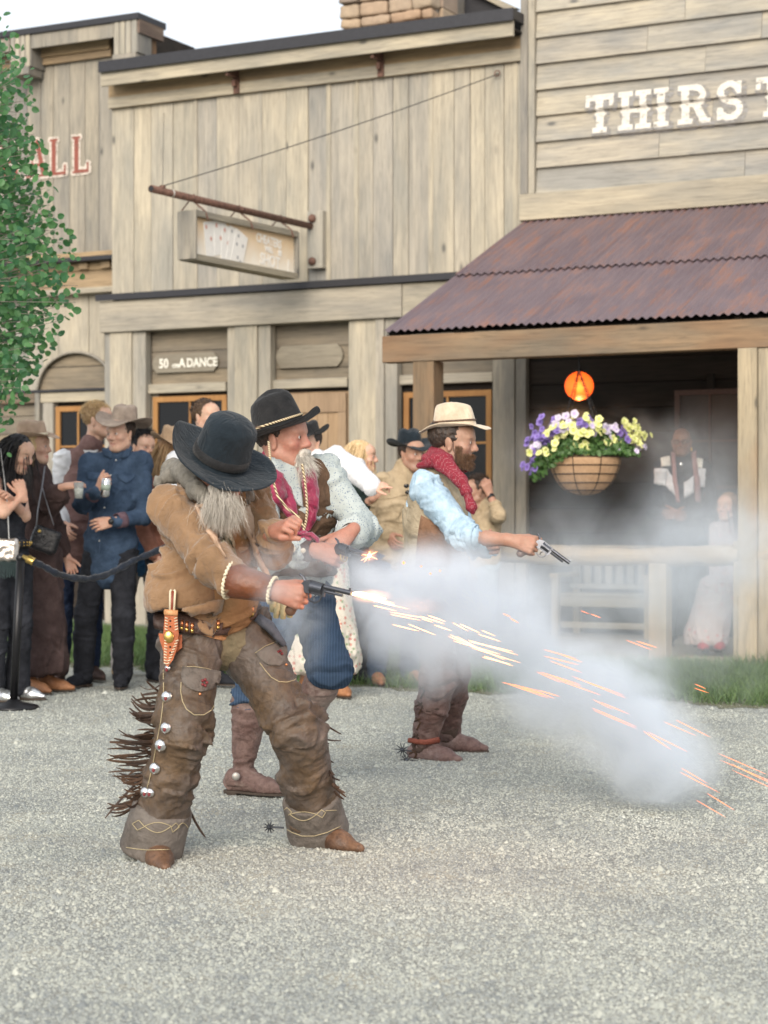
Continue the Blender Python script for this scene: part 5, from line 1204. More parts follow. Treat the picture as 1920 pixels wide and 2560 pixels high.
def stand(px, Y, H=1.75, yaw=0, py=None, sep=.12, lean=(0, 0), headyaw=None, tilt=0.0, fem=0, hx=None, **over):
    'default standing joints; px: pixel column of the middle of the feet, yaw 0 faces the camera, + turns to the right of the picture'
    s = H/1.75; g = V((px-CX)/F*Y, Y, 0); a = R(yaw); f = V(math.sin(a), -math.cos(a), 0); r = np.cross(f, UPZ); ln = V(lean[0], lean[1], 0)
    pt = lambda x, y, z, l=1: g+r*x*s+f*y*s+UPZ*z*s+ln*(z/1.5)*l
    sw = .175 if fem else .192; hy_ = yaw if headyaw is None else headyaw; ha = R(hy_); hf = V(math.sin(ha), -math.cos(ha), -tilt)
    J = dict(pelvis=pt(0, 0, .95), hipL=pt(-.09, 0, .90), hipR=pt(.09, 0, .90), knL=pt(-sep*.95, .03, .49), knR=pt(sep*.95, .03, .49), anL=pt(-sep, -.02, .09, 0), anR=pt(sep, -.02, .09, 0),
             toeL=pt(-sep-.05, .16, .05, 0), toeR=pt(sep+.05, .16, .05, 0), shL=pt(-sw, -.01, 1.425), shR=pt(sw, -.01, 1.425), neck=pt(0, -.01, 1.48), elL=pt(-sw-.05, -.04, 1.14), elR=pt(sw+.05, -.04, 1.14),
             wrL=pt(-sw-.03, .08, .92), wrR=pt(sw+.03, .08, .92), head=pt(0, .035, 1.635), hf=hf, up=UPZ+hf*V(1, 1, 0)*tilt)
    for k, v_ in over.items(): J[k] = v_
    return J
M['eyewhite'] = plain('eye_white', (.62, .60, .57), .25, var=.02); M['iris'] = plain('brown_iris', (.08, .045, .025), .2); M['pupil'] = plain('pupil', (.005, .005, .005), .1); M['iris_b'] = plain('blue_iris', (.12, .2, .28), .2)
SK = {k: skin('skin_'+k, c) for k, c in dict(fair=(.52, .32, .23), tan=(.36, .22, .155), ruddy=(.37, .195, .14), light=(.58, .38, .28), brown=(.22, .115, .07)).items()}
HR = {k: hairm('hair_'+k, *c) for k, c in dict(black=((.006, .006, .008), (.02, .018, .02)), brown=((.05, .028, .016), (.11, .065, .035)), blond=((.42, .29, .14), (.66, .49, .28)), sandy=((.22, .135, .065), (.36, .24, .12)), grey=((.30, .27, .23), (.55, .51, .45)), white=((.5, .46, .4), (.72, .69, .63)), dark=((.018, .012, .010), (.05, .03, .02)), auburn=((.22, .12, .06), (.38, .23, .12)), redbeard=((.10, .05, .03), (.20, .11, .06))).items()}
# ------------------------------------------------------------------ the three gunslingers
def mk(x0, y0, k): return lambda x, y: (x0+k*x, y0+k*y)
zA = mk(340, 1000, .2532); zB = mk(600, 980, .2170); zC = mk(360, 1440, .2411); zD = mk(980, 980, .2652); zE = mk(240, 1660, .2351); zF = mk(560, 1660, .2351); z6 = mk(230, 980, .5426)
def KP(p, Y): return K(p[0], p[1], Y)
def PL(z, *pts): return [z(*p) for p in pts]
M['suede'] = cloth('tan_suede_jacket', (.20, .12, .065), (.28, .175, .10), 5, .95, .35, 500, .15, .25)
M['suede_pale'] = cloth('pale_suede_lining', (.42, .28, .19), (.50, .35, .25), 8, .95, .2)
M['felt_black'] = cloth('black_felt', (.008, .014, .020), (.014, .022, .030), 20, .9, .1, 700, .2, .1)
M['felt_black2'] = cloth('worn_black_felt', (.010, .011, .013), (.022, .022, .023), 12, .88, .2, 500, .2, .1)
M['chap'] = leather('worn_chap_leather', (.046, .033, .025), (.105, .066, .036), .42, .6, 5, .25, dust=(.12, .10, .09))
M['chapcuff'] = leather('greyed_chap_cuff', (.078, .066, .056), (.125, .105, .09), .6, .5, 6, .3, dust=(.17, .15, .135))
M['gauntlet'] = leather('russet_gauntlet', (.17, .055, .02), (.10, .032, .018), .3, .5, 6, .3)
M['darkleather'] = leather('dark_leather', (.035, .02, .016), (.08, .045, .035), .4, .4, 8, .25)
M['brownleather'] = leather('brown_boot_leather', (.06, .032, .02), (.17, .09, .05), .35, .4, 6, .25)
M['dustyboot'] = leather('dusty_boot_leather', (.12, .07, .06), (.22, .15, .13), .6, .5, 5, .4, dust=(.40, .34, .30))
M['sheath'] = leather('orange_sheath_leather', (.38, .10, .025), (.30, .08, .03), .35, .3, 8, .2)
M['tanleather'] = leather('tan_belt_leather', (.50, .24, .10), (.58, .32, .16), .45, .3, 8, .2)
M['sole'] = plain('boot_sole', (.05, .035, .025), .7); M['cream'] = plain('cream_lacing', (.62, .55, .40), .8, bump=.3)
M['thread'] = plain('pale_thread', (.36, .30, .18), .8); M['knot_red'] = plain('red_leather_knot', (.14, .012, .016), .5)
M['scarfgrey'] = cloth('grey_knit_scarf', (.15, .14, .12), (.21, .195, .17), 60, .95, .6, 300)
M['vest_tan'] = cloth('tan_vest', (.22, .12, .055), (.28, .16, .08), 10)
M['copper'] = plain('copper', (.55, .22, .1), .3, .9); M['walnut'] = plain('walnut_grip', (.10, .05, .03), .4)
t_muz = []
def revolver(label, p, d, up, L_=.29, grip=None, steel=None):
    'p: where the back strap meets the hand web; d: barrel direction'
    A = np.stack([nrm(d), nrm(np.cross(up, nrm(d))), nrm(up-nrm(d)*np.dot(up, nrm(d)))], 1); st = steel or M['steel']
    t = empty('revolver', tuple(p), label=label, cat='revolver', group='single-action revolvers'); T = lambda m: [setattr_v(m)]
    def fin(m, name, mat, sm=True):
        for i in range(len(m.v)): m.v[i] = m.v[i]@A.T
        o = m.build(name, mat, t); 
        if sm: smooth_by_angle(o)
        return o
    m = MB(); m.tube([(.105, 0, .018), (L_, 0, .018)], .0088, 10); m.tube([(.11, 0, .003), (L_-.03, 0, .003)], .005, 8); m.box((L_-.012, -.001, .026), (L_-.004, .001, .034)); fin(m, 'barrel', st)
    m = MB(); m.tube([(.055, 0, .008), (.100, 0, .008)], .0195, 18); 
    for k in range(6): a = k*math.pi/3; m.tube([(.062, .0185*math.cos(a), .008+.0185*math.sin(a)), (.101, .0185*math.cos(a), .008+.0185*math.sin(a))], .0035, 6)
    fin(m, 'cylinder', st)
    m = MB(); m.prism([(.03, -.016), (.11, -.016), (.112, .026), (.10, .0285), (.05, .0305), (.03, .024)], -.006, .006); m.prism([(.03, -.016), (.058, -.016), (.055, .028), (.03, .022), (.018, .004)], -.0125, .0125); fin(m, 'frame', st)
    m = MB(); m.tube([(.10, 0, -.014), (.095, 0, -.034), (.078, 0, -.044), (.058, 0, -.040), (.05, 0, -.018)], .0032, 6); m.tube([(.078, 0, -.016), (.072, 0, -.026), (.076, 0, -.036)], .0025, 5); fin(m, 'trigger_guard', M['brass'] if grip else st)
    m = MB(); m.tube([(.034, 0, .018), (.02, 0, .034), (.004, 0, .040)], [.006, .005, .004], 7); fin(m, 'hammer', st)
    pr = [RC((.035, 0, -.006), (.012, 0, -.05), .016, .0155, flat=.8, fd=(0, 1, 0)), RC((.012, 0, -.05), (-.004, 0, -.088), .0155, .020, flat=.75, fd=(0, 1, 0))]
    v, f = surf(pr, .004); link('grip', mesh(v@A.T, f), grip or M['walnut'], t, smooth=True); t_muz.append(V(*p)+A@V(L_, 0, .018)); return t

def gun_in(P, sd, label, d, up, L_, **k):
    hp = P.head['hand'+sd]; dh = nrm(hp['d']); n = V(*hp['n']); n = nrm(n-dh*np.dot(n, dh)); up = nrm(up-nrm(d)*np.dot(up, nrm(d)))
    return revolver(label, P.J['wr'+sd]+dh*.070-n*.020+up*.036, V(*d), up, L_=L_, **k)
# ---------------------------------------------- 1: bowed man in the big black hat
Y = 6.9
J = dict(pelvis=K(523, 1556, 7.0), hipR=K(478, 1600, 6.92), hipL=K(588, 1592, 7.06), knR=K(462, 1822, 6.74), knL=K(742, 1822, 6.92), anR=K(385, 2098, 6.86), anL=K(792, 2062, 7.14),
         toeR=K(418, 2142, 6.60), toeL=K(872, 2078, 7.02), shR=K(428, 1268, 6.76), shL=K(628, 1252, 7.02), neck=K(500, 1212, 6.90), elR=K(522, 1400, 6.60), wrR=K(684, 1476, 6.50), elL=K(682, 1372, 6.92), wrL=K(686, 1328, 6.74),
         head=K(538, 1198, 6.83), hf=V(.66, -.62, -.46), up=V(.22, -.40, .88))
bgrip = dict(d=V(.93, -.12, -.22), n=V(-.25, -1, .15), curl=(1.15, 1.25, 1.3, 1.35), thumb=(.35, .15), spread=.0)
p1 = Person(J, 'bearded gunslinger in a big round black hat and fringed chaps, bowed over his smoking revolver', SK['ruddy'], dict(s=1.02, ruddy=.9, nose=1.1, eyes=False, handR=bgrip, handL=dict(d=V(.45, -.55, .25), n=V(-.15, -.55, .8), curl=(1.3, 1.35, 1.4, 1.45), thumb=(.4, .9)), build=1.06), hres=.0045, hand_s=1.08)
U, Fw, Rr = p1.U, p1.F, p1.Rr
# vest, trousers, jacket
p1.wear('vest', p1.torso(.004, belly=.02), M['vest_tan'], amp=.004, pool=False)
p1.wear('trousers', [EL(J['pelvis']-UPZ*.04, (.165, .13, .13))]+p1.leg('L', .0)+p1.leg('R', .0), cloth('khaki_trousers', (.20, .17, .11)), h=.01, pool=False)
jk = p1.torso(.018, hem=.02)+[EL(KP(zA(330, 1880), 6.85), (.085, .10, .12), k=.05), EL(KP(zA(480, 1980), 6.82), (.11, .08, .09), k=.05)]
jk += [SUB(RC(KP(zA(900, 1050), 6.52), KP(zA(985, 2050), 6.60), .055, .075, k=.012)), CUT(KP(zA(500, 2060), 6.8), V(.02, 0, -1), .01)]
jk += [RC(J['shR'], J['elR'], .072, .070, k=.025), RC(J['elR'], KP(zA(955, 1775), 6.535), .070, .062, k=.03), RC(J['shL'], J['elL'], .072, .062, k=.04), RC(J['elL'], J['wrL']*.8+J['elL']*.2, .062, .052, k=.03)]
p1.wear('jacket', jk, M['suede'], h=.007, amp=.013, fa=15, fp=5, seed=3, big=.7, rel=2)
gu = [RC(KP(zA(925, 1770), 6.57), J['wrR']-nrm(J['wrR']-J['elR'])*.015, .060, .040, k=.01)]
b0, b1 = KP(zA(925, 1770), 6.54), J['wrR']; ax = nrm(b1-b0)
def cone(m, a, b, ra, rb, n=28, wall=.004, wav=.0):
    ax = nrm(b-a); s_ = nrm(np.cross(ax, V(.1, .2, 1))); t_ = np.cross(ax, s_); rings = []
    prof = [(a, ra), (a*.66+b*.34, ra*.66+rb*.34), (a*.33+b*.67, ra*.33+rb*.67), (b, rb), (b, rb-wall), (a, ra-wall)]; v = []
    for c, r in prof:
        for k in range(n): q = 2*math.pi*k/n; rr = r*(1+wav*math.sin(3*q+1)); v.append(c+rr*(math.cos(q)*s_+math.sin(q)*t_))
    m.add(v, [(i*n+k, i*n+(k+1) % n, ((i+1) % 6)*n+(k+1) % n, ((i+1) % 6)*n+k) for i in range(6) for k in range(n)])
m = MB(); cone(m, b0, b1-ax*.002, .064, .043, wav=.03); go = p1.add('gauntlet', m.mesh(), M['gauntlet'], smooth=True)
def rope(P, name, c, ax, r, tr, mat, n=40, par=None, turns=14):
    s_ = nrm(np.cross(ax, V(.1, .2, 1))); t_ = np.cross(ax, s_); m = MB()
    m.tube([c+(r+tr*.35*math.cos(turns*q))*(math.cos(q)*s_+math.sin(q)*t_)+ax*tr*.45*math.sin(turns*q) for q in np.linspace(0, 2*math.pi, n*3)], tr, 6, cap=False); return P.add(name, m.mesh(), mat, smooth=True) if par is None else m.build(name, mat, par, smooth=True)
rope(p1, 'gauntlet_lacing', b0+ax*.002, ax, .064, .005, M['cream'], turns=26); rope(p1, 'gauntlet_lacing', b1-ax*.004, ax, .044, .005, M['cream'], turns=20)
# chaps
def chap(sd, kx, e=.016, seed=0):
    hp, kn, an = J['hip'+sd], J['kn'+sd], J['an'+sd]; m_ = kn*.55+an*.45; sh = nrm(an-kn)
    top = hp+(UPZ*.04)
    q = [RC(top, kn, .100+e, .082+e*.6, k=.05), RC(kn, m_, .083+e*.5, .082+e*.4, k=.05), RC(m_, an-sh*.03, .082+e*.4, .092+e*.4, k=.03), CUT(an-sh*.035, sh, .01)]
    p1.wear('chap_leg', q, M['chap'], h=.007, amp=.014, fa=12, fp=4, seed=seed, big=.6, rel=2)
    q = [RC(an-sh*.13, an+sh*.035, .098+e*.5, .108+e*.5, k=.02), CUT(an-sh*.135, -sh, .004), CUT(an+sh*.045, sh, .004)]
    q.append(SUB(RC(an-sh*.0, an+sh*.2, .085, .095, k=.005)))
    return p1.wear('chap_cuff', q, M['chapcuff'], h=.0075, amp=.004, fa=8, fp=3, seed=seed+5, rel=2)
cuR = chap('R', 0, seed=1); cuL = chap('L', 0, seed=9)
p1.boots(M['brownleather'], M['sole'], hgt=.12, h=.006, toe=1.12)
# cartridge belt
bb = p1.bvh()
p1.pxpatch('under_belt', PL(zC, (575, 600), (700, 640), (880, 690)), PL(zC, (800, 330), (1080, 480), (960, 670)), M['tanleather'], bb, off=.006, nv=8)
Lp = PL(zC, (135, 370), (130, 500)); 
bl = [(150, 385), (330, 370), (560, 430), (780, 395), (960, 350), (1150, 250)]; b2 = [(150, 560), (330, 575), (560, 605), (780, 600), (960, 560), (1160, 440)]
belt = p1.pxpatch('cartridge_belt', PL(zC, *bl), PL(zC, *b2), M['darkleather'], bb, off=.022, thick=.010, nu=6, nv=24)
bv2 = p1.bvh([belt])
for i, x in enumerate([395, 445, 500, 770, 825, 875, 925, 1035, 1065, 1095, 1125]):
    yt = np.interp(x, [q[0] for q in bl], [q[1] for q in bl])+70*(1 if x < 600 else .9); yb_ = yt+105*(1 if x < 600 else .85)
    a = p1.at(*zC(x, yt), off=.005, bv=bv2); b = p1.at(*zC(x-4, yb_), off=.005, bv=bv2)
    if a is None or b is None: continue
    m = MB(); m.tube([a, b*.65+a*.35], .0058, 7); o = p1.add('cartridge', m.mesh(), M['copper'], smooth=True); m = MB(); m.tube([b*.6+a*.4, b], .0064, 7); m.build('case', M['brass'], o, smooth=True)
# knife sheath on the hip
zk = lambda x, y, off=0: KP(zC(x, y), 6.715-off)
sh_o = MB(); pts = [(215, 400), (200, 600), (205, 900), (245, 945), (300, 870), (340, 760), (360, 600), (345, 410)]
def slab(m, pts, Y0, Y1, z=zC):
    n = len(pts); v = [KP(z(*p), Y0) for p in pts]+[KP(z(*p), Y1) for p in pts]; m.add(v, [tuple(range(n)), tuple(range(n, 2*n))[::-1]]+[(i, i+n, (i+1) % n+n, (i+1) % n) for i in range(n)])
slab(sh_o, pts, 6.715, 6.74); slab(sh_o, [(150, 595), (165, 670), (205, 790), (330, 800), (395, 740), (395, 610)], 6.745, 6.77); sheath = p1.add('knife_sheath', sh_o.mesh(), M['sheath'])
m = MB()
for s in (-1, 1):
    for k in range(17):
        t_ = k/16; y = 430+t_*470; xl = 216-14*t_ if s < 0 else (350+14*math.sin(t_*2)-max(0, t_-.5)*190); 
        if abs(y-600) < 40: continue
        a = zk(xl+(6 if s < 0 else -6), y); b = zk(xl+(32 if s < 0 else -34), y+(10)); m.tube([a+V(0, -.002, 0), (a+b)/2+V(0, -.006, 0), b+V(0, -.002, 0)], .0018, 5)
m.build('lacing', M['cream'], sheath)
m = MB(); m.ball(zk(258, 632, .003), (.018, .006, .022), 14); 
m.build('concho', M['brass'], sheath, smooth=True)
m = MB()
for y in (465, 525, 590, 735, 795): m.ball(zk(272, y, .001), .0038, 8)
m.build('rivet', M['blackmetal'], sheath)
kn_ = empty('sheath_knife', tuple(zk(290, 380)), label='knife with red and cream grip standing in the orange hip sheath', cat='knife'); kc = zk(290, 380)
m = MB(); m.tube([zk(285, 400, -.01)-kc, zk(300, 150, -.01)-kc], .0125, 10, flat=.6); m.build('handle', plain('dark_red_grip', (.22, .04, .02), .4), kn_, smooth=True)
for dx in (-26, 24): m = MB(); m.tube([zk(290+dx*.8, 385)-kc, zk(299+dx, 160)-kc, zk(299+dx*.5, 142)-kc], .0042, 6); m.build('bone_strip', M['cream'], kn_, smooth=True)
m = MB(); m.tube([zk(210, 375)-kc, zk(350, 385)-kc], .011, 8); m.build('guard', M['tanleather'], kn_, smooth=True)
# holster on the far hip and the glove hanging from the belt
m = MB(); m.tube([KP(zC(1180, 440), 6.98), KP(zC(1300, 520), 6.97), KP(zC(1460, 720), 6.97)], [.034, .034, .016], 10, flat=.6); p1.add('holster', m.mesh(), leather('blue_grey_holster', (.05, .055, .07), (.11, .12, .15), .5, .4), smooth=True)
m = MB()
for x0, y0, x1, y1 in ((1345, 250, 1330, 365), (1390, 260, 1370, 430), (1450, 280, 1440, 440), (1510, 290, 1510, 425)): m.tube([KP(zC(x0, y0), 6.74), KP(zC((x0+x1)/2, (y0+y1)/2), 6.71), KP(zC(x1, y1), 6.72), KP(zC(x1, y1+8), 6.72)], [.012, .0125, .0105, .005], 8)
p1.add('hanging_glove', m.mesh(), cloth('pale_glove_leather', (.46, .40, .24)), smooth=True)
# pockets with flaps, stitching, knots and studs
bb = p1.bvh()
def pocket(z, out, flapL, flapR, knot, stud, seam):
    fl = p1.pxpatch('pocket_flap', PL(z, *flapL), PL(z, *flapR), M['chapcuff'], bb, off=.006, thick=.003, nv=10)
    p1.pxline('stitching', PL(z, *out), .0016, M['thread'], bb); p1.pxline('stitching', PL(z, *seam), .0013, M['thread'], bb)
    c = p1.at(*z(*knot), off=.014, bv=bb); m = MB()
    for k in range(5): a = k*1.256; m.ball(c+V(.008*math.cos(a), -.002*(k % 2), .011*math.sin(a)), .0058, 8)
    p1.add('leather_knot', m.mesh(), M['knot_red'], smooth=True); c = p1.at(*z(*stud), off=.003, bv=bb); m = MB(); m.ball(c, (.0055, .003, .0055), 10); p1.add('stud', m.mesh(), M['copper'], smooth=True)
pocket(zC, [(385, 1100), (380, 1200), (400, 1300), (440, 1380), (520, 1440), (620, 1440), (700, 1390), (750, 1300), (790, 1130)], [(400, 940), (385, 1030), (400, 1110), (450, 1160), (520, 1190)], [(790, 985), (790, 1060), (770, 1110), (700, 1170), (600, 1205)], (628, 1105), (580, 1225), [(390, 940), (520, 938), (660, 960), (800, 1000)])
pocket(zC, [(1200, 900), (1260, 980), (1320, 1050), (1400, 1095), (1480, 1100), (1560, 1080), (1610, 1030)], [(1390, 690), (1250, 740), (1150, 800), (1200, 870), (1290, 925)], [(1470, 730), (1480, 780), (1475, 840), (1470, 890), (1400, 935)], (1408, 805), (1475, 920), [(1150, 800), (1250, 730), (1370, 680)])
def diamonds(z, pts_list):
    for pts in pts_list: p1.pxline('stitching', PL(z, *pts), .0014, M['thread'], bb)
arc = lambda x0, x1, y, h, n=8: [(x0+(x1-x0)*i/n, y+h*math.sin(math.pi*i/n)) for i in range(n+1)]
diamonds(zE, [[(385, 1700), (455, 1660), (515, 1730), (440, 1768), (385, 1700)], arc(515, 800, 1725, -40), arc(515, 800, 1725, 68), [(800, 1735), (850, 1692), (890, 1730), (815, 1790), (800, 1735)], arc(870, 980, 1740, -50, 5), [(320, 1950), (420, 1965), (540, 1978), (660, 1975), (790, 1972)]])
diamonds(zF, [[(630, 1560), (670, 1525), (720, 1575), (685, 1610)], arc(700, 985, 1600, -28), arc(700, 985, 1600, 66), [(985, 1600), (1035, 1550), (1080, 1580), (1045, 1635), (985, 1600)], [(1080, 1560), (1200, 1555)], [(640, 1740), (720, 1790), (830, 1830), (960, 1830), (1100, 1790), (1240, 1725)]])
bb = p1.bvh([o for o in p1.pool if o.name.startswith('chap_leg')])
p1.pxline('stitching', PL(zE, (715, 60), (720, 350), (690, 600), (640, 860), (600, 1100), (540, 1330)), .0015, M['thread'], bb)
for x, y, r in ((765, 45, .011), (757, 350, .021), (745, 680, .020), (690, 865, .022), (628, 1110, .021), (530, 1365, .020), (580, 1368, .0165)):
    c = p1.at(*zE(x, y), off=.008, bv=bb)
    if c is None: c = KP(zE(x, y), 6.74)
    m = MB(); m.ball(c, (r*1.0, r*.7, r), 14); o = p1.add('concho', m.mesh(), M['silver'], smooth=True); m = MB(); m.ball(c+V(-.004, -r*.68, -.004), (.006, .003, .008), 8); m.build('knot', M['knot_red'], o)
# fringe
fr = random.Random(5); M['fringe'] = leather('fringe_leather', (.028, .017, .013), (.085, .045, .024), .6, .4)
def fringe(root, tip, wd=.0045, sag=.0, name='fringe'):
    a, b = root, tip; mid = (a+b)/2+V(fr.gauss(0, .006), fr.gauss(0, .01), -sag); m = MB(); pts = [a*(1-t)**2+2*mid*t*(1-t)+b*t*t for t in np.linspace(0, 1, 8)]
    m.tube(pts, [wd, wd, wd, wd, wd, wd*.95, wd*.8, wd*.4], 4, flat=.28, flatdir=V(fr.gauss(0, .6), 1, fr.gauss(0, .6))); return p1.add(name, m.mesh(), M['fringe'])
rootx = lambda y: np.interp(y, [80, 500, 660, 860, 1100, 1340, 1440], [722, 690, 700, 615, 575, 520, 450])
tips = [(460, 225), (480, 330), (410, 388), (395, 405), (355, 468), (372, 525), (430, 520), (420, 580), (440, 700), (375, 775), (400, 830), (440, 760), (410, 850), (260, 750), (190, 790), (145, 835), (300, 860), (125, 960), (110, 1018), (240, 1080), (130, 1150), (330, 1180), (380, 1240), (170, 1190), (270, 1240), (240, 1420), (120, 1480), (115, 1540), (330, 1290), (380, 1390), (440, 1440), (300, 1330)]
for i, (x, y) in enumerate(tips):
    ry = max(90, min(1430, y*.93+60+fr.gauss(0, 25)-(60 if y < 400 else 0))); r0 = KP(zE(rootx(ry)+12, ry), 6.80)
    fringe(r0, KP(zE(x, y), 6.80+fr.gauss(0, .06)), fr.uniform(.0035, .0055), fr.uniform(-.01, .045))
    for _ in range(2 if i % 2 else 1): ry = max(90, min(1430, y*.93+60+fr.gauss(0, 40))); fringe(KP(zE(rootx(ry)+12, ry), 6.82), KP(zE(x+fr.uniform(-30, 90), y+fr.uniform(-60, 90)), 6.82+fr.gauss(0, .07)), fr.uniform(.0035, .0055), fr.uniform(-.02, .06))
    if i % 2: ry += fr.gauss(20, 20); ry = max(90, min(1430, ry)); fringe(KP(zE(rootx(ry)+12, ry), 6.82), KP(zE(x+fr.uniform(20, 120), y+fr.uniform(-50, 40)), 6.82+fr.gauss(0, .06)), fr.uniform(.003, .005), fr.uniform(0, .04))
fringe(KP(zE(470, 1230), 6.83), KP(zE(95, 1640), 6.86), .0085, -.01, 'leather_strap'); fringe(KP(zE(1000, 1560), 6.86), KP(zE(1165, 1845), 6.84), .007, .01, 'leather_strap')
for a, b in (((1010, 590), (1250, 748)), ((1020, 700), (1095, 775)), ((1030, 780), (1245, 812)), ((1030, 770), (1120, 850)), ((1060, 955), (1165, 1050)), ((1070, 1040), (1130, 1060)), ((1080, 1060), (1180, 1180)), ((1100, 1120), (1190, 1230)), ((1120, 1180), (1235, 1235)), ((1130, 1220), (1210, 1310)), ((1150, 1290), (1300, 1415)), ((1160, 1270), (1230, 1310)), ((1170, 1350), (1275, 1440)), ((1100, 1100), (1150, 1240)), ((1140, 1260), (1290, 1370))):
    fringe(KP(zF(*a), 7.0), KP(zF(*b), 7.0+fr.gauss(0, .04)), fr.uniform(.003, .005), fr.uniform(0, .015))
# scarf, lapels, beard, hat
sc_ = [RC(KP(zA(370, 700), 6.96), KP(zA(500, 710), 6.82), .040, .038, k=.03, flat=.7, fd=(0, 1, 0)), RC(KP(zA(470, 720), 6.82), KP(zA(610, 900), 6.68), .036, .028, k=.03), RC(KP(zA(610, 900), 6.68), KP(zA(780, 1080), 6.64), .028, .022, k=.03), RC(KP(zA(230, 800), 6.88), KP(zA(400, 710), 6.90), .018, .034, k=.03), RC(KP(zA(640, 700), 7.05), KP(zA(1060, 960), 6.9), .05, .036, k=.03)]
p1.wear('scarf', sc_, M['scarfgrey'], h=.006, amp=.007, fa=22, fp=4, seed=2)
bb = p1.bvh()
bvest = BVHTree.FromPolygons
p1.pxpatch('shirt_front', PL(zA, (760, 900), (800, 1300), (850, 1600), (900, 1850)), PL(zA, (1080, 900), (1110, 1300), (1140, 1700), (1130, 1850)), M['vest_tan'], bb, off=.004, nu=10)
p1.pxpatch('scarf_end', PL(zA, (800, 1150), (825, 1350), (880, 1530), (960, 1620)), PL(zA, (930, 1150), (960, 1350), (990, 1500), (1000, 1610)), cloth('striped_knit', (.20, .17, .12), (.42, .38, .28), 110, .95, .6, 200), bb, off=.016, thick=.012, wav=.004)
p1.pxpatch('lapel', PL(zA, (575, 1040), (620, 1140), (690, 1290), (800, 1450), (885, 1570)), PL(zA, (650, 1020), (740, 1120), (775, 1250), (800, 1400), (890, 1560)), M['suede_pale'], bb, off=.010, thick=.006)
p1.pxpatch('lapel', PL(zA, (1020, 1060), (1050, 1250), (1120, 1400), (1210, 1600), (1315, 1745)), PL(zA, (1110, 1050), (1150, 1200), (1180, 1380), (1240, 1560), (1325, 1740)), M['suede_pale'], bb, off=.014, thick=.006)
p1.pxpatch('jacket_tail', PL(zC, (400, 330), (470, 420), (530, 520), (610, 590), (690, 605)), PL(zC, (790, 250), (780, 330), (775, 420), (750, 540), (705, 600)), M['suede'], p1.bvh(), off=.028, thick=.006)
for x, y in ((765, 335), (675, 570)):
    c = p1.at(*zC(x, y), off=.004, bv=p1.bvh()); c = c+V(0, -.036, 0); m = MB(); m.ball(c, (.007, .004, .007), 10); p1.add('button', m.mesh(), M['brass'], smooth=True)
p1.beard(HR['grey'], HR['grey'], ln=.04, n=900, width=.0020, grav=1.1, tache=.03)
v, f = surf([EL(KP(zA(860, 1040), 6.64), V(.040, .03, .045), k=.03), EL(KP(zA(790, 930), 6.68), V(.04, .03, .04), k=.03)], .006); v = v+vnormals(v, f)*(.006*noise3(v*V(80, 80, 14)))[:, None]; bm_ = p1.add('beard_mass', mesh(v, f), HR['grey'], smooth=True)
rb = np.random.RandomState(6); n_ = 7500; pr_ = np.stack([rb.randn(n_)*.024, rb.randn(n_)*.012-.01, rb.randn(n_)*.020], 1)+KP(zA(850, 1020), 6.62)
v, f = ribbons(pr_, np.tile(V(.06, -.05, -1), (n_, 1))+(pr_-KP(zA(850, 1010), 6.7))*V(4, 2, 0), .066, .0010, .55, .5, 6, 6, .14); link('beard_strands', mesh(v, f), [HR['grey']], bm_)
p1.hairdo('short', HR['grey'], HR['grey'], ln=.03, n=300)
hc1 = KP(zA(825, 600), 6.76); hu = nrm(V(.36, -.42, .84)); hat(p1, M['felt_black'], hc1, hu, V(.0, -1, -.4), bs=.218, bf=.205, hx=.092, hy=.096, ch=.165, curl=.040, droop=.0, asym=.55, crown='round', band=M['felt_black2'], bandh=.03, bandz=.015, curlp=1.8, flop=.012, seed=4, taper=.93)
gun_in(p1, 'R', 'dark revolver of the bowed bearded man, flame at its muzzle', V(.90, -.38, -.20), UPZ, .205)
# a ring on the fanning hand
# spur on the front boot
def spur(P, c, back, r=.028, Y=None, side=V(0, -1, 0)):
    m = MB(); m.tube([c, c+back*.05], .004, 6); n = 10
    for k in range(n):
        a = 2*math.pi*k/n; e = V(0, 0, 1)*math.sin(a)+back*math.cos(a); m.tube([c+back*.055, c+back*.055+e*r], [.0035, .0018], 5)
    m.ball(c+back*.055, .009, 8); return P.add('spur', m.mesh(), M['steel'])
spur(p1, KP(zF(640, 1740), 7.16), V(-1, 0, .02), .022)

# ---------------------------------------------- 2: moustached man with the crimson scarf
J = dict(pelvis=K(738, 1480, 8.5), hipL=K(775, 1500, 8.58), hipR=K(712, 1505, 8.36), knL=K(824, 1664, 8.42), knR=K(628, 1740, 8.38), anL=K(748, 1836, 8.62), anR=K(606, 1934, 8.40), toeL=K(770, 1915, 8.60), toeR=K(690, 1972, 8.32),
         shR=K(660, 1190, 8.30), shL=K(812, 1182, 8.50), neck=K(700, 1150, 8.42), elR=K(655, 1385, 8.16), wrR=K(790, 1376, 8.02), elL=K(906, 1322, 8.44), wrL=K(872, 1334, 8.16), head=K(706, 1098, 8.36), hf=V(.93, -.36, .02), up=V(-.03, -.03, 1))
J['fuL'] = nrm(V(.9, 0, .35))
p2 = Person(J, 'grey-moustached gunslinger in a tall black hat with crimson scarf, fanning his revolver', SK['ruddy'], dict(s=1.12, ruddy=1.1, nose=1.15, look=(0, 1, .0), eye_h=.0042, brow=HR['brown'], iris=M['iris'],
    handR=dict(d=V(.93, -.25, -.25), n=V(-.1, -1, .25), curl=(.8, .95, 1.1, 1.2), thumb=(.3, .2)), handL=dict(d=V(-.62, -.3, -.62), n=V(.1, -.95, .35), curl=(.25, .3, .35, .45), thumb=(.55, .1), flip=1, spread=.08), build=1.02), hand_s=1.1)
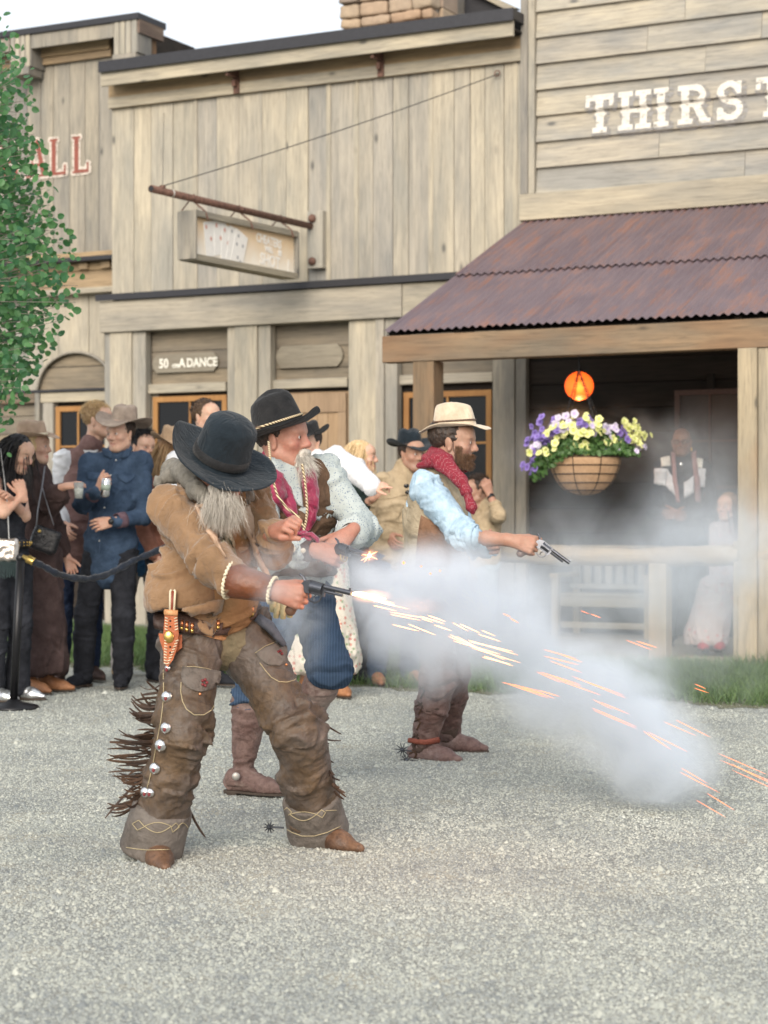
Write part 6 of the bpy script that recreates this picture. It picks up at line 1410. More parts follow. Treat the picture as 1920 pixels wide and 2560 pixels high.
def floral(name, base, c1, c2, sc_=38, thr=.16):
    t = NT(name); v = t.obj(); a = t.n('TexVoronoi', {'Vector': v, 'Scale': float(sc_)}); r = t.ramp(a.outputs['Distance'], [(thr, 1), (thr+.06, 0)]); c = t.mix(t.ramp(t.n('SeparateColor', {0: a.outputs['Color']}).outputs[0], [(.45, 0), (.5, 1)]), c1, c2)
    t.bump(t.noise(v, 200, 2), .2, .002); return t.out(t.mix(r, base, c), .9, spec=.2)
M['calico'] = floral('speckled_calico', (.38, .42, .41), (.09, .12, .19), (.20, .24, .30), 110, .24)
p2.wear('shirt', p2.torso(.006)+p2.arm('L', .018, .75, ti=1.3)+p2.arm('R', .018, .7, ti=1.3)+[RC(J['elL'], J['wrL']*.45+J['elL']*.55, .062, .058, k=.03), EL(J['elR']+V(-.0, -.03, -.03), (.07, .06, .065)), RC(J['neck']-V(0, 0, .03), J['neck']+V(.01, 0, .045), .072, .064, k=.02)], M['calico'], h=.0075, amp=.012, fa=14, seed=7, rel=2)
p2.wear('vest', p2.torso(.017, sh=.78, belly=.01)+[SUB(RC(K(745, 1150, 8.05), K(762, 1330, 8.1), .045, .02, k=.01)), CUT(K(740, 1440, 8.4), V(0, 0, -1), .01)], cloth('brown_wool_vest', (.105, .062, .038), (.145, .088, .055), 30, bump=.4), h=.008, amp=.007, seed=4, rel=2)
def striped(name, a, b, fr_=160.):
    t = NT(name); v = t.n('TexCoord').outputs['Object']; w_ = t.n('TexWave', {'Vector': v, 'Scale': fr_/6.28, 'Distortion': 1.2, 'Detail': 0.0}, bands_direction='X'); 
    return t.out(t.mix(t.ramp(w_.outputs[0], [(.55, 0), (.7, 1)]), a, b), .95, spec=.15)
hp = [EL(J['pelvis']-UPZ*.02, (.165, .125, .12), k=.05), RC(J['hipL'], J['knL'], .100, .088, k=.05), RC(J['hipR'], J['knR'], .10, .084, k=.05), EL(J['knL']+V(.0, 0, -.02), (.088, .09, .075), k=.04), RC(J['knL']-UPZ*.02, J['knL']*.88+J['anL']*.12, .084, .076, k=.03), RC(J['knR'], J['knR']*.9+J['anR']*.1, .080, .074, k=.03)]
p2.wear('trousers', hp, striped('blue_striped_cloth', (.034, .058, .10), (.050, .080, .13)), h=.008, amp=.010, fa=20, seed=5, rel=2)
for sd in 'LR':   # tall stovepipe boots
    pass
p2.boots(M['dustyboot'], M['sole'], hgt=.30, h=.0065, shaft=.084, amp=.006)
strap = [RC(J['anR']+V(-.03, 0, -.02), J['anR']+V(.06, -.03, -.035), .050, .046), CUT(J['anR']+V(0, 0, -.055), V(0, 0, -1), .01), CUT(J['anR']+V(0, 0, .02), V(.1, 0, 1), .01)]
p2.wear('spur_leather', strap, M['dustyboot'], h=.006, amp=.002); m = MB(); m.ball(K(590, 1941, 8.32), (.018, .006, .018), 12); p2.add('concho', m.mesh(), plain('dull_silver', (.4, .38, .35), .5, .7), smooth=True)
for sd, (w0, w1) in dict(L=(.18, .93), R=(.28, .96)).items():   # leather wrist cuffs
    e_, w_ = J['el'+sd], J['wr'+sd]; a, b = e_+(w_-e_)*w0, e_+(w_-e_)*w1; m = MB(); cone(m, a, b, .064 if sd == 'L' else .058, .044, wav=.03); p2.add('wrist_cuff', m.mesh(), M['darkleather'], smooth=True)
bb = p2.bvh(); M['crimson'] = cloth('crimson_silk', (.22, .006, .040), (.34, .014, .075), 9, .5, .2, 200, .5, .3)
p2.pxpatch('shirt_front', PL(zB, (300, 760), (430, 960), (560, 1120), (660, 1300)), PL(zB, (660, 850), (690, 1000), (710, 1150), (730, 1330)), M['calico'], bb, off=.006, thick=.008)
p2.pxpatch('neck_scarf', PL(zB, (235, 750), (320, 1000), (380, 1250), (520, 1420), (640, 1560), (690, 1650)), PL(zB, (270, 720), (450, 930), (580, 1090), (650, 1300), (670, 1480), (750, 1640)), M['crimson'], bb, off=.014, thick=.016, nv=24, nu=10, wav=.010)
p2.pxpatch('neck_scarf', PL(zB, (640, 860), (690, 1000), (740, 1200), (790, 1400), (745, 1560), (720, 1650)), PL(zB, (790, 800), (860, 950), (900, 1150), (890, 1350), (840, 1500), (780, 1650)), M['crimson'], bb, off=.016, thick=.016, nv=24, nu=10, wav=.010, seed=4)
m = MB(); m.ball(KP(zB(735, 1650), 8.06), (.022, .02, .022), 10); p2.add('scarf_knot', m.mesh(), M['crimson'], smooth=True)
for e in (((735, 1650), (660, 1620), (600, 1720), (640, 1760)), ((740, 1640), (820, 1640), (890, 1700), (900, 1780)), ((740, 1660), (690, 1700), (650, 1740), (630, 1800)), ((745, 1660), (800, 1700), (830, 1750), (850, 1790))):
    m = MB(); m.tube([KP(zB(*q), 8.05) for q in e], [.014, .024, .022, .012], 8, flat=.5); p2.add('scarf_end', m.mesh(), M['crimson'], smooth=True)
# braided hat cord
bb = p2.bvh(); t = NT('braided_cord'); v = t.n('TexCoord').outputs['Object']; w_ = t.n('TexWave', {'Vector': v, 'Scale': 45.0, 'Distortion': .5}, bands_direction='DIAGONAL'); M['braid'] = t.out(t.mix(t.ramp(w_.outputs[0], [(.45, 0), (.55, 1)]), (.62, .52, .33), (.12, .07, .04)), .8)
for pts in ([(330, 570), (350, 800), (375, 1000), (430, 1190), (540, 1340), (680, 1440), (735, 1560), (735, 1700)], [(715, 830), (745, 1000), (765, 1180), (775, 1350), (760, 1500), (735, 1600), (735, 1700)]):
    P = [KP(zB(x, y), 8.10+(.05 if y < 700 else 0)) for x, y in pts]; m = MB(); Q = []
    for i in range(len(P)-1):
        for t_ in np.linspace(0, 1, 5)[:-1]: Q.append(P[i]*(1-t_)+P[i+1]*t_)
    m.tube(Q+[P[-1]], .0055, 6); p2.add('hat_cord', m.mesh(), M['braid'], smooth=True)
for x, y, r in ((592, 1810, .018), (728, 1828, .011)):
    m = MB(); c = KP(zB(x, y), 7.985); m.ball(c, (r, .004, r), 14); p2.add('concho', m.mesh(), plain('cream_disc', (.6, .52, .42), .6), smooth=True)
p2.beard(HR['white'], HR['grey'], ln=.075, n=3000, only='goatee', width=.0018, grav=.9, tache=.05)
v, f = surf([EL(p2.hc+p2.A@V(0, .088, -.115)*1.06, V(.032, .028, .050), p2.A, k=.03), EL(p2.hc+p2.A@V(0, .104, -.058)*1.06, V(.040, .018, .016), p2.A, k=.02)]+[RC(p2.hc+p2.A@V(s*.02, .096, -.06)*1.06, p2.hc+p2.A@V(s*.040, .080, -.11)*1.06, .015, .011, k=.015) for s in (-1, 1)], .0045); v = v+vnormals(v, f)*(.004*noise3(v*V(120, 120, 25)))[:, None]; p2.add('beard_mass', mesh(v, f), HR['grey'], smooth=True)
p2.hairdo('short', HR['dark'], HR['brown'], ln=.05, n=600)
hc2 = p2.hc+V(-.01, 0, .068); hu = nrm(V(-.30, -.05, .95)); hat(p2, M['felt_black2'], KP(zB(455, 430), 8.36), hu, V(.82, -.42, .30), bs=.195, bf=.195, hx=.088, hy=.112, ch=.160, curl=.02, droop=-.03, crown='high', band=M['braid'], bandh=.008, bandz=.03, curlp=2, flop=.035, seed=9, taper=.80)
gun_in(p2, 'R', 'blued revolver being fanned by the man with the crimson scarf', V(.62, -.74, -.20), UPZ, .235, grip=M['walnut'])

# ---------------------------------------------- 3: bearded man in the cream hat
J = dict(pelvis=K(1088, 1432, 9.75), hipL=K(1110, 1465, 9.9), hipR=K(1088, 1465, 9.66), knL=K(1130, 1680, 9.82), knR=K(1096, 1700, 9.58), anL=K(1118, 1838, 9.98), anR=K(1058, 1862, 9.66), toeL=K(1168, 1862, 9.95), toeR=K(1146, 1892, 9.56),
         shR=K(1066, 1222, 9.56), shL=K(1102, 1215, 9.90), neck=K(1094, 1175, 9.74), elR=K(1158, 1340, 9.42), wrR=K(1284, 1352, 9.32), elL=K(1180, 1360, 9.92), wrL=K(1225, 1362, 9.7), head=K(1134, 1108, 9.70), hf=V(.97, -.24, -.02), up=V(.05, 0, 1))
p3 = Person(J, 'brown-bearded gunslinger in a cream felt hat, pale blue shirt and red dotted bandana', SK['tan'], dict(s=1.09, ruddy=.7, brow=HR['dark'], brow_h=1.2, stubble=.6, look=(0, 1, -.05), eye_h=.0042, build=1.12,
    handR=dict(d=V(.95, -.1, -.25), n=V(.05, -1, .25), curl=(.9, 1.1, 1.2, 1.25), thumb=(.4, .3)), handL=dict(curl=(.9,)*4)), hand_s=1.1)
bl_ = cloth('pale_blue_chambray', (.36, .50, .62), (.47, .60, .70), 25, .9, .25)
sl_ = J['elR']+(J['wrR']-J['elR'])*.13
p3.wear('shirt', p3.torso(.006)+[RC(J['shR'], J['elR'], .082, .076, k=.04), RC(J['elR'], sl_, .078, .070, k=.03)]+p3.arm('L', .018, .8)+[RC(J['neck']-V(.0, 0, .03), J['neck']+V(.02, 0, .03), .066, .062, k=.02)], bl_, h=.0075, amp=.013, fa=13, seed=12, rel=2)
m = MB(); ax = nrm(J['wrR']-J['elR']); cone(m, sl_-ax*.005, sl_+ax*.03, .066, .064, wav=.06, wall=.008); p3.add('rolled_cuff', m.mesh(), bl_, smooth=True)
can = cloth('sand_canvas', (.38, .31, .21), (.46, .38, .27), 20, .95, .4); p3.wear('vest', p3.torso(.020, sh=.80, bulk=1.06)+[SUB(RC(K(1165, 1180, 9.45), K(1185, 1420, 9.55), .05, .03, k=.01)), CUT(K(1100, 1440, 9.7), V(0, 0, -1), .01)], can, h=.008, amp=.006, fa=8, seed=3, rel=2)
bb = p3.bvh([o for o in p3.pool if o.name.startswith('vest')]); p3.pxpatch('vest_side', PL(zD, (275, 1160), (250, 1300), (230, 1500), (220, 1650)), PL(zD, (470, 1270), (580, 1370), (640, 1480), (650, 1650)), leather('brown_suede_side', (.19, .10, .055), (.27, .15, .09), .8, .4), bb, off=.004)
# bandana
t = NT('red_dotted_bandana'); v = t.obj(); a = t.n('TexVoronoi', {'Vector': v, 'Scale': 140.0, 'Randomness': .1}); c = t.mix(t.ramp(a.outputs['Distance'], [(.22, 1), (.3, 0)]), (.20, .020, .034), (.40, .24, .25)); t.bump(t.math('ABSOLUTE', t.math('SUBTRACT', t.noise(v, 18, 3, .5, 1.5), .5)), .6, .02); M['bandana'] = t.out(c, .85, spec=.2)
nk = J['neck']; bn = [RC(KP(zD(410, 580), 9.68), KP(zD(500, 640), 9.58), .036, .030, k=.03), RC(KP(zD(500, 640), 9.58), KP(zD(650, 820), 9.52), .030, .028, k=.03), RC(KP(zD(340, 640), 9.70), KP(zD(420, 570), 9.76), .034, .040, k=.03), RC(KP(zD(250, 700), 9.66), KP(zD(400, 650), 9.6), .014, .026, k=.03), RC(KP(zD(400, 650), 9.6), KP(zD(640, 850), 9.5), .026, .022, k=.03), RC(KP(zD(640, 800), 9.5), KP(zD(700, 940), 9.48), .026, .022, k=.02), RC(KP(zD(700, 940), 9.48), KP(zD(752, 1090), 9.47), .018, .024, k=.02), RC(KP(zD(752, 1090), 9.47), KP(zD(765, 1150), 9.47), .022, .006, k=.02), RC(KP(zD(430, 560), 9.85), KP(zD(680, 720), 9.75), .038, .030, k=.03)]
p3.wear('bandana', bn, M['bandana'], h=.0065, amp=.006, fa=10, seed=1)
p3.wear('trousers', [EL(J['pelvis']-UPZ*.03, (.15, .12, .12))]+p3.leg('L', .012)+p3.leg('R', .012), cloth('dark_trousers', (.08, .055, .045)), h=.009, amp=.006)
chp = leather('maroon_brown_chaps', (.075, .04, .035), (.15, .085, .07), .5, .5, 5, .4, dust=(.27, .20, .18))
for sd, se in (('L', 3), ('R', 8)):
    a, b = J['kn'+sd], J['an'+sd]; sh = nrm(b-a); p3.wear('half_chap', [RC(J['hip'+sd]-UPZ*.05, a, .105, .088, k=.03), RC(a, a+sh*.14, .088, .080, k=.03), RC(a+sh*.14, b-sh*.02, .080, .066, k=.03), CUT(b+sh*.0, sh, .008)], chp, h=.0075, amp=.008, fa=16, seed=se, rel=2)
p3.boots(leather('dusty_maroon_boot', (.10, .055, .05), (.2, .13, .115), .5, .5, 6, .3, dust=(.30, .24, .23)), M['sole'], hgt=.05, h=.006)
z4_ = mk(600, 880, .4972); bb = p3.bvh()
for k in range(5):
    x, y = 905-10*k, 1680+80*k; p3.pxline('lace', [z4_(x, y), z4_(x+22, y+22), z4_(x+4, y+60)], .005, M['fringe'], bb); p3.pxline('lace', [z4_(x-14, y+20), z4_(x+20, y+4)], .004, M['fringe'], bb)
p3.pxpatch('spur_strap', [z4_(850, 1940), z4_(930, 1950), z4_(1000, 1935)], [z4_(850, 1965), z4_(930, 1975), z4_(1000, 1962)], leather('red_strap', (.2, .05, .03), (.26, .08, .05), .5, .3), bb, off=.008, nu=4)
spur(p3, J['anR']+V(-.05, -.02, -.03), V(-1, .0, .12), .036); spur(p3, J['anR']+V(-.03, -.10, -.07), V(-1, .0, .1), .030)
p3.beard(HR['redbeard'], HR['brown'], ln=.022, n=5200, width=.0020, grav=.4, tache=.024, low=-.01); p3.hairdo('short', HR['dark'], HR['brown'], ln=.02, n=700)
v, f = surf([EL(p3.hc+p3.A@V(0, .070, -.104)*1.09, V(.030, .020, .022), p3.A, k=.03)]+[RC(p3.hc+p3.A@V(s*.060, .0, -.05)*1.09, p3.hc+p3.A@V(s*.030, .058, -.094)*1.09, .012, .016, k=.03) for s in (-1, 1)], .005); v = v+vnormals(v, f)*(.003*noise3(v*100))[:, None]; p3.add('beard_mass', mesh(v, f), HR['redbeard'], smooth=True)
M['felt_cream'] = cloth('cream_felt', (.58, .47, .34), (.66, .55, .41), 18, .9, .25, 600, .2, .3)
hat(p3, M['felt_cream'], KP(zD(590, 320), 9.70), nrm(V(-.06, -.03, 1)), V(.96, -.26, -.06), bs=.14, bf=.185, hx=.083, hy=.103, ch=.128, curl=.018, droop=.030, crown='tear', band=M['brownleather'], bandh=.007, bandz=.022, curlp=2, flop=.01, seed=2, taper=.80)
m = MB(); m.tube([p3.hc+p3.A@V(.082, .012, .03), p3.hc+p3.A@V(.078, .018, -.04), p3.hc+p3.A@V(.05, .045, -.10)], .0016, 5); p3.add('chin_cord', m.mesh(), M['darkleather'])
gun_in(p3, 'R', 'nickel revolver pointed down by the man in the cream hat', V(.80, -.12, -.60), nrm(V(.6, 0, .8)), .215)
# ------------------------------------------------------------------ the onlookers
z3 = mk(0, 780, .4611); z5_ = mk(1150, 800, .4641); z4_ = mk(600, 880, .4972)
G = 'onlookers standing along the fronts'
def crowd(J, label, skn, head, **k):
    return Person(J, label, SK[skn], head, hres=.0058, bres=.011, group=G, hand_s=.95 if head.get('fem') else 1.06, **k)
def top(P, mat, e=.012, hem=.12, sl=.97, r=.012, amp=.007, seed=1, name='shirt', **k):
    return P.wear(name, P.torso(e, hem=hem, **k)+P.arm('L', r, sl)+P.arm('R', r, sl)+[RC(P.J['neck']-UPZ*.03, P.J['neck']+UPZ*.025, .066, .060, k=.02)], mat, h=.0095, amp=amp, fa=16, seed=seed, rel=2)
def pants(P, mat, e=.014, seed=2, flare=.012):
    return P.wear('trousers', [EL(P.J['pelvis']-UPZ*.02, V(.158, .118, .12), P.A*0+frame(UPZ, P.F), k=.05)]+P.leg('L', e, 1.0, flare=flare)+P.leg('R', e, 1.0, flare=flare), mat, h=.0105, amp=.007, fa=16, seed=seed, rel=2)
def buttons(P, pts, mat, r=.006):
    bv = P.bvh()
    for p in pts:
        c = P.at(*p, off=.002, bv=bv)
        if c is not None: m = MB(); m.ball(c, (r, r*.5, r), 8); P.add('button', m.mesh(), mat, smooth=True)
denim = cloth('indigo_denim', (.032, .056, .10), (.06, .095, .155), 12, .9, .4); black = cloth('black_cloth', (.012, .013, .017), (.03, .032, .04), 10); white = cloth('white_cotton', (.66, .67, .70), (.74, .75, .78), 10)
# a: the smiling man in denim
Y = 13.6; J = stand(254, Y, 1.86, yaw=-14, headyaw=-30, tilt=.05, sep=.14, lean=(.10, 0))
J.update(elR=K(205, 1262, Y-.15), wrR=K(246, 1226, Y-.36), elL=K(360, 1290, Y-.08), wrL=K(283, 1304, Y-.30), head=K(301, 1086, Y-.02), shR=K(222, 1156, Y), shL=K(356, 1152, Y+.04), neck=K(294, 1140, Y))
p = crowd(J, 'laughing young man in a dark denim shirt and wide taupe hat, holding a drink can', 'light', dict(s=1.06, smile=1.0, ruddy=.5, brow=HR['dark'], look=(.25, 1, 0), handR=dict(d=V(.35, -.45, .55), n=V(-.6, -.75, 0), curl=(.8, .85, .9, .95), thumb=(.7, .3)), handL=dict(d=V(-.9, -.15, -.18), n=V(0, -1, .2), curl=(.3, .35, .4, .45), thumb=(.3, .2)), build=1.04))
top(p, denim, e=.016, hem=.14, seed=4); pants(p, black, seed=3); p.boots(black, M['sole'], hgt=.10, h=.009)
bb = p.bvh(); 
for L_, R_ in (([z3(463, 868), z3(470, 905), z3(505, 915)], [z3(545, 872), z3(545, 895), z3(515, 912)]), ([z3(632, 880), z3(640, 905), z3(680, 930)], [z3(740, 880), z3(738, 900), z3(690, 928)])): p.pxpatch('pocket_flap', L_, R_, denim, bb, off=.008, nv=6, nu=5)
p.pxline('placket_seam', [z3(625, 800), z3(585, 950), z3(555, 1100), z3(538, 1310)], .003, denim, bb); p.pxline('placket_seam', [z3(598, 800), z3(560, 950), z3(530, 1100), z3(512, 1310)], .003, denim, bb)
p.pxpatch('collar', [z3(555, 745), z3(560, 780), z3(598, 795)], [z3(598, 740), z3(610, 760), z3(605, 790)], denim, bb, off=.012, nv=5, nu=4); p.pxpatch('collar', [z3(652, 790), z3(660, 800), z3(690, 790)], [z3(700, 715), z3(712, 740), z3(715, 755)], denim, bb, off=.012, nv=5, nu=4)
buttons(p, [z3(*q) for q in ((628, 803), (600, 885), (577, 970), (565, 1060), (552, 1150), (540, 1240), (501, 898), (685, 917))], M['whitepaint'])
cuffm = cloth('purple_grey_cuff', (.12, .07, .09), (.17, .11, .13)); ax = nrm(J['wrL']-J['elL']); m = MB(); cone(m, J['wrL']-ax*.10, J['wrL']-ax*.03, .055, .052, wav=.06, wall=.006); p.add('rolled_cuff', m.mesh(), cuffm, smooth=True)
ax = nrm(J['wrR']-J['elR']); m = MB(); cone(m, J['wrR']-ax*.10, J['wrR']-ax*.05, .052, .048, wav=.06, wall=.006); p.add('rolled_cuff', m.mesh(), cuffm, smooth=True)
c = J['wrL']+V(-.01, -.03, .0); ax = nrm(J['wrL']-J['elL']); m = MB(); cone(m, c-ax*.012+V(0, .03, 0), c+ax*.012+V(0, .03, 0), .034, .034); w_ = p.add('watch', m.mesh(), M['silver'], smooth=True); m = MB(); m.ball(c+V(0, -.008, 0), (.021, .008, .021), 14); m.build('dial', M['blackmetal'], w_, smooth=True)
felt_t = cloth('taupe_felt', (.30, .235, .19), (.40, .32, .26), 14, .92, .2); hu = nrm(V(.10, -.05, 1))
hat(p, felt_t, J['head']+V(.02, .035, .098), hu, V(-.5, -.85, 0), bs=.215, bf=.20, hx=.082, hy=.10, ch=.125, curl=.045, droop=.045, crown='cattle', flop=.02, seed=3, curlp=1.6); p.hairdo('short', HR['dark'], HR['dark'], ln=.02, n=300)
can_ = empty('drink_can', tuple(K(264, 1218, Y-.44)), label='silver drink can in the hand of the man in denim', cat='can'); m = MB(); m.lathe([(.022, -.068), (.031, -.06), (.0325, -.05), (.0325, .045), (.026, .058), (.026, .061), (.022, .061)], (0, 0, 0), 20); m.build('can_body', M['silver'], can_, smooth=True)
m = MB(); m.lathe([(.0327, -.02), (.0329, .02)], (0, 0, 0), 20); m.build('printed_band', plain('green_print', (.30, .36, .30), .4), can_, smooth=True); can_.rotation_euler = (.05, .12, 0)
# b: blond man behind him
Y = 14.1; J = stand(190, Y, 2.0, yaw=20, headyaw=75, sep=.1); J.update(head=K(246, 1052, Y), neck=K(228, 1118, Y), shR=K(156, 1146, Y), shL=K(280, 1150, Y+.25), elR=K(140, 1262, Y-.02), wrR=K(160, 1312, Y-.18))
p = crowd(J, 'curly blond man in a white shirt and mauve vest looking away behind the denim shirt', 'light', dict(s=1.06, ruddy=.4, brow=HR['sandy'])); top(p, white, seed=8, hem=.05)
p.wear('vest', p.torso(.024, hem=.06, sh=.75), cloth('mauve_suede_vest', (.17, .10, .095), (.24, .15, .14)), h=.0095, amp=.005, seed=3); pants(p, cloth('navy_jeans', (.02, .03, .07), (.04, .06, .11)), seed=9); p.boots(M['darkleather'], M['sole'], h=.011); p.hairdo('short', HR['sandy'], HR['blond'], ln=.03, n=900, hatted=False, seed=5)
# c: woman in the long brown dress
Y = 13.25; J = stand(98, Y, 1.76, yaw=60, headyaw=80, fem=1, sep=.09); J.update(head=K(88, 1118, Y), shR=K(88, 1190, Y-.14), shL=K(100, 1188, Y+.15), neck=K(86, 1165, Y), elR=K(122, 1262, Y-.18), wrR=K(160, 1216, Y-.30), toeR=J['anR']+V(.14, -.1, -.05), toeL=J['anL']+V(.17, -.04, -.05))
p = crowd(J, 'blond woman in a tan felt hat and long dark brown dress', 'light', dict(s=1.0, fem=1, brow=HR['sandy'], handR=dict(d=V(.85, -.2, .12), n=V(-.05, -.5, .8), curl=(.35, .4, .5, .6), thumb=(.6, .3)), build=.9))
dr_ = cloth('dark_brown_crepe', (.058, .036, .034), (.085, .056, .052), 10); P_ = J['pelvis']
p.wear('dress', p.torso(.012, bulk=.95)+p.arm('R', .012, .55, ti=1.7)+p.arm('L', .012, .8)+[RC(P_-UPZ*.05, K(98, 1650, Y), .15, .20, k=.06, flat=.9, fd=(0, 1, 0), fold=1.2), CUT(K(100, 1686, Y), V(.05, 0, -1), .01)], dr_, h=.0095, amp=.012, fa=6, fp=13, seed=6, rel=2)
c = K(132, 1248, Y-.2); m = MB(); cone(m, c-V(.02, 0, -.01), c+V(.06, 0, -.055), .05, .085, wav=.14, wall=.004); p.add('sleeve_ruffle', m.mesh(), dr_, smooth=True)
tanboot = leather('tan_boot', (.30, .13, .06), (.40, .19, .09), .4, .4); p.boots(tanboot, M['sole'], hgt=.12, h=.009); p.hairdo('long', HR['blond'], HR['blond'], ln=.34, n=700, seed=3)
fe = cloth('sand_felt', (.44, .31, .23), (.52, .38, .28), 14); hat(p, fe, K(80, 1092, Y), nrm(V(-.10, -.03, 1)), V(.98, -.15, 0), bs=.165, bf=.19, hx=.082, hy=.10, ch=.125, curl=.035, droop=.03, crown='cattle', band=M['cream'], bandh=.012, bandz=.006)
def cup(c, label): 
    t = empty('plastic_cup', tuple(c), label=label, cat='cup'); cm = NT('clear_plastic').out((.75, .78, .78), .15, Transmission_Weight=.7, Alpha=.75); m = MB(); m.lathe([(.026, -.055), (.036, .055), (.034, .055), (.025, -.05)], (0, 0, 0), 18); m.build('cup_wall', cm, t, smooth=True)
    m = MB(); m.lathe([(.025, -.048), (.031, .01)], (0, 0, 0), 14); m.build('drink', plain('pale_drink', (.50, .52, .46), .2), t, smooth=True)
cup(K(197, 1226, Y-.36), 'clear plastic cup held out by the woman in the long dress')
hb = empty('black_handbag', tuple(K(113, 1350, Y-.30)), label='shiny black leather handbag hanging at the side of the brown dress', cat='handbag'); bl_g = leather('gloss_black_leather', (.01, .01, .012), (.02, .02, .024), .18, .3)
v, f = surf([BX((0, 0, 0), (.095, .035, .085), frame(nrm(V(.35, 0, 1)), V(0, 1, 0)), .03, .02)], .008); v = v+.004*noise3(v*20)[:, None]; link('bag_body', mesh(v, f), bl_g, hb, smooth=True)
m = MB(); m.tube([(-.06, -.01, .06), (-.05, 0, .2), (-.03, .05, .36), (-.02, .1, .50)], .007, 6, flat=.5); m.tube([(.06, -.01, .1), (.02, 0, .22), (-.03, .05, .36)], .006, 6, flat=.5); m.build('strap', plain('grey_strap', (.2, .2, .22), .4, .3), hb, smooth=True)
m = MB(); m.ball((-.03, -.045, .06), (.012, .008, .012), 8); m.build('clasp', M['brass'], hb, smooth=True); m = MB(); m.ball((-.09, -.03, -.02), (.012, .01, .014), 8); m.build('clasp', M['brass'], hb, smooth=True)
# d: dark-haired woman at the edge of the picture
Y = 12.65; J = stand(14, Y, 1.76, yaw=45, headyaw=60, tilt=.35, fem=1, sep=.1); J.update(head=K(48, 1136, Y-.05), neck=K(20, 1182, Y), shR=K(-18, 1200, Y-.12), shL=K(48, 1204, Y+.12), elR=K(8, 1282, Y-.24), wrR=K(58, 1238, Y-.20), elL=K(62, 1290, Y), wrL=K(30, 1250, Y-.2), toeR=J['anR']+V(.17, -.08, -.04), toeL=J['anL']+V(.16, -.06, -.04))
p = crowd(J, 'black-haired woman in a black top with folded bare arms and silver boots', 'light', dict(s=1.0, fem=1, brow=HR['black'], handR=dict(d=V(-.3, -.1, .9), n=V(.3, -.8, -.2), curl=(1.0, 1.1, 1.2, 1.2)), build=.92)); 
p.wear('top', p.torso(.006, sh=.55, hem=.02), black, h=.0095, amp=.004, seed=3); pants(p, black, seed=8, flare=.03)
slv = plain('silver_foil_leather', (.72, .73, .74), .28, .9, bump=.8); p.boots(slv, M['sole'], hgt=.28, h=.009, amp=.006, shaft=.062); p.hairdo('long', HR['black'], HR['black'], ln=.26, n=900, seed=9, hatted=False)
m = MB(); q = J['pelvis']+UPZ*.08; cone(m, q-UPZ*.025, q+UPZ*.03, .155, .150); bt_ = p.add('studded_belt', m.mesh(), M['blackmetal'], smooth=True); 
m = MB()
for k in range(26): a = k*.24; m.ball(q+V(.157*math.cos(a), .157*math.sin(a), .012), .005, 6); m.ball(q+V(.157*math.cos(a), .157*math.sin(a), -.008), .005, 6)
m.build('studs', M['brass'], bt_)
pu = empty('silver_purse', tuple(K(15, 1375, Y-.28)), label='small crinkled silver purse with dark fringe at the left edge', cat='purse'); v, f = surf([BX((0, 0, 0), (.085, .03, .075), None, .03, .02)], .008); v = v+.008*noise3(v*26)[:, None]; link('bag_body', mesh(v, f), plain('silver_cloth', (.55, .5, .46), .3, .85, bump=.6), pu, smooth=True)
m = MB()
for k in range(22): x = -.08+k*.0076; m.tube([(x, -.01, -.06), (x+.002, -.012, -.12), (x+rnd.gauss(0, .004), -.01, -.165-rnd.random()*.02)], .0025, 4)
m.build('purse_fringe', plain('dark_green_fringe', (.03, .05, .05), .6), pu); m = MB(); m.tube([(.02, 0, .07), (.0, .05, .30), (-.06, .12, .66)], .004, 5); m.build('strap', plain('chain_strap', (.3, .3, .3), .4, .8), pu)
# f: person behind, blue shirt and pale trousers
Y = 14.7; J = stand(352, Y, 1.80, yaw=10, headyaw=40, tilt=.1, sep=.14); J.update(head=K(358, 1118, Y)); p = crowd(J, 'black-haired person in a bright blue shirt and pale trousers behind the denim man', 'light', dict(s=1.02, smile=.8, brow=HR['black']))
top(p, cloth('bright_blue_denim', (.06, .17, .34), (.10, .24, .44)), seed=2, hem=.06); pants(p, cloth('stone_trousers', (.44, .39, .36), (.52, .47, .43)), seed=5, flare=.03); p.boots(leather('sand_suede_shoe', (.26, .17, .08), (.34, .23, .12), .7, .3), M['sole'], h=.010); p.hairdo('short', HR['black'], HR['black'], ln=.05, n=900, hatted=False, seed=2)
# g: woman in a brown hat, long hair
Y = 14.2; J = stand(420, Y, 1.76, yaw=50, headyaw=70, fem=1); J.update(head=K(434, 1120, Y)); p = crowd(J, 'long-haired woman in a light brown cowboy hat', 'light', dict(s=1.0, fem=1, brow=HR['brown']))
top(p, cloth('rust_top', (.28, .12, .08), (.36, .17, .12)), seed=5, hem=.05); pants(p, black); p.boots(black, M['sole'], h=.011); p.hairdo('long', HR['auburn'], HR['sandy'], ln=.38, n=700, seed=8)
hat(p, cloth('camel_felt', (.36, .25, .16), (.45, .32, .21), 14), K(432, 1100, Y), nrm(V(.12, -.12, 1)), V(.5, -.85, 0), bs=.18, bf=.185, hx=.08, hy=.098, ch=.115, curl=.055, droop=.03, crown='cattle', curlp=1.6)
# h: clean-cut tall man
Y = 13.6; J = stand(505, Y, 1.98, yaw=40, headyaw=50, sep=.1); J.update(head=K(516, 1044, Y)); p = crowd(J, 'tall short-haired man in a white shirt in front of the first window', 'light', dict(s=1.04, ruddy=.5, brow=HR['brown'], stubble=.4)); top(p, white, seed=3); pants(p, black); p.boots(black, M['sole'], h=.011); p.hairdo('short', HR['brown'], HR['dark'], ln=.014, n=900, hatted=False, seed=4)
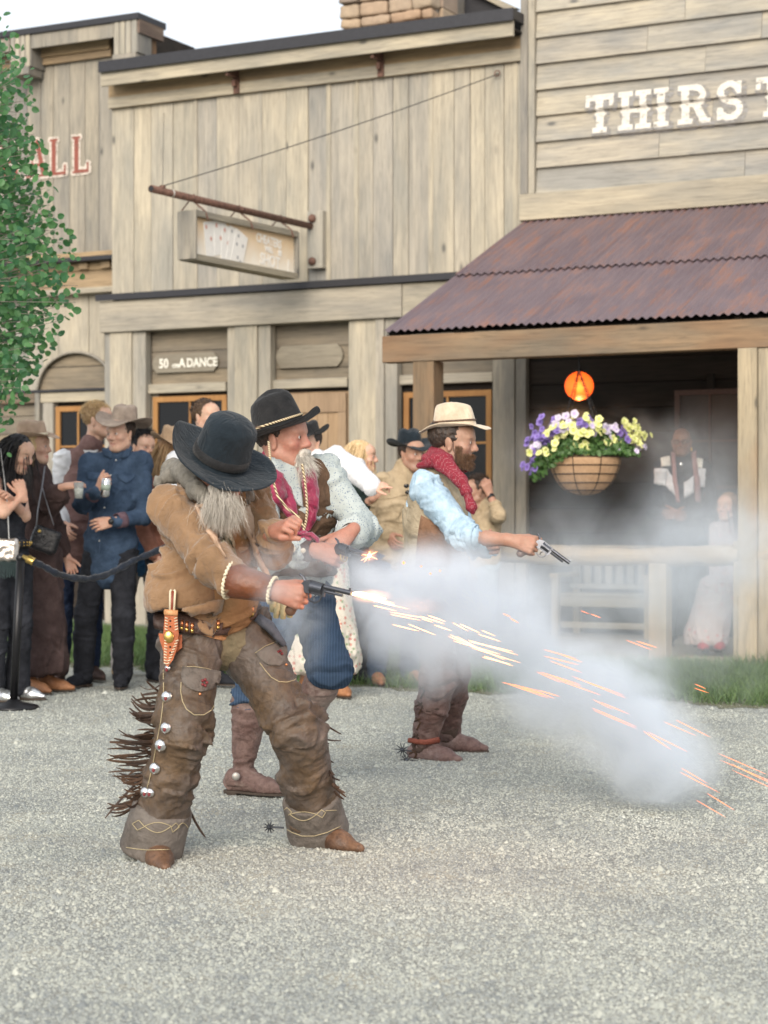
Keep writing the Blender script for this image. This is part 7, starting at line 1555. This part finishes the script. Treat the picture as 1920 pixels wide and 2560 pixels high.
# i: woman in white blouse and flowered skirt
Y = 12.9; J = stand(806, Y, 1.80, yaw=8, headyaw=-25, fem=1, sep=.1); J.update(head=K(768, 1110, Y), neck=K(782, 1152, Y), shR=K(760, 1175, Y-.02), shL=K(838, 1150, Y+.05), elL=K(888, 1178, Y-.10), wrL=K(928, 1216, Y-.22))
p = crowd(J, 'woman in a black hat, white blouse and long flowered skirt pointing to the right', 'light', dict(s=1.03, fem=1, smile=.4, brow=HR['dark'], handL=dict(d=V(.9, -.2, .1), n=V(.1, -.5, .8), curl=(.1, .7, .9, 1.0)), build=.98)); top(p, white, seed=6, r=.03, hem=.0, amp=.010)
p.wear('skirt', [RC(J['pelvis']+UPZ*.05, K(800, 1640, Y), .15, .27, k=.05, flat=.9, fd=(0, 1, 0)), CUT(K(800, 1682, Y), V(0, 0, -1), .01), CUT(J['pelvis']+UPZ*.1, UPZ, .01)], floral('flowered_cotton', (.56, .51, .43), (.46, .20, .16), (.24, .30, .18), 30, .30), h=.0105, amp=.014, fa=5, fp=14, seed=3, rel=2)
p.boots(tanboot, M['sole'], h=.011); p.hairdo('short', HR['dark'], HR['dark'], ln=.06, n=500); hat(p, M['felt_black2'], K(768, 1086, Y), nrm(V(-.1, -.1, 1)), V(-.3, -.95, 0), bs=.17, bf=.17, hx=.08, hy=.098, ch=.10, curl=.06, droop=.02, crown='cattle', curlp=1.6)
# j: blond woman with a stud earring
Y = 14.1; J = stand(905, Y, 1.74, yaw=75, headyaw=82, fem=1); J.update(head=K(906, 1144, Y), elR=K(905, 1270, Y-.15), wrR=K(938, 1240, Y-.3)); p = crowd(J, 'straight-haired blond woman in a dark top seen in profile', 'light', dict(s=1.0, fem=1, brow=HR['sandy'], build=.92, handR=dict(d=V(.6, -.2, .5), n=V(.3, -.8, 0), curl=(.6,)*4)))
top(p, cloth('dark_green_top', (.012, .022, .020), (.025, .04, .036)), seed=5, sl=.3); pants(p, black); p.boots(black, M['sole'], h=.011); p.hairdo('long', HR['blond'], HR['blond'], ln=.27, n=800, seed=6, hatted=False)
m = MB(); m.ball(p.hc+p.A@V(.083, -.008, -.04), .006, 8); p.add('earring', m.mesh(), M['silver'], smooth=True)
# k: man in a black cowboy hat and tan shirt
Y = 13.9; J = stand(985, Y, 1.76, yaw=25, headyaw=35, tilt=.08, sep=.13); J.update(head=K(1030, 1136, Y-.03), neck=K(1010, 1176, Y), shR=K(960, 1200, Y-.08), shL=K(1052, 1204, Y+.06), elR=K(938, 1296, Y+.02), wrR=K(968, 1338, Y-.12))
p = crowd(J, 'grinning man in a black cowboy hat and tan western shirt', 'tan', dict(s=1.04, smile=.3, brow=HR['dark'], brow_h=1.3, stubble=.35)); khaki = cloth('khaki_twill', (.38, .29, .18), (.46, .36, .24), 14); top(p, khaki, seed=7, hem=.03, r=.016, amp=.010); pants(p, denim); p.boots(tanboot, M['sole'], h=.010); p.hairdo('short', HR['dark'], HR['dark'], ln=.02, n=300)
bb = p.bvh(); p.pxline('yoke_seam', [z4_(680, 740), z4_(760, 735), z4_(840, 715)], .003, khaki, bb); p.pxline('placket_seam', [z4_(835, 600), z4_(845, 720), z4_(830, 850), z4_(810, 960)], .003, khaki, bb)
hat(p, M['felt_black'], K(1024, 1112, Y), nrm(V(.02, -.10, 1)), V(.5, -.85, -.1), bs=.175, bf=.185, hx=.082, hy=.10, ch=.125, curl=.05, droop=.03, crown='cattle', curlp=1.7)
m = MB(); q = K(1016, 1215, Y-.24); m.ball(q, (.02, .006, .016), 10); m.ball(q+V(.01, 0, -.045), (.02, .006, .016), 10); p.add('sunglasses', m.mesh(), M['glass'], smooth=True)
# l: man leaning behind the rail, hand on his brow
Y = 16.0; J = stand(1205, Y, 1.55, yaw=-60, headyaw=-75, sep=.12); J.update(head=K(1192, 1228, Y), elL=K(1248, 1288, Y-.3), wrL=K(1225, 1238, Y-.22), shL=K(1235, 1290, Y-.1), shR=K(1195, 1292, Y+.15), neck=K(1212, 1272, Y))
p = crowd(J, 'dark-haired man in a tan shirt touching his forehead by the grey corner post', 'tan', dict(s=1.0, brow=HR['dark'], handL=dict(d=V(-.35, -.1, .9), n=V(.5, -.8, 0), curl=(.5, .7, .8, .9)))); top(p, khaki, seed=2, sl=.45); pants(p, cloth('pale_jeans', (.36, .42, .44), (.44, .50, .52))); p.boots(M['darkleather'], M['sole'], h=.011); p.hairdo('short', HR['dark'], HR['dark'], ln=.035, n=900, hatted=False, seed=7)
m = MB(); ax = nrm(J['wrL']-J['elL']); cone(m, J['wrL']-ax*.03, J['wrL'], .033, .031); p.add('wristwatch', m.mesh(), M['blackmetal'], smooth=True)
# m: man in glasses on the porch
Y = 17.2; J = stand(1708, Y, 1.93, yaw=-12, headyaw=-14, tilt=.05, sep=.12); J.update(head=K(1704, 1106, Y-.03), shR=K(1652, 1168, Y), shL=K(1760, 1168, Y), neck=K(1706, 1150, Y), wrL=K(1695, 1285, Y-.3), wrR=K(1685, 1288, Y-.3)); 
for k_ in ('anL', 'anR', 'toeL', 'toeR'): J[k_] = J[k_]+UPZ*.045
p = crowd(J, 'shaven-headed man in glasses and black western shirt on the porch', 'brown', dict(s=1.06, smile=1, brow=HR['black'], stubble=.5)); top(p, black, seed=4); pants(p, black); p.boots(black, M['sole'], h=.011)
bb = p.bvh()
for L_, R_ in (([z5_(1050, 800), z5_(1048, 880)], [z5_(1110, 800), z5_(1108, 895)]), ([z5_(1112, 800), z5_(1110, 895)], [z5_(1150, 850), z5_(1168, 955)]), ([z5_(1205, 880), z5_(1205, 960)], [z5_(1256, 840), z5_(1256, 925)]), ([z5_(1276, 800), z5_(1274, 900)], [z5_(1322, 800), z5_(1320, 900)])): p.pxpatch('white_fringe', L_, R_, white, bb, off=.02, nu=6, nv=6, wav=.01)
p.pxpatch('embroidered_yoke', [z5_(1080, 745), z5_(1085, 790)], [z5_(1132, 735), z5_(1135, 785)], M['whitepaint'], bb, off=.01, nu=4, nv=4, wav=.006); p.pxpatch('embroidered_yoke', [z5_(1262, 745), z5_(1268, 790)], [z5_(1310, 750), z5_(1305, 800)], M['whitepaint'], bb, off=.01, nu=4, nv=4, wav=.006)
sc2 = cloth('dusty_pink_scarf', (.30, .15, .15), (.38, .21, .2)); p.pxpatch('scarf', [z5_(1138, 720), z5_(1145, 850), z5_(1165, 980)], [z5_(1160, 715), z5_(1168, 850), z5_(1185, 980)], sc2, bb, off=.025, thick=.01, nu=4); p.pxpatch('scarf', [z5_(1245, 720), z5_(1258, 850), z5_(1266, 980)], [z5_(1268, 715), z5_(1285, 850), z5_(1290, 980)], sc2, bb, off=.025, thick=.01, nu=4)
m = MB(); q = p.at(*z5_(1192, 778), off=.02, bv=bb); 
if q is not None: m.ball(q, (.016, .006, .020), 12); p.add('bolo_tie', m.mesh(), M['silver'], smooth=True)
m = MB()
for s in (-1, 1): m.tube([p.hc+p.A@V(s*.034+.024*math.cos(a), .104, .006+.017*math.sin(a))*1.06 for a in np.linspace(0, 6.28, 18)], .0028, 5, cap=False); m.tube([p.hc+p.A@V(s*.057, .100, .008)*1.06, p.hc+p.A@V(s*.082, .0, .008)*1.06], .0025, 5)
m.tube([p.hc+p.A@V(-.012, .106, .008)*1.06, p.hc+p.A@V(.012, .106, .008)*1.06], .0025, 5); p.add('glasses', m.mesh(), M['blackmetal'], smooth=True)
m = MB(); m.ball(p.hc+p.A@V(-.088, -.0, -.065), (.010, .010, .024), 8); p.add('earring', m.mesh(), M['brass'], smooth=True)
# n: woman seated low at the right post
Y = 16.6; J = stand(1808, Y, 1.62, yaw=-25, headyaw=-40, fem=1, sep=.09); J.update(pelvis=K(1830, 1455, Y+.1), hipR=K(1812, 1465, Y+.05), hipL=K(1845, 1465, Y+.05), knR=K(1780, 1480, Y-.35), knL=K(1800, 1485, Y-.35), anR=K(1762, 1598, Y-.38), anL=K(1796, 1598, Y-.38), toeR=K(1755, 1618, Y-.6), toeL=K(1800, 1620, Y-.6), shR=K(1795, 1322, Y), shL=K(1852, 1322, Y), neck=K(1824, 1308, Y), head=K(1818, 1268, Y-.03), elR=K(1785, 1395, Y-.05), elL=K(1858, 1395, Y-.05), wrR=K(1790, 1440, Y-.25), wrL=K(1820, 1440, Y-.25))
p = crowd(J, 'seated woman in a pale flowered dress and red boots by the right post', 'light', dict(s=1.0, fem=1, brow=HR['brown'])); pinkf = floral('pink_flowered_dress', (.42, .36, .35), (.45, .16, .16), (.5, .35, .3), 22, .22)
p.wear('dress', p.torso(.012)+p.arm('L', .012, .9)+p.arm('R', .012, .9)+[RC(J['pelvis'], (J['knR']+J['knL'])/2, .15, .15, k=.05), RC((J['knR']+J['knL'])/2, K(1765, 1590, Y-.35), .15, .19, k=.05), CUT(K(1765, 1612, Y-.35), V(0, 0, -1), .01)], pinkf, h=.0105, amp=.011, fa=6, fp=12, seed=3, rel=2)
p.boots(leather('red_boot', (.28, .02, .03), (.36, .04, .05), .35, .3), M['sole'], hgt=.2, h=.010); p.hairdo('long', HR['auburn'], HR['brown'], ln=.25, n=600, seed=2, hatted=False)
st_ = front('stool', label='low wooden stool under the seated woman in the flowered dress', cat='stool'); c = J['pelvis']; lx, ly = localxy(c[0], c[1]); B('seat', lx-.18, lx+.18, ly-.17, ly+.17, c[2]-.19, c[2]-.14, M['w_brown'], st_)
for sx in (-1, 1):
    for sy in (-1, 1): B('leg', lx+sx*.14-.02, lx+sx*.14+.02, ly+sy*.13-.02, ly+sy*.13+.02, .046, c[2]-.191, M['w_brownz'], st_)

# ------------------------------------------------------------------ rope barrier
sp_ = empty('rope_stanchion', tuple(K(34, 1772, 12.15)*V(1, 1, 0)), label='black iron post with round foot holding the velvet rope at the left', cat='post'); g0 = V(*sp_.location)
m = MB(); m.lathe([(.16, 0), (.16, .012), (.15, .022), (.05, .045), (.03, .06)], (0, 0, 0), 28); m.build('foot', M['blackmetal'], sp_, smooth=True); m = MB(); m.tube([(0, 0, .05), (0.045, 0, .94)], .026, 14); m.build('pole', M['blackmetal'], sp_, smooth=True); m = MB(); m.ball((.045, 0, .955), (.032, .032, .03), 12); m.build('cap', M['blackmetal'], sp_, smooth=True)
rp = empty('velvet_rope', tuple(K(60, 1393, 12.1)), label='sagging black velvet rope with a brass end in front of the crowd', cat='rope'); r0 = V(*rp.location); pts = [K(*z3(x, y), Yy)-r0 for x, y, Yy in ((170, 1350, 12.1), (230, 1375, 12.15), (300, 1415, 12.2), (380, 1440, 12.3), (470, 1448, 12.4), (560, 1432, 12.5), (640, 1395, 12.6), (730, 1345, 12.7), (830, 1305, 12.8), (960, 1240, 12.95))]
m = MB(); Q = []
for i in range(len(pts)-1):
    for t_ in np.linspace(0, 1, 7)[:-1]: Q.append(pts[i]*(1-t_)+pts[i+1]*t_)
m.tube(Q+[pts[-1]], [.021+.003*math.sin(i*1.7)+.002*math.sin(i*.7) for i in range(len(Q)+1)], 10); m.build('rope_cover', cloth('black_velvet', (.005, .008, .014), (.014, .02, .034), 18, .9, .2, sheen=.2), rp, smooth=True)
m = MB(); a, b = K(*z3(122, 1322), 12.1)-r0, K(*z3(182, 1355), 12.1)-r0; m.tube([a, a*.6+b*.4, a*.55+b*.45, b*.9+a*.1, b], [.010, .018, .028, .026, .030], 12); m.build('brass_end', M['brass'], rp, smooth=True)
# ------------------------------------------------------------------ muzzle flames, embers and powder smoke
def smoke(name, label, blobs, dens, nscale, thr, col=(.90, .945, 1.0), warp=.25, seed=0.0, soft=1.0, aniso=.2, glow=None):
    'blobs: centre, radii(3): one closed hull; density falls off towards each edge and is broken up by noise'
    lo = np.min([V(*c)-V(*r)*1.25 for c, r in blobs], 0); hi = np.max([V(*c)+V(*r)*1.25 for c, r in blobs], 0); lo[2] = max(lo[2], .02)
    v, f = surf([EL(c, V(*r)*1.22, k=.12) for c, r in blobs]+[CUT((0, 0, .03), (0, 0, -1), .02)], max((hi-lo))/46, .08)
    o = link(name, mesh(v, f), None, None); t = NT(name); nt_ = t.t; pos = t.n('TexCoord').outputs['Object']
    nz = t.n('TexNoise', {'Vector': t.n('Mapping', {'Vector': pos, 'Location': (seed, seed*.7, 0)}).outputs[0], 'Scale': nscale, 'Detail': 6.0, 'Roughness': .66, 'Distortion': 1.1}); n2 = t.n('TexNoise', {'Vector': pos, 'Scale': nscale*.55, 'Detail': 2.0})
    w_ = t.n('VectorMath', {0: n2.outputs['Color'], 1: (.5, .5, .5)}, operation='SUBTRACT'); w_ = t.n('VectorMath', {0: w_.outputs[0], 3: warp*2}, operation='SCALE'); q = t.n('VectorMath', {0: pos, 1: w_.outputs[0]}, operation='ADD').outputs[0]
    tot = None
    for b in blobs:
        c, r = b[0], b[1]
        d = t.n('VectorMath', {0: q, 1: tuple(map(float, c))}, operation='SUBTRACT').outputs[0]; d = t.n('VectorMath', {0: d, 1: tuple(1/float(x) for x in r)}, operation='MULTIPLY').outputs[0]; l = t.n('VectorMath', {0: d}, operation='LENGTH').outputs['Value']
        e = t.n('MapRange', {'Value': l, 'From Min': 1.08, 'From Max': .05, 'To Min': 0.0, 'To Max': 1.0}, interpolation_type='SMOOTHSTEP').outputs[0]
        tot = e if tot is None else t.math('ADD', tot, e)
    tot = t.math('MINIMUM', t.math('MULTIPLY', tot, 1.0), 1.35)
    nn = t.n('MapRange', {'Value': nz.outputs[0], 'From Min': thr-.12*soft, 'From Max': thr+.16*soft}).outputs[0]
    body = t.math('MULTIPLY', tot, t.math('ADD', t.math('MULTIPLY', nn, .9), t.math('MULTIPLY', tot, .10)))
    vol = t.n('VolumePrincipled', {'Color': col+(1,), 'Density': t.math('MULTIPLY', body, dens), 'Anisotropy': aniso}); 
    nt_.links.new(vol.outputs[0], nt_.nodes['Material Output'].inputs['Volume']); nt_.nodes.remove(t.b); o.data.materials.append(t.m); t.m.cycles.volume_sampling = 'MULTIPLE_IMPORTANCE' if hasattr(t.m, 'cycles') else 'DISTANCE'
    return tag(o, label, 'smoke', None, 'stuff')
def sm(px, py, Y, rx, ry, rz): return (K(px, py, Y), V(rx/F*Y, ry, rz/F*Y))
smoke('gun_smoke', 'dense blue-white powder smoke billowing from the bowed man\'s revolver', [sm(950, 1500, 7.5, 140, .26, 150), sm(1070, 1440, 7.7, 190, .36, 130), sm(1080, 1590, 7.7, 230, .34, 150), sm(1250, 1540, 7.9, 220, .36, 170), sm(1390, 1680, 8.0, 220, .38, 160),
    sm(1540, 1790, 7.9, 220, .36, 200), sm(1640, 1890, 7.9, 190, .34, 180), sm(1620, 1870, 7.9, 110, .25, 110), sm(900, 1450, 7.3, 80, .15, 80)], 11.5, 3.6, .475, warp=.15, seed=1.0, soft=.9)
smoke('drifting_smoke', 'thin pale smoke drifting across the porch rail and the bench', [sm(1560, 1400, 12.6, 360, .7, 230), sm(1740, 1330, 12.8, 260, .7, 250), sm(1400, 1500, 12.4, 280, .6, 180), sm(1830, 1450, 12.6, 260, .7, 260), sm(1820, 1420, 12.7, 150, .5, 200), sm(1250, 1600, 12.0, 200, .5, 130), sm(1600, 1640, 12.2, 360, .5, 160)], 1.4, 2.0, .46, warp=.4, seed=3.0)
smoke('rising_smoke', 'faint wisps of smoke rising under the porch roof behind the flower basket', [sm(1620, 1120, 16.6, 330, .5, 150), sm(1400, 1080, 16.9, 190, .4, 130), sm(1800, 1180, 15.4, 200, .5, 170)], 1.1, 2.0, .49, warp=.5, seed=6.0)
smoke('cuff_smoke', 'small puff of smoke curling round the bowed man\'s gauntlet and revolver', [sm(650, 1425, 6.34, 110, .10, 80), sm(745, 1570, 7.6, 100, .16, 130), sm(760, 1400, 6.9, 90, .10, 70), sm(850, 1420, 7.6, 110, .16, 80), sm(690, 1500, 6.3, 70, .06, 60)], 7.0, 6.0, .48, warp=.10, seed=2.0)
# flame
M['flame'] = glow('muzzle_flame', (1.0, .34, .12), 5.0); M['flamecore'] = glow('flame_core', (1.0, .62, .3), 12); M['ember'] = glow('ember', (1.0, .22, .09), 2.2)
er = random.Random(21); MZ, MZ2 = t_muz[0], t_muz[1]; fl = empty('muzzle_flame', tuple(MZ), label='bright orange muzzle flame at the end of the nearest revolver', cat='flame'); f0 = V(*fl.location)
def streak(p0, p1, r, mat, name, par=None, base=None, **k):
    m = MB(); a, b = V(*p0), V(*p1); c = base if base is not None else V(0, 0, 0); pts = [a*(1-t)+b*t-c for t in np.linspace(0, 1, 7)]; m.tube(pts, [r*.15, r*.8, r, r, r*.8, r*.5, r*.1], 6)
    return link(name, m.mesh(), mat, par, smooth=True, **k)
ppx = lambda p: (CX+p[0]/p[1]*F, HY-(p[2]-CH)/p[1]*F)
mx_, my_ = ppx(MZ); M2x, M2y = ppx(MZ2)
for i in range(14):
    y0 = er.gauss(0, 1); a = K(mx_+er.uniform(0, 10), my_+y0*2, MZ[1]-.01); l = er.uniform(25, 75) if i > 3 else er.uniform(85, 130); b = K(mx_+l, my_+l*.16+y0*l*.10, MZ[1]-.03+er.uniform(-.02, .08)); streak(a, b, er.uniform(.002, .005), M['flamecore'] if i % 2 else M['flame'], 'flame_tongue', fl, f0)
def flash_light(par, off, e):
    lp = bpy.data.lights.new('flame_light', 'POINT'); lp.energy = e; lp.color = (1, .50, .30); lp.shadow_soft_size = .05; o = bpy.data.objects.new('flame_light', lp); COL.objects.link(o); o.parent = par; o.location = off
flash_light(fl, (.30, .10, -.06), 5); 
fl2 = empty('muzzle_flash', tuple(MZ2), label='small orange burst at the muzzle of the fanned revolver', cat='flash'); f2 = V(*fl2.location); m = MB(); m.ball((0, 0, 0), (.010, .010, .008), 8); m.build('flash_core', M['flamecore'], fl2, smooth=True)
for i in range(16): a = er.uniform(0, 6.28); l = er.uniform(8, 26); streak(MZ2, K(M2x+l*math.cos(a), M2y+2+l*.8*math.sin(a), MZ2[1]+er.gauss(0, .02)), .0018, M['flame'], 'flame_tongue', fl2, f2)
sp = [((958, 1508), (1010, 1520)), ((975, 1530), (1060, 1545)), ((1020, 1560), (1075, 1582)), ((1050, 1540), (1100, 1556)), ((1085, 1562), (1120, 1574)), ((1120, 1590), (1200, 1625)), ((1150, 1600), (1240, 1640)), ((1170, 1600), (1270, 1630)), ((1180, 1620), (1278, 1650)), ((1195, 1585), (1240, 1600)), ((1150, 1560), (1190, 1578)), ((1210, 1640), (1268, 1660)),
      ((1360, 1640), (1430, 1658)), ((1375, 1652), (1440, 1676)), ((1350, 1680), (1430, 1705)), ((1390, 1698), (1480, 1730)), ((1430, 1690), (1540, 1735)), ((1260, 1706), (1350, 1738)), ((1280, 1710), (1345, 1730)), ((1330, 1725), (1375, 1742)), ((1480, 1770), (1570, 1808)), ((1500, 1755), (1560, 1780)), ((1565, 1600), (1617, 1620)), ((1477, 1535), (1498, 1543)), ((1275, 1545), (1292, 1555)), ((1735, 1720), (1765, 1730)), ((1700, 1930), (1780, 1972)), ((1740, 2000), (1800, 2035)), ((1800, 1900), (1920, 1950)), ((1830, 1925), (1940, 1975)), ((1690, 1800), (1760, 1835)), ((1620, 1830), (1700, 1870))]
for i, (a, b) in enumerate(sp):
  dx, dy = b[0]-a[0], b[1]-a[1]
  for q in range(2):
    if q: a = (a[0]+er.uniform(-40, 30), a[1]+er.uniform(-18, 10)); b = (a[0]+dx*er.uniform(.5, 1), a[1]+dy*er.uniform(.5, 1))
    b_ = (b[0]+dx*.25, b[1]+dy*.25)
    Yy = 7.0 if a[0] < 1300 else 7.3; streak(K(a[0], a[1], Yy-.0), K(b_[0], b_[1], Yy+.03), er.uniform(.0009, .0018), M['flame'] if i < 12 else M['ember'], 'ember_streak', None, None, label=('short orange ember streak close behind the muzzle flame' if a[0] < 1110 else 'orange ember streak in the thick middle of the smoke' if a[0] < 1300 else 'orange ember streak crossing the thin smoke before the bench' if a[0] < 1600 and a[1] < 1760 else 'faint orange ember streak low over the gravel at the far end of the smoke'), cat='ember', group='embers flying from the muzzle')
for x, y, r in ((1009, 1407, .006), (1076, 1434, .0035), (1053, 1416, .003), (1100, 1427, .003)):
    m = MB(); m.ball(K(x, y, 7.3), r, 8); m.build('ember', M['ember'], None, smooth=True, label='round orange spark drifting above the smoke', cat='spark', group='sparks above the smoke')

# emissive volumes added to imitate the flame's orange glow in the smoke
def glow_volume(name, par, base, c, r, col, st):
    v, f = surf([EL(c, r)], max(r)/9, .02); o = link(name, mesh(v-base, f), None, par); t = NT(name); pos = t.n('TexCoord').outputs['Object']; cc = c-base
    d = t.n('VectorMath', {0: pos, 1: tuple(map(float, cc))}, operation='SUBTRACT').outputs[0]; d = t.n('VectorMath', {0: d, 1: tuple(1/float(x) for x in r)}, operation='MULTIPLY').outputs[0]; l = t.n('VectorMath', {0: d}, operation='LENGTH').outputs['Value']
    e = t.n('MapRange', {'Value': l, 'From Min': .95, 'From Max': 0.0, 'To Min': 0.0, 'To Max': 1.0}, interpolation_type='SMOOTHSTEP').outputs[0]; e = t.math('MULTIPLY', e, t.math('MULTIPLY', t.noise(pos, 22, 3), 2.0))
    vol = t.n('VolumePrincipled', {'Color': (1, .9, .85, 1), 'Density': t.math('MULTIPLY', e, .6), 'Emission Color': col+(1,), 'Emission Strength': t.math('MULTIPLY', e, float(st))}); t.t.links.new(vol.outputs[0], t.t.nodes['Material Output'].inputs['Volume']); t.t.nodes.remove(t.b); o.data.materials.append(t.m)
glow_volume('flame_glow', fl, f0, K(mx_+50, my_+8, MZ[1]), V(.085, .05, .030), (1, .38, .16), 22)
glow_volume('flame_glow', fl, f0, K(mx_+130, my_+35, MZ[1]+.1), V(.16, .06, .05), (1, .42, .30), .3)
glow_volume('flame_glow', fl2, f2, MZ2+V(0, 0, 0), V(.045, .04, .038), (1, .32, .14), 20)
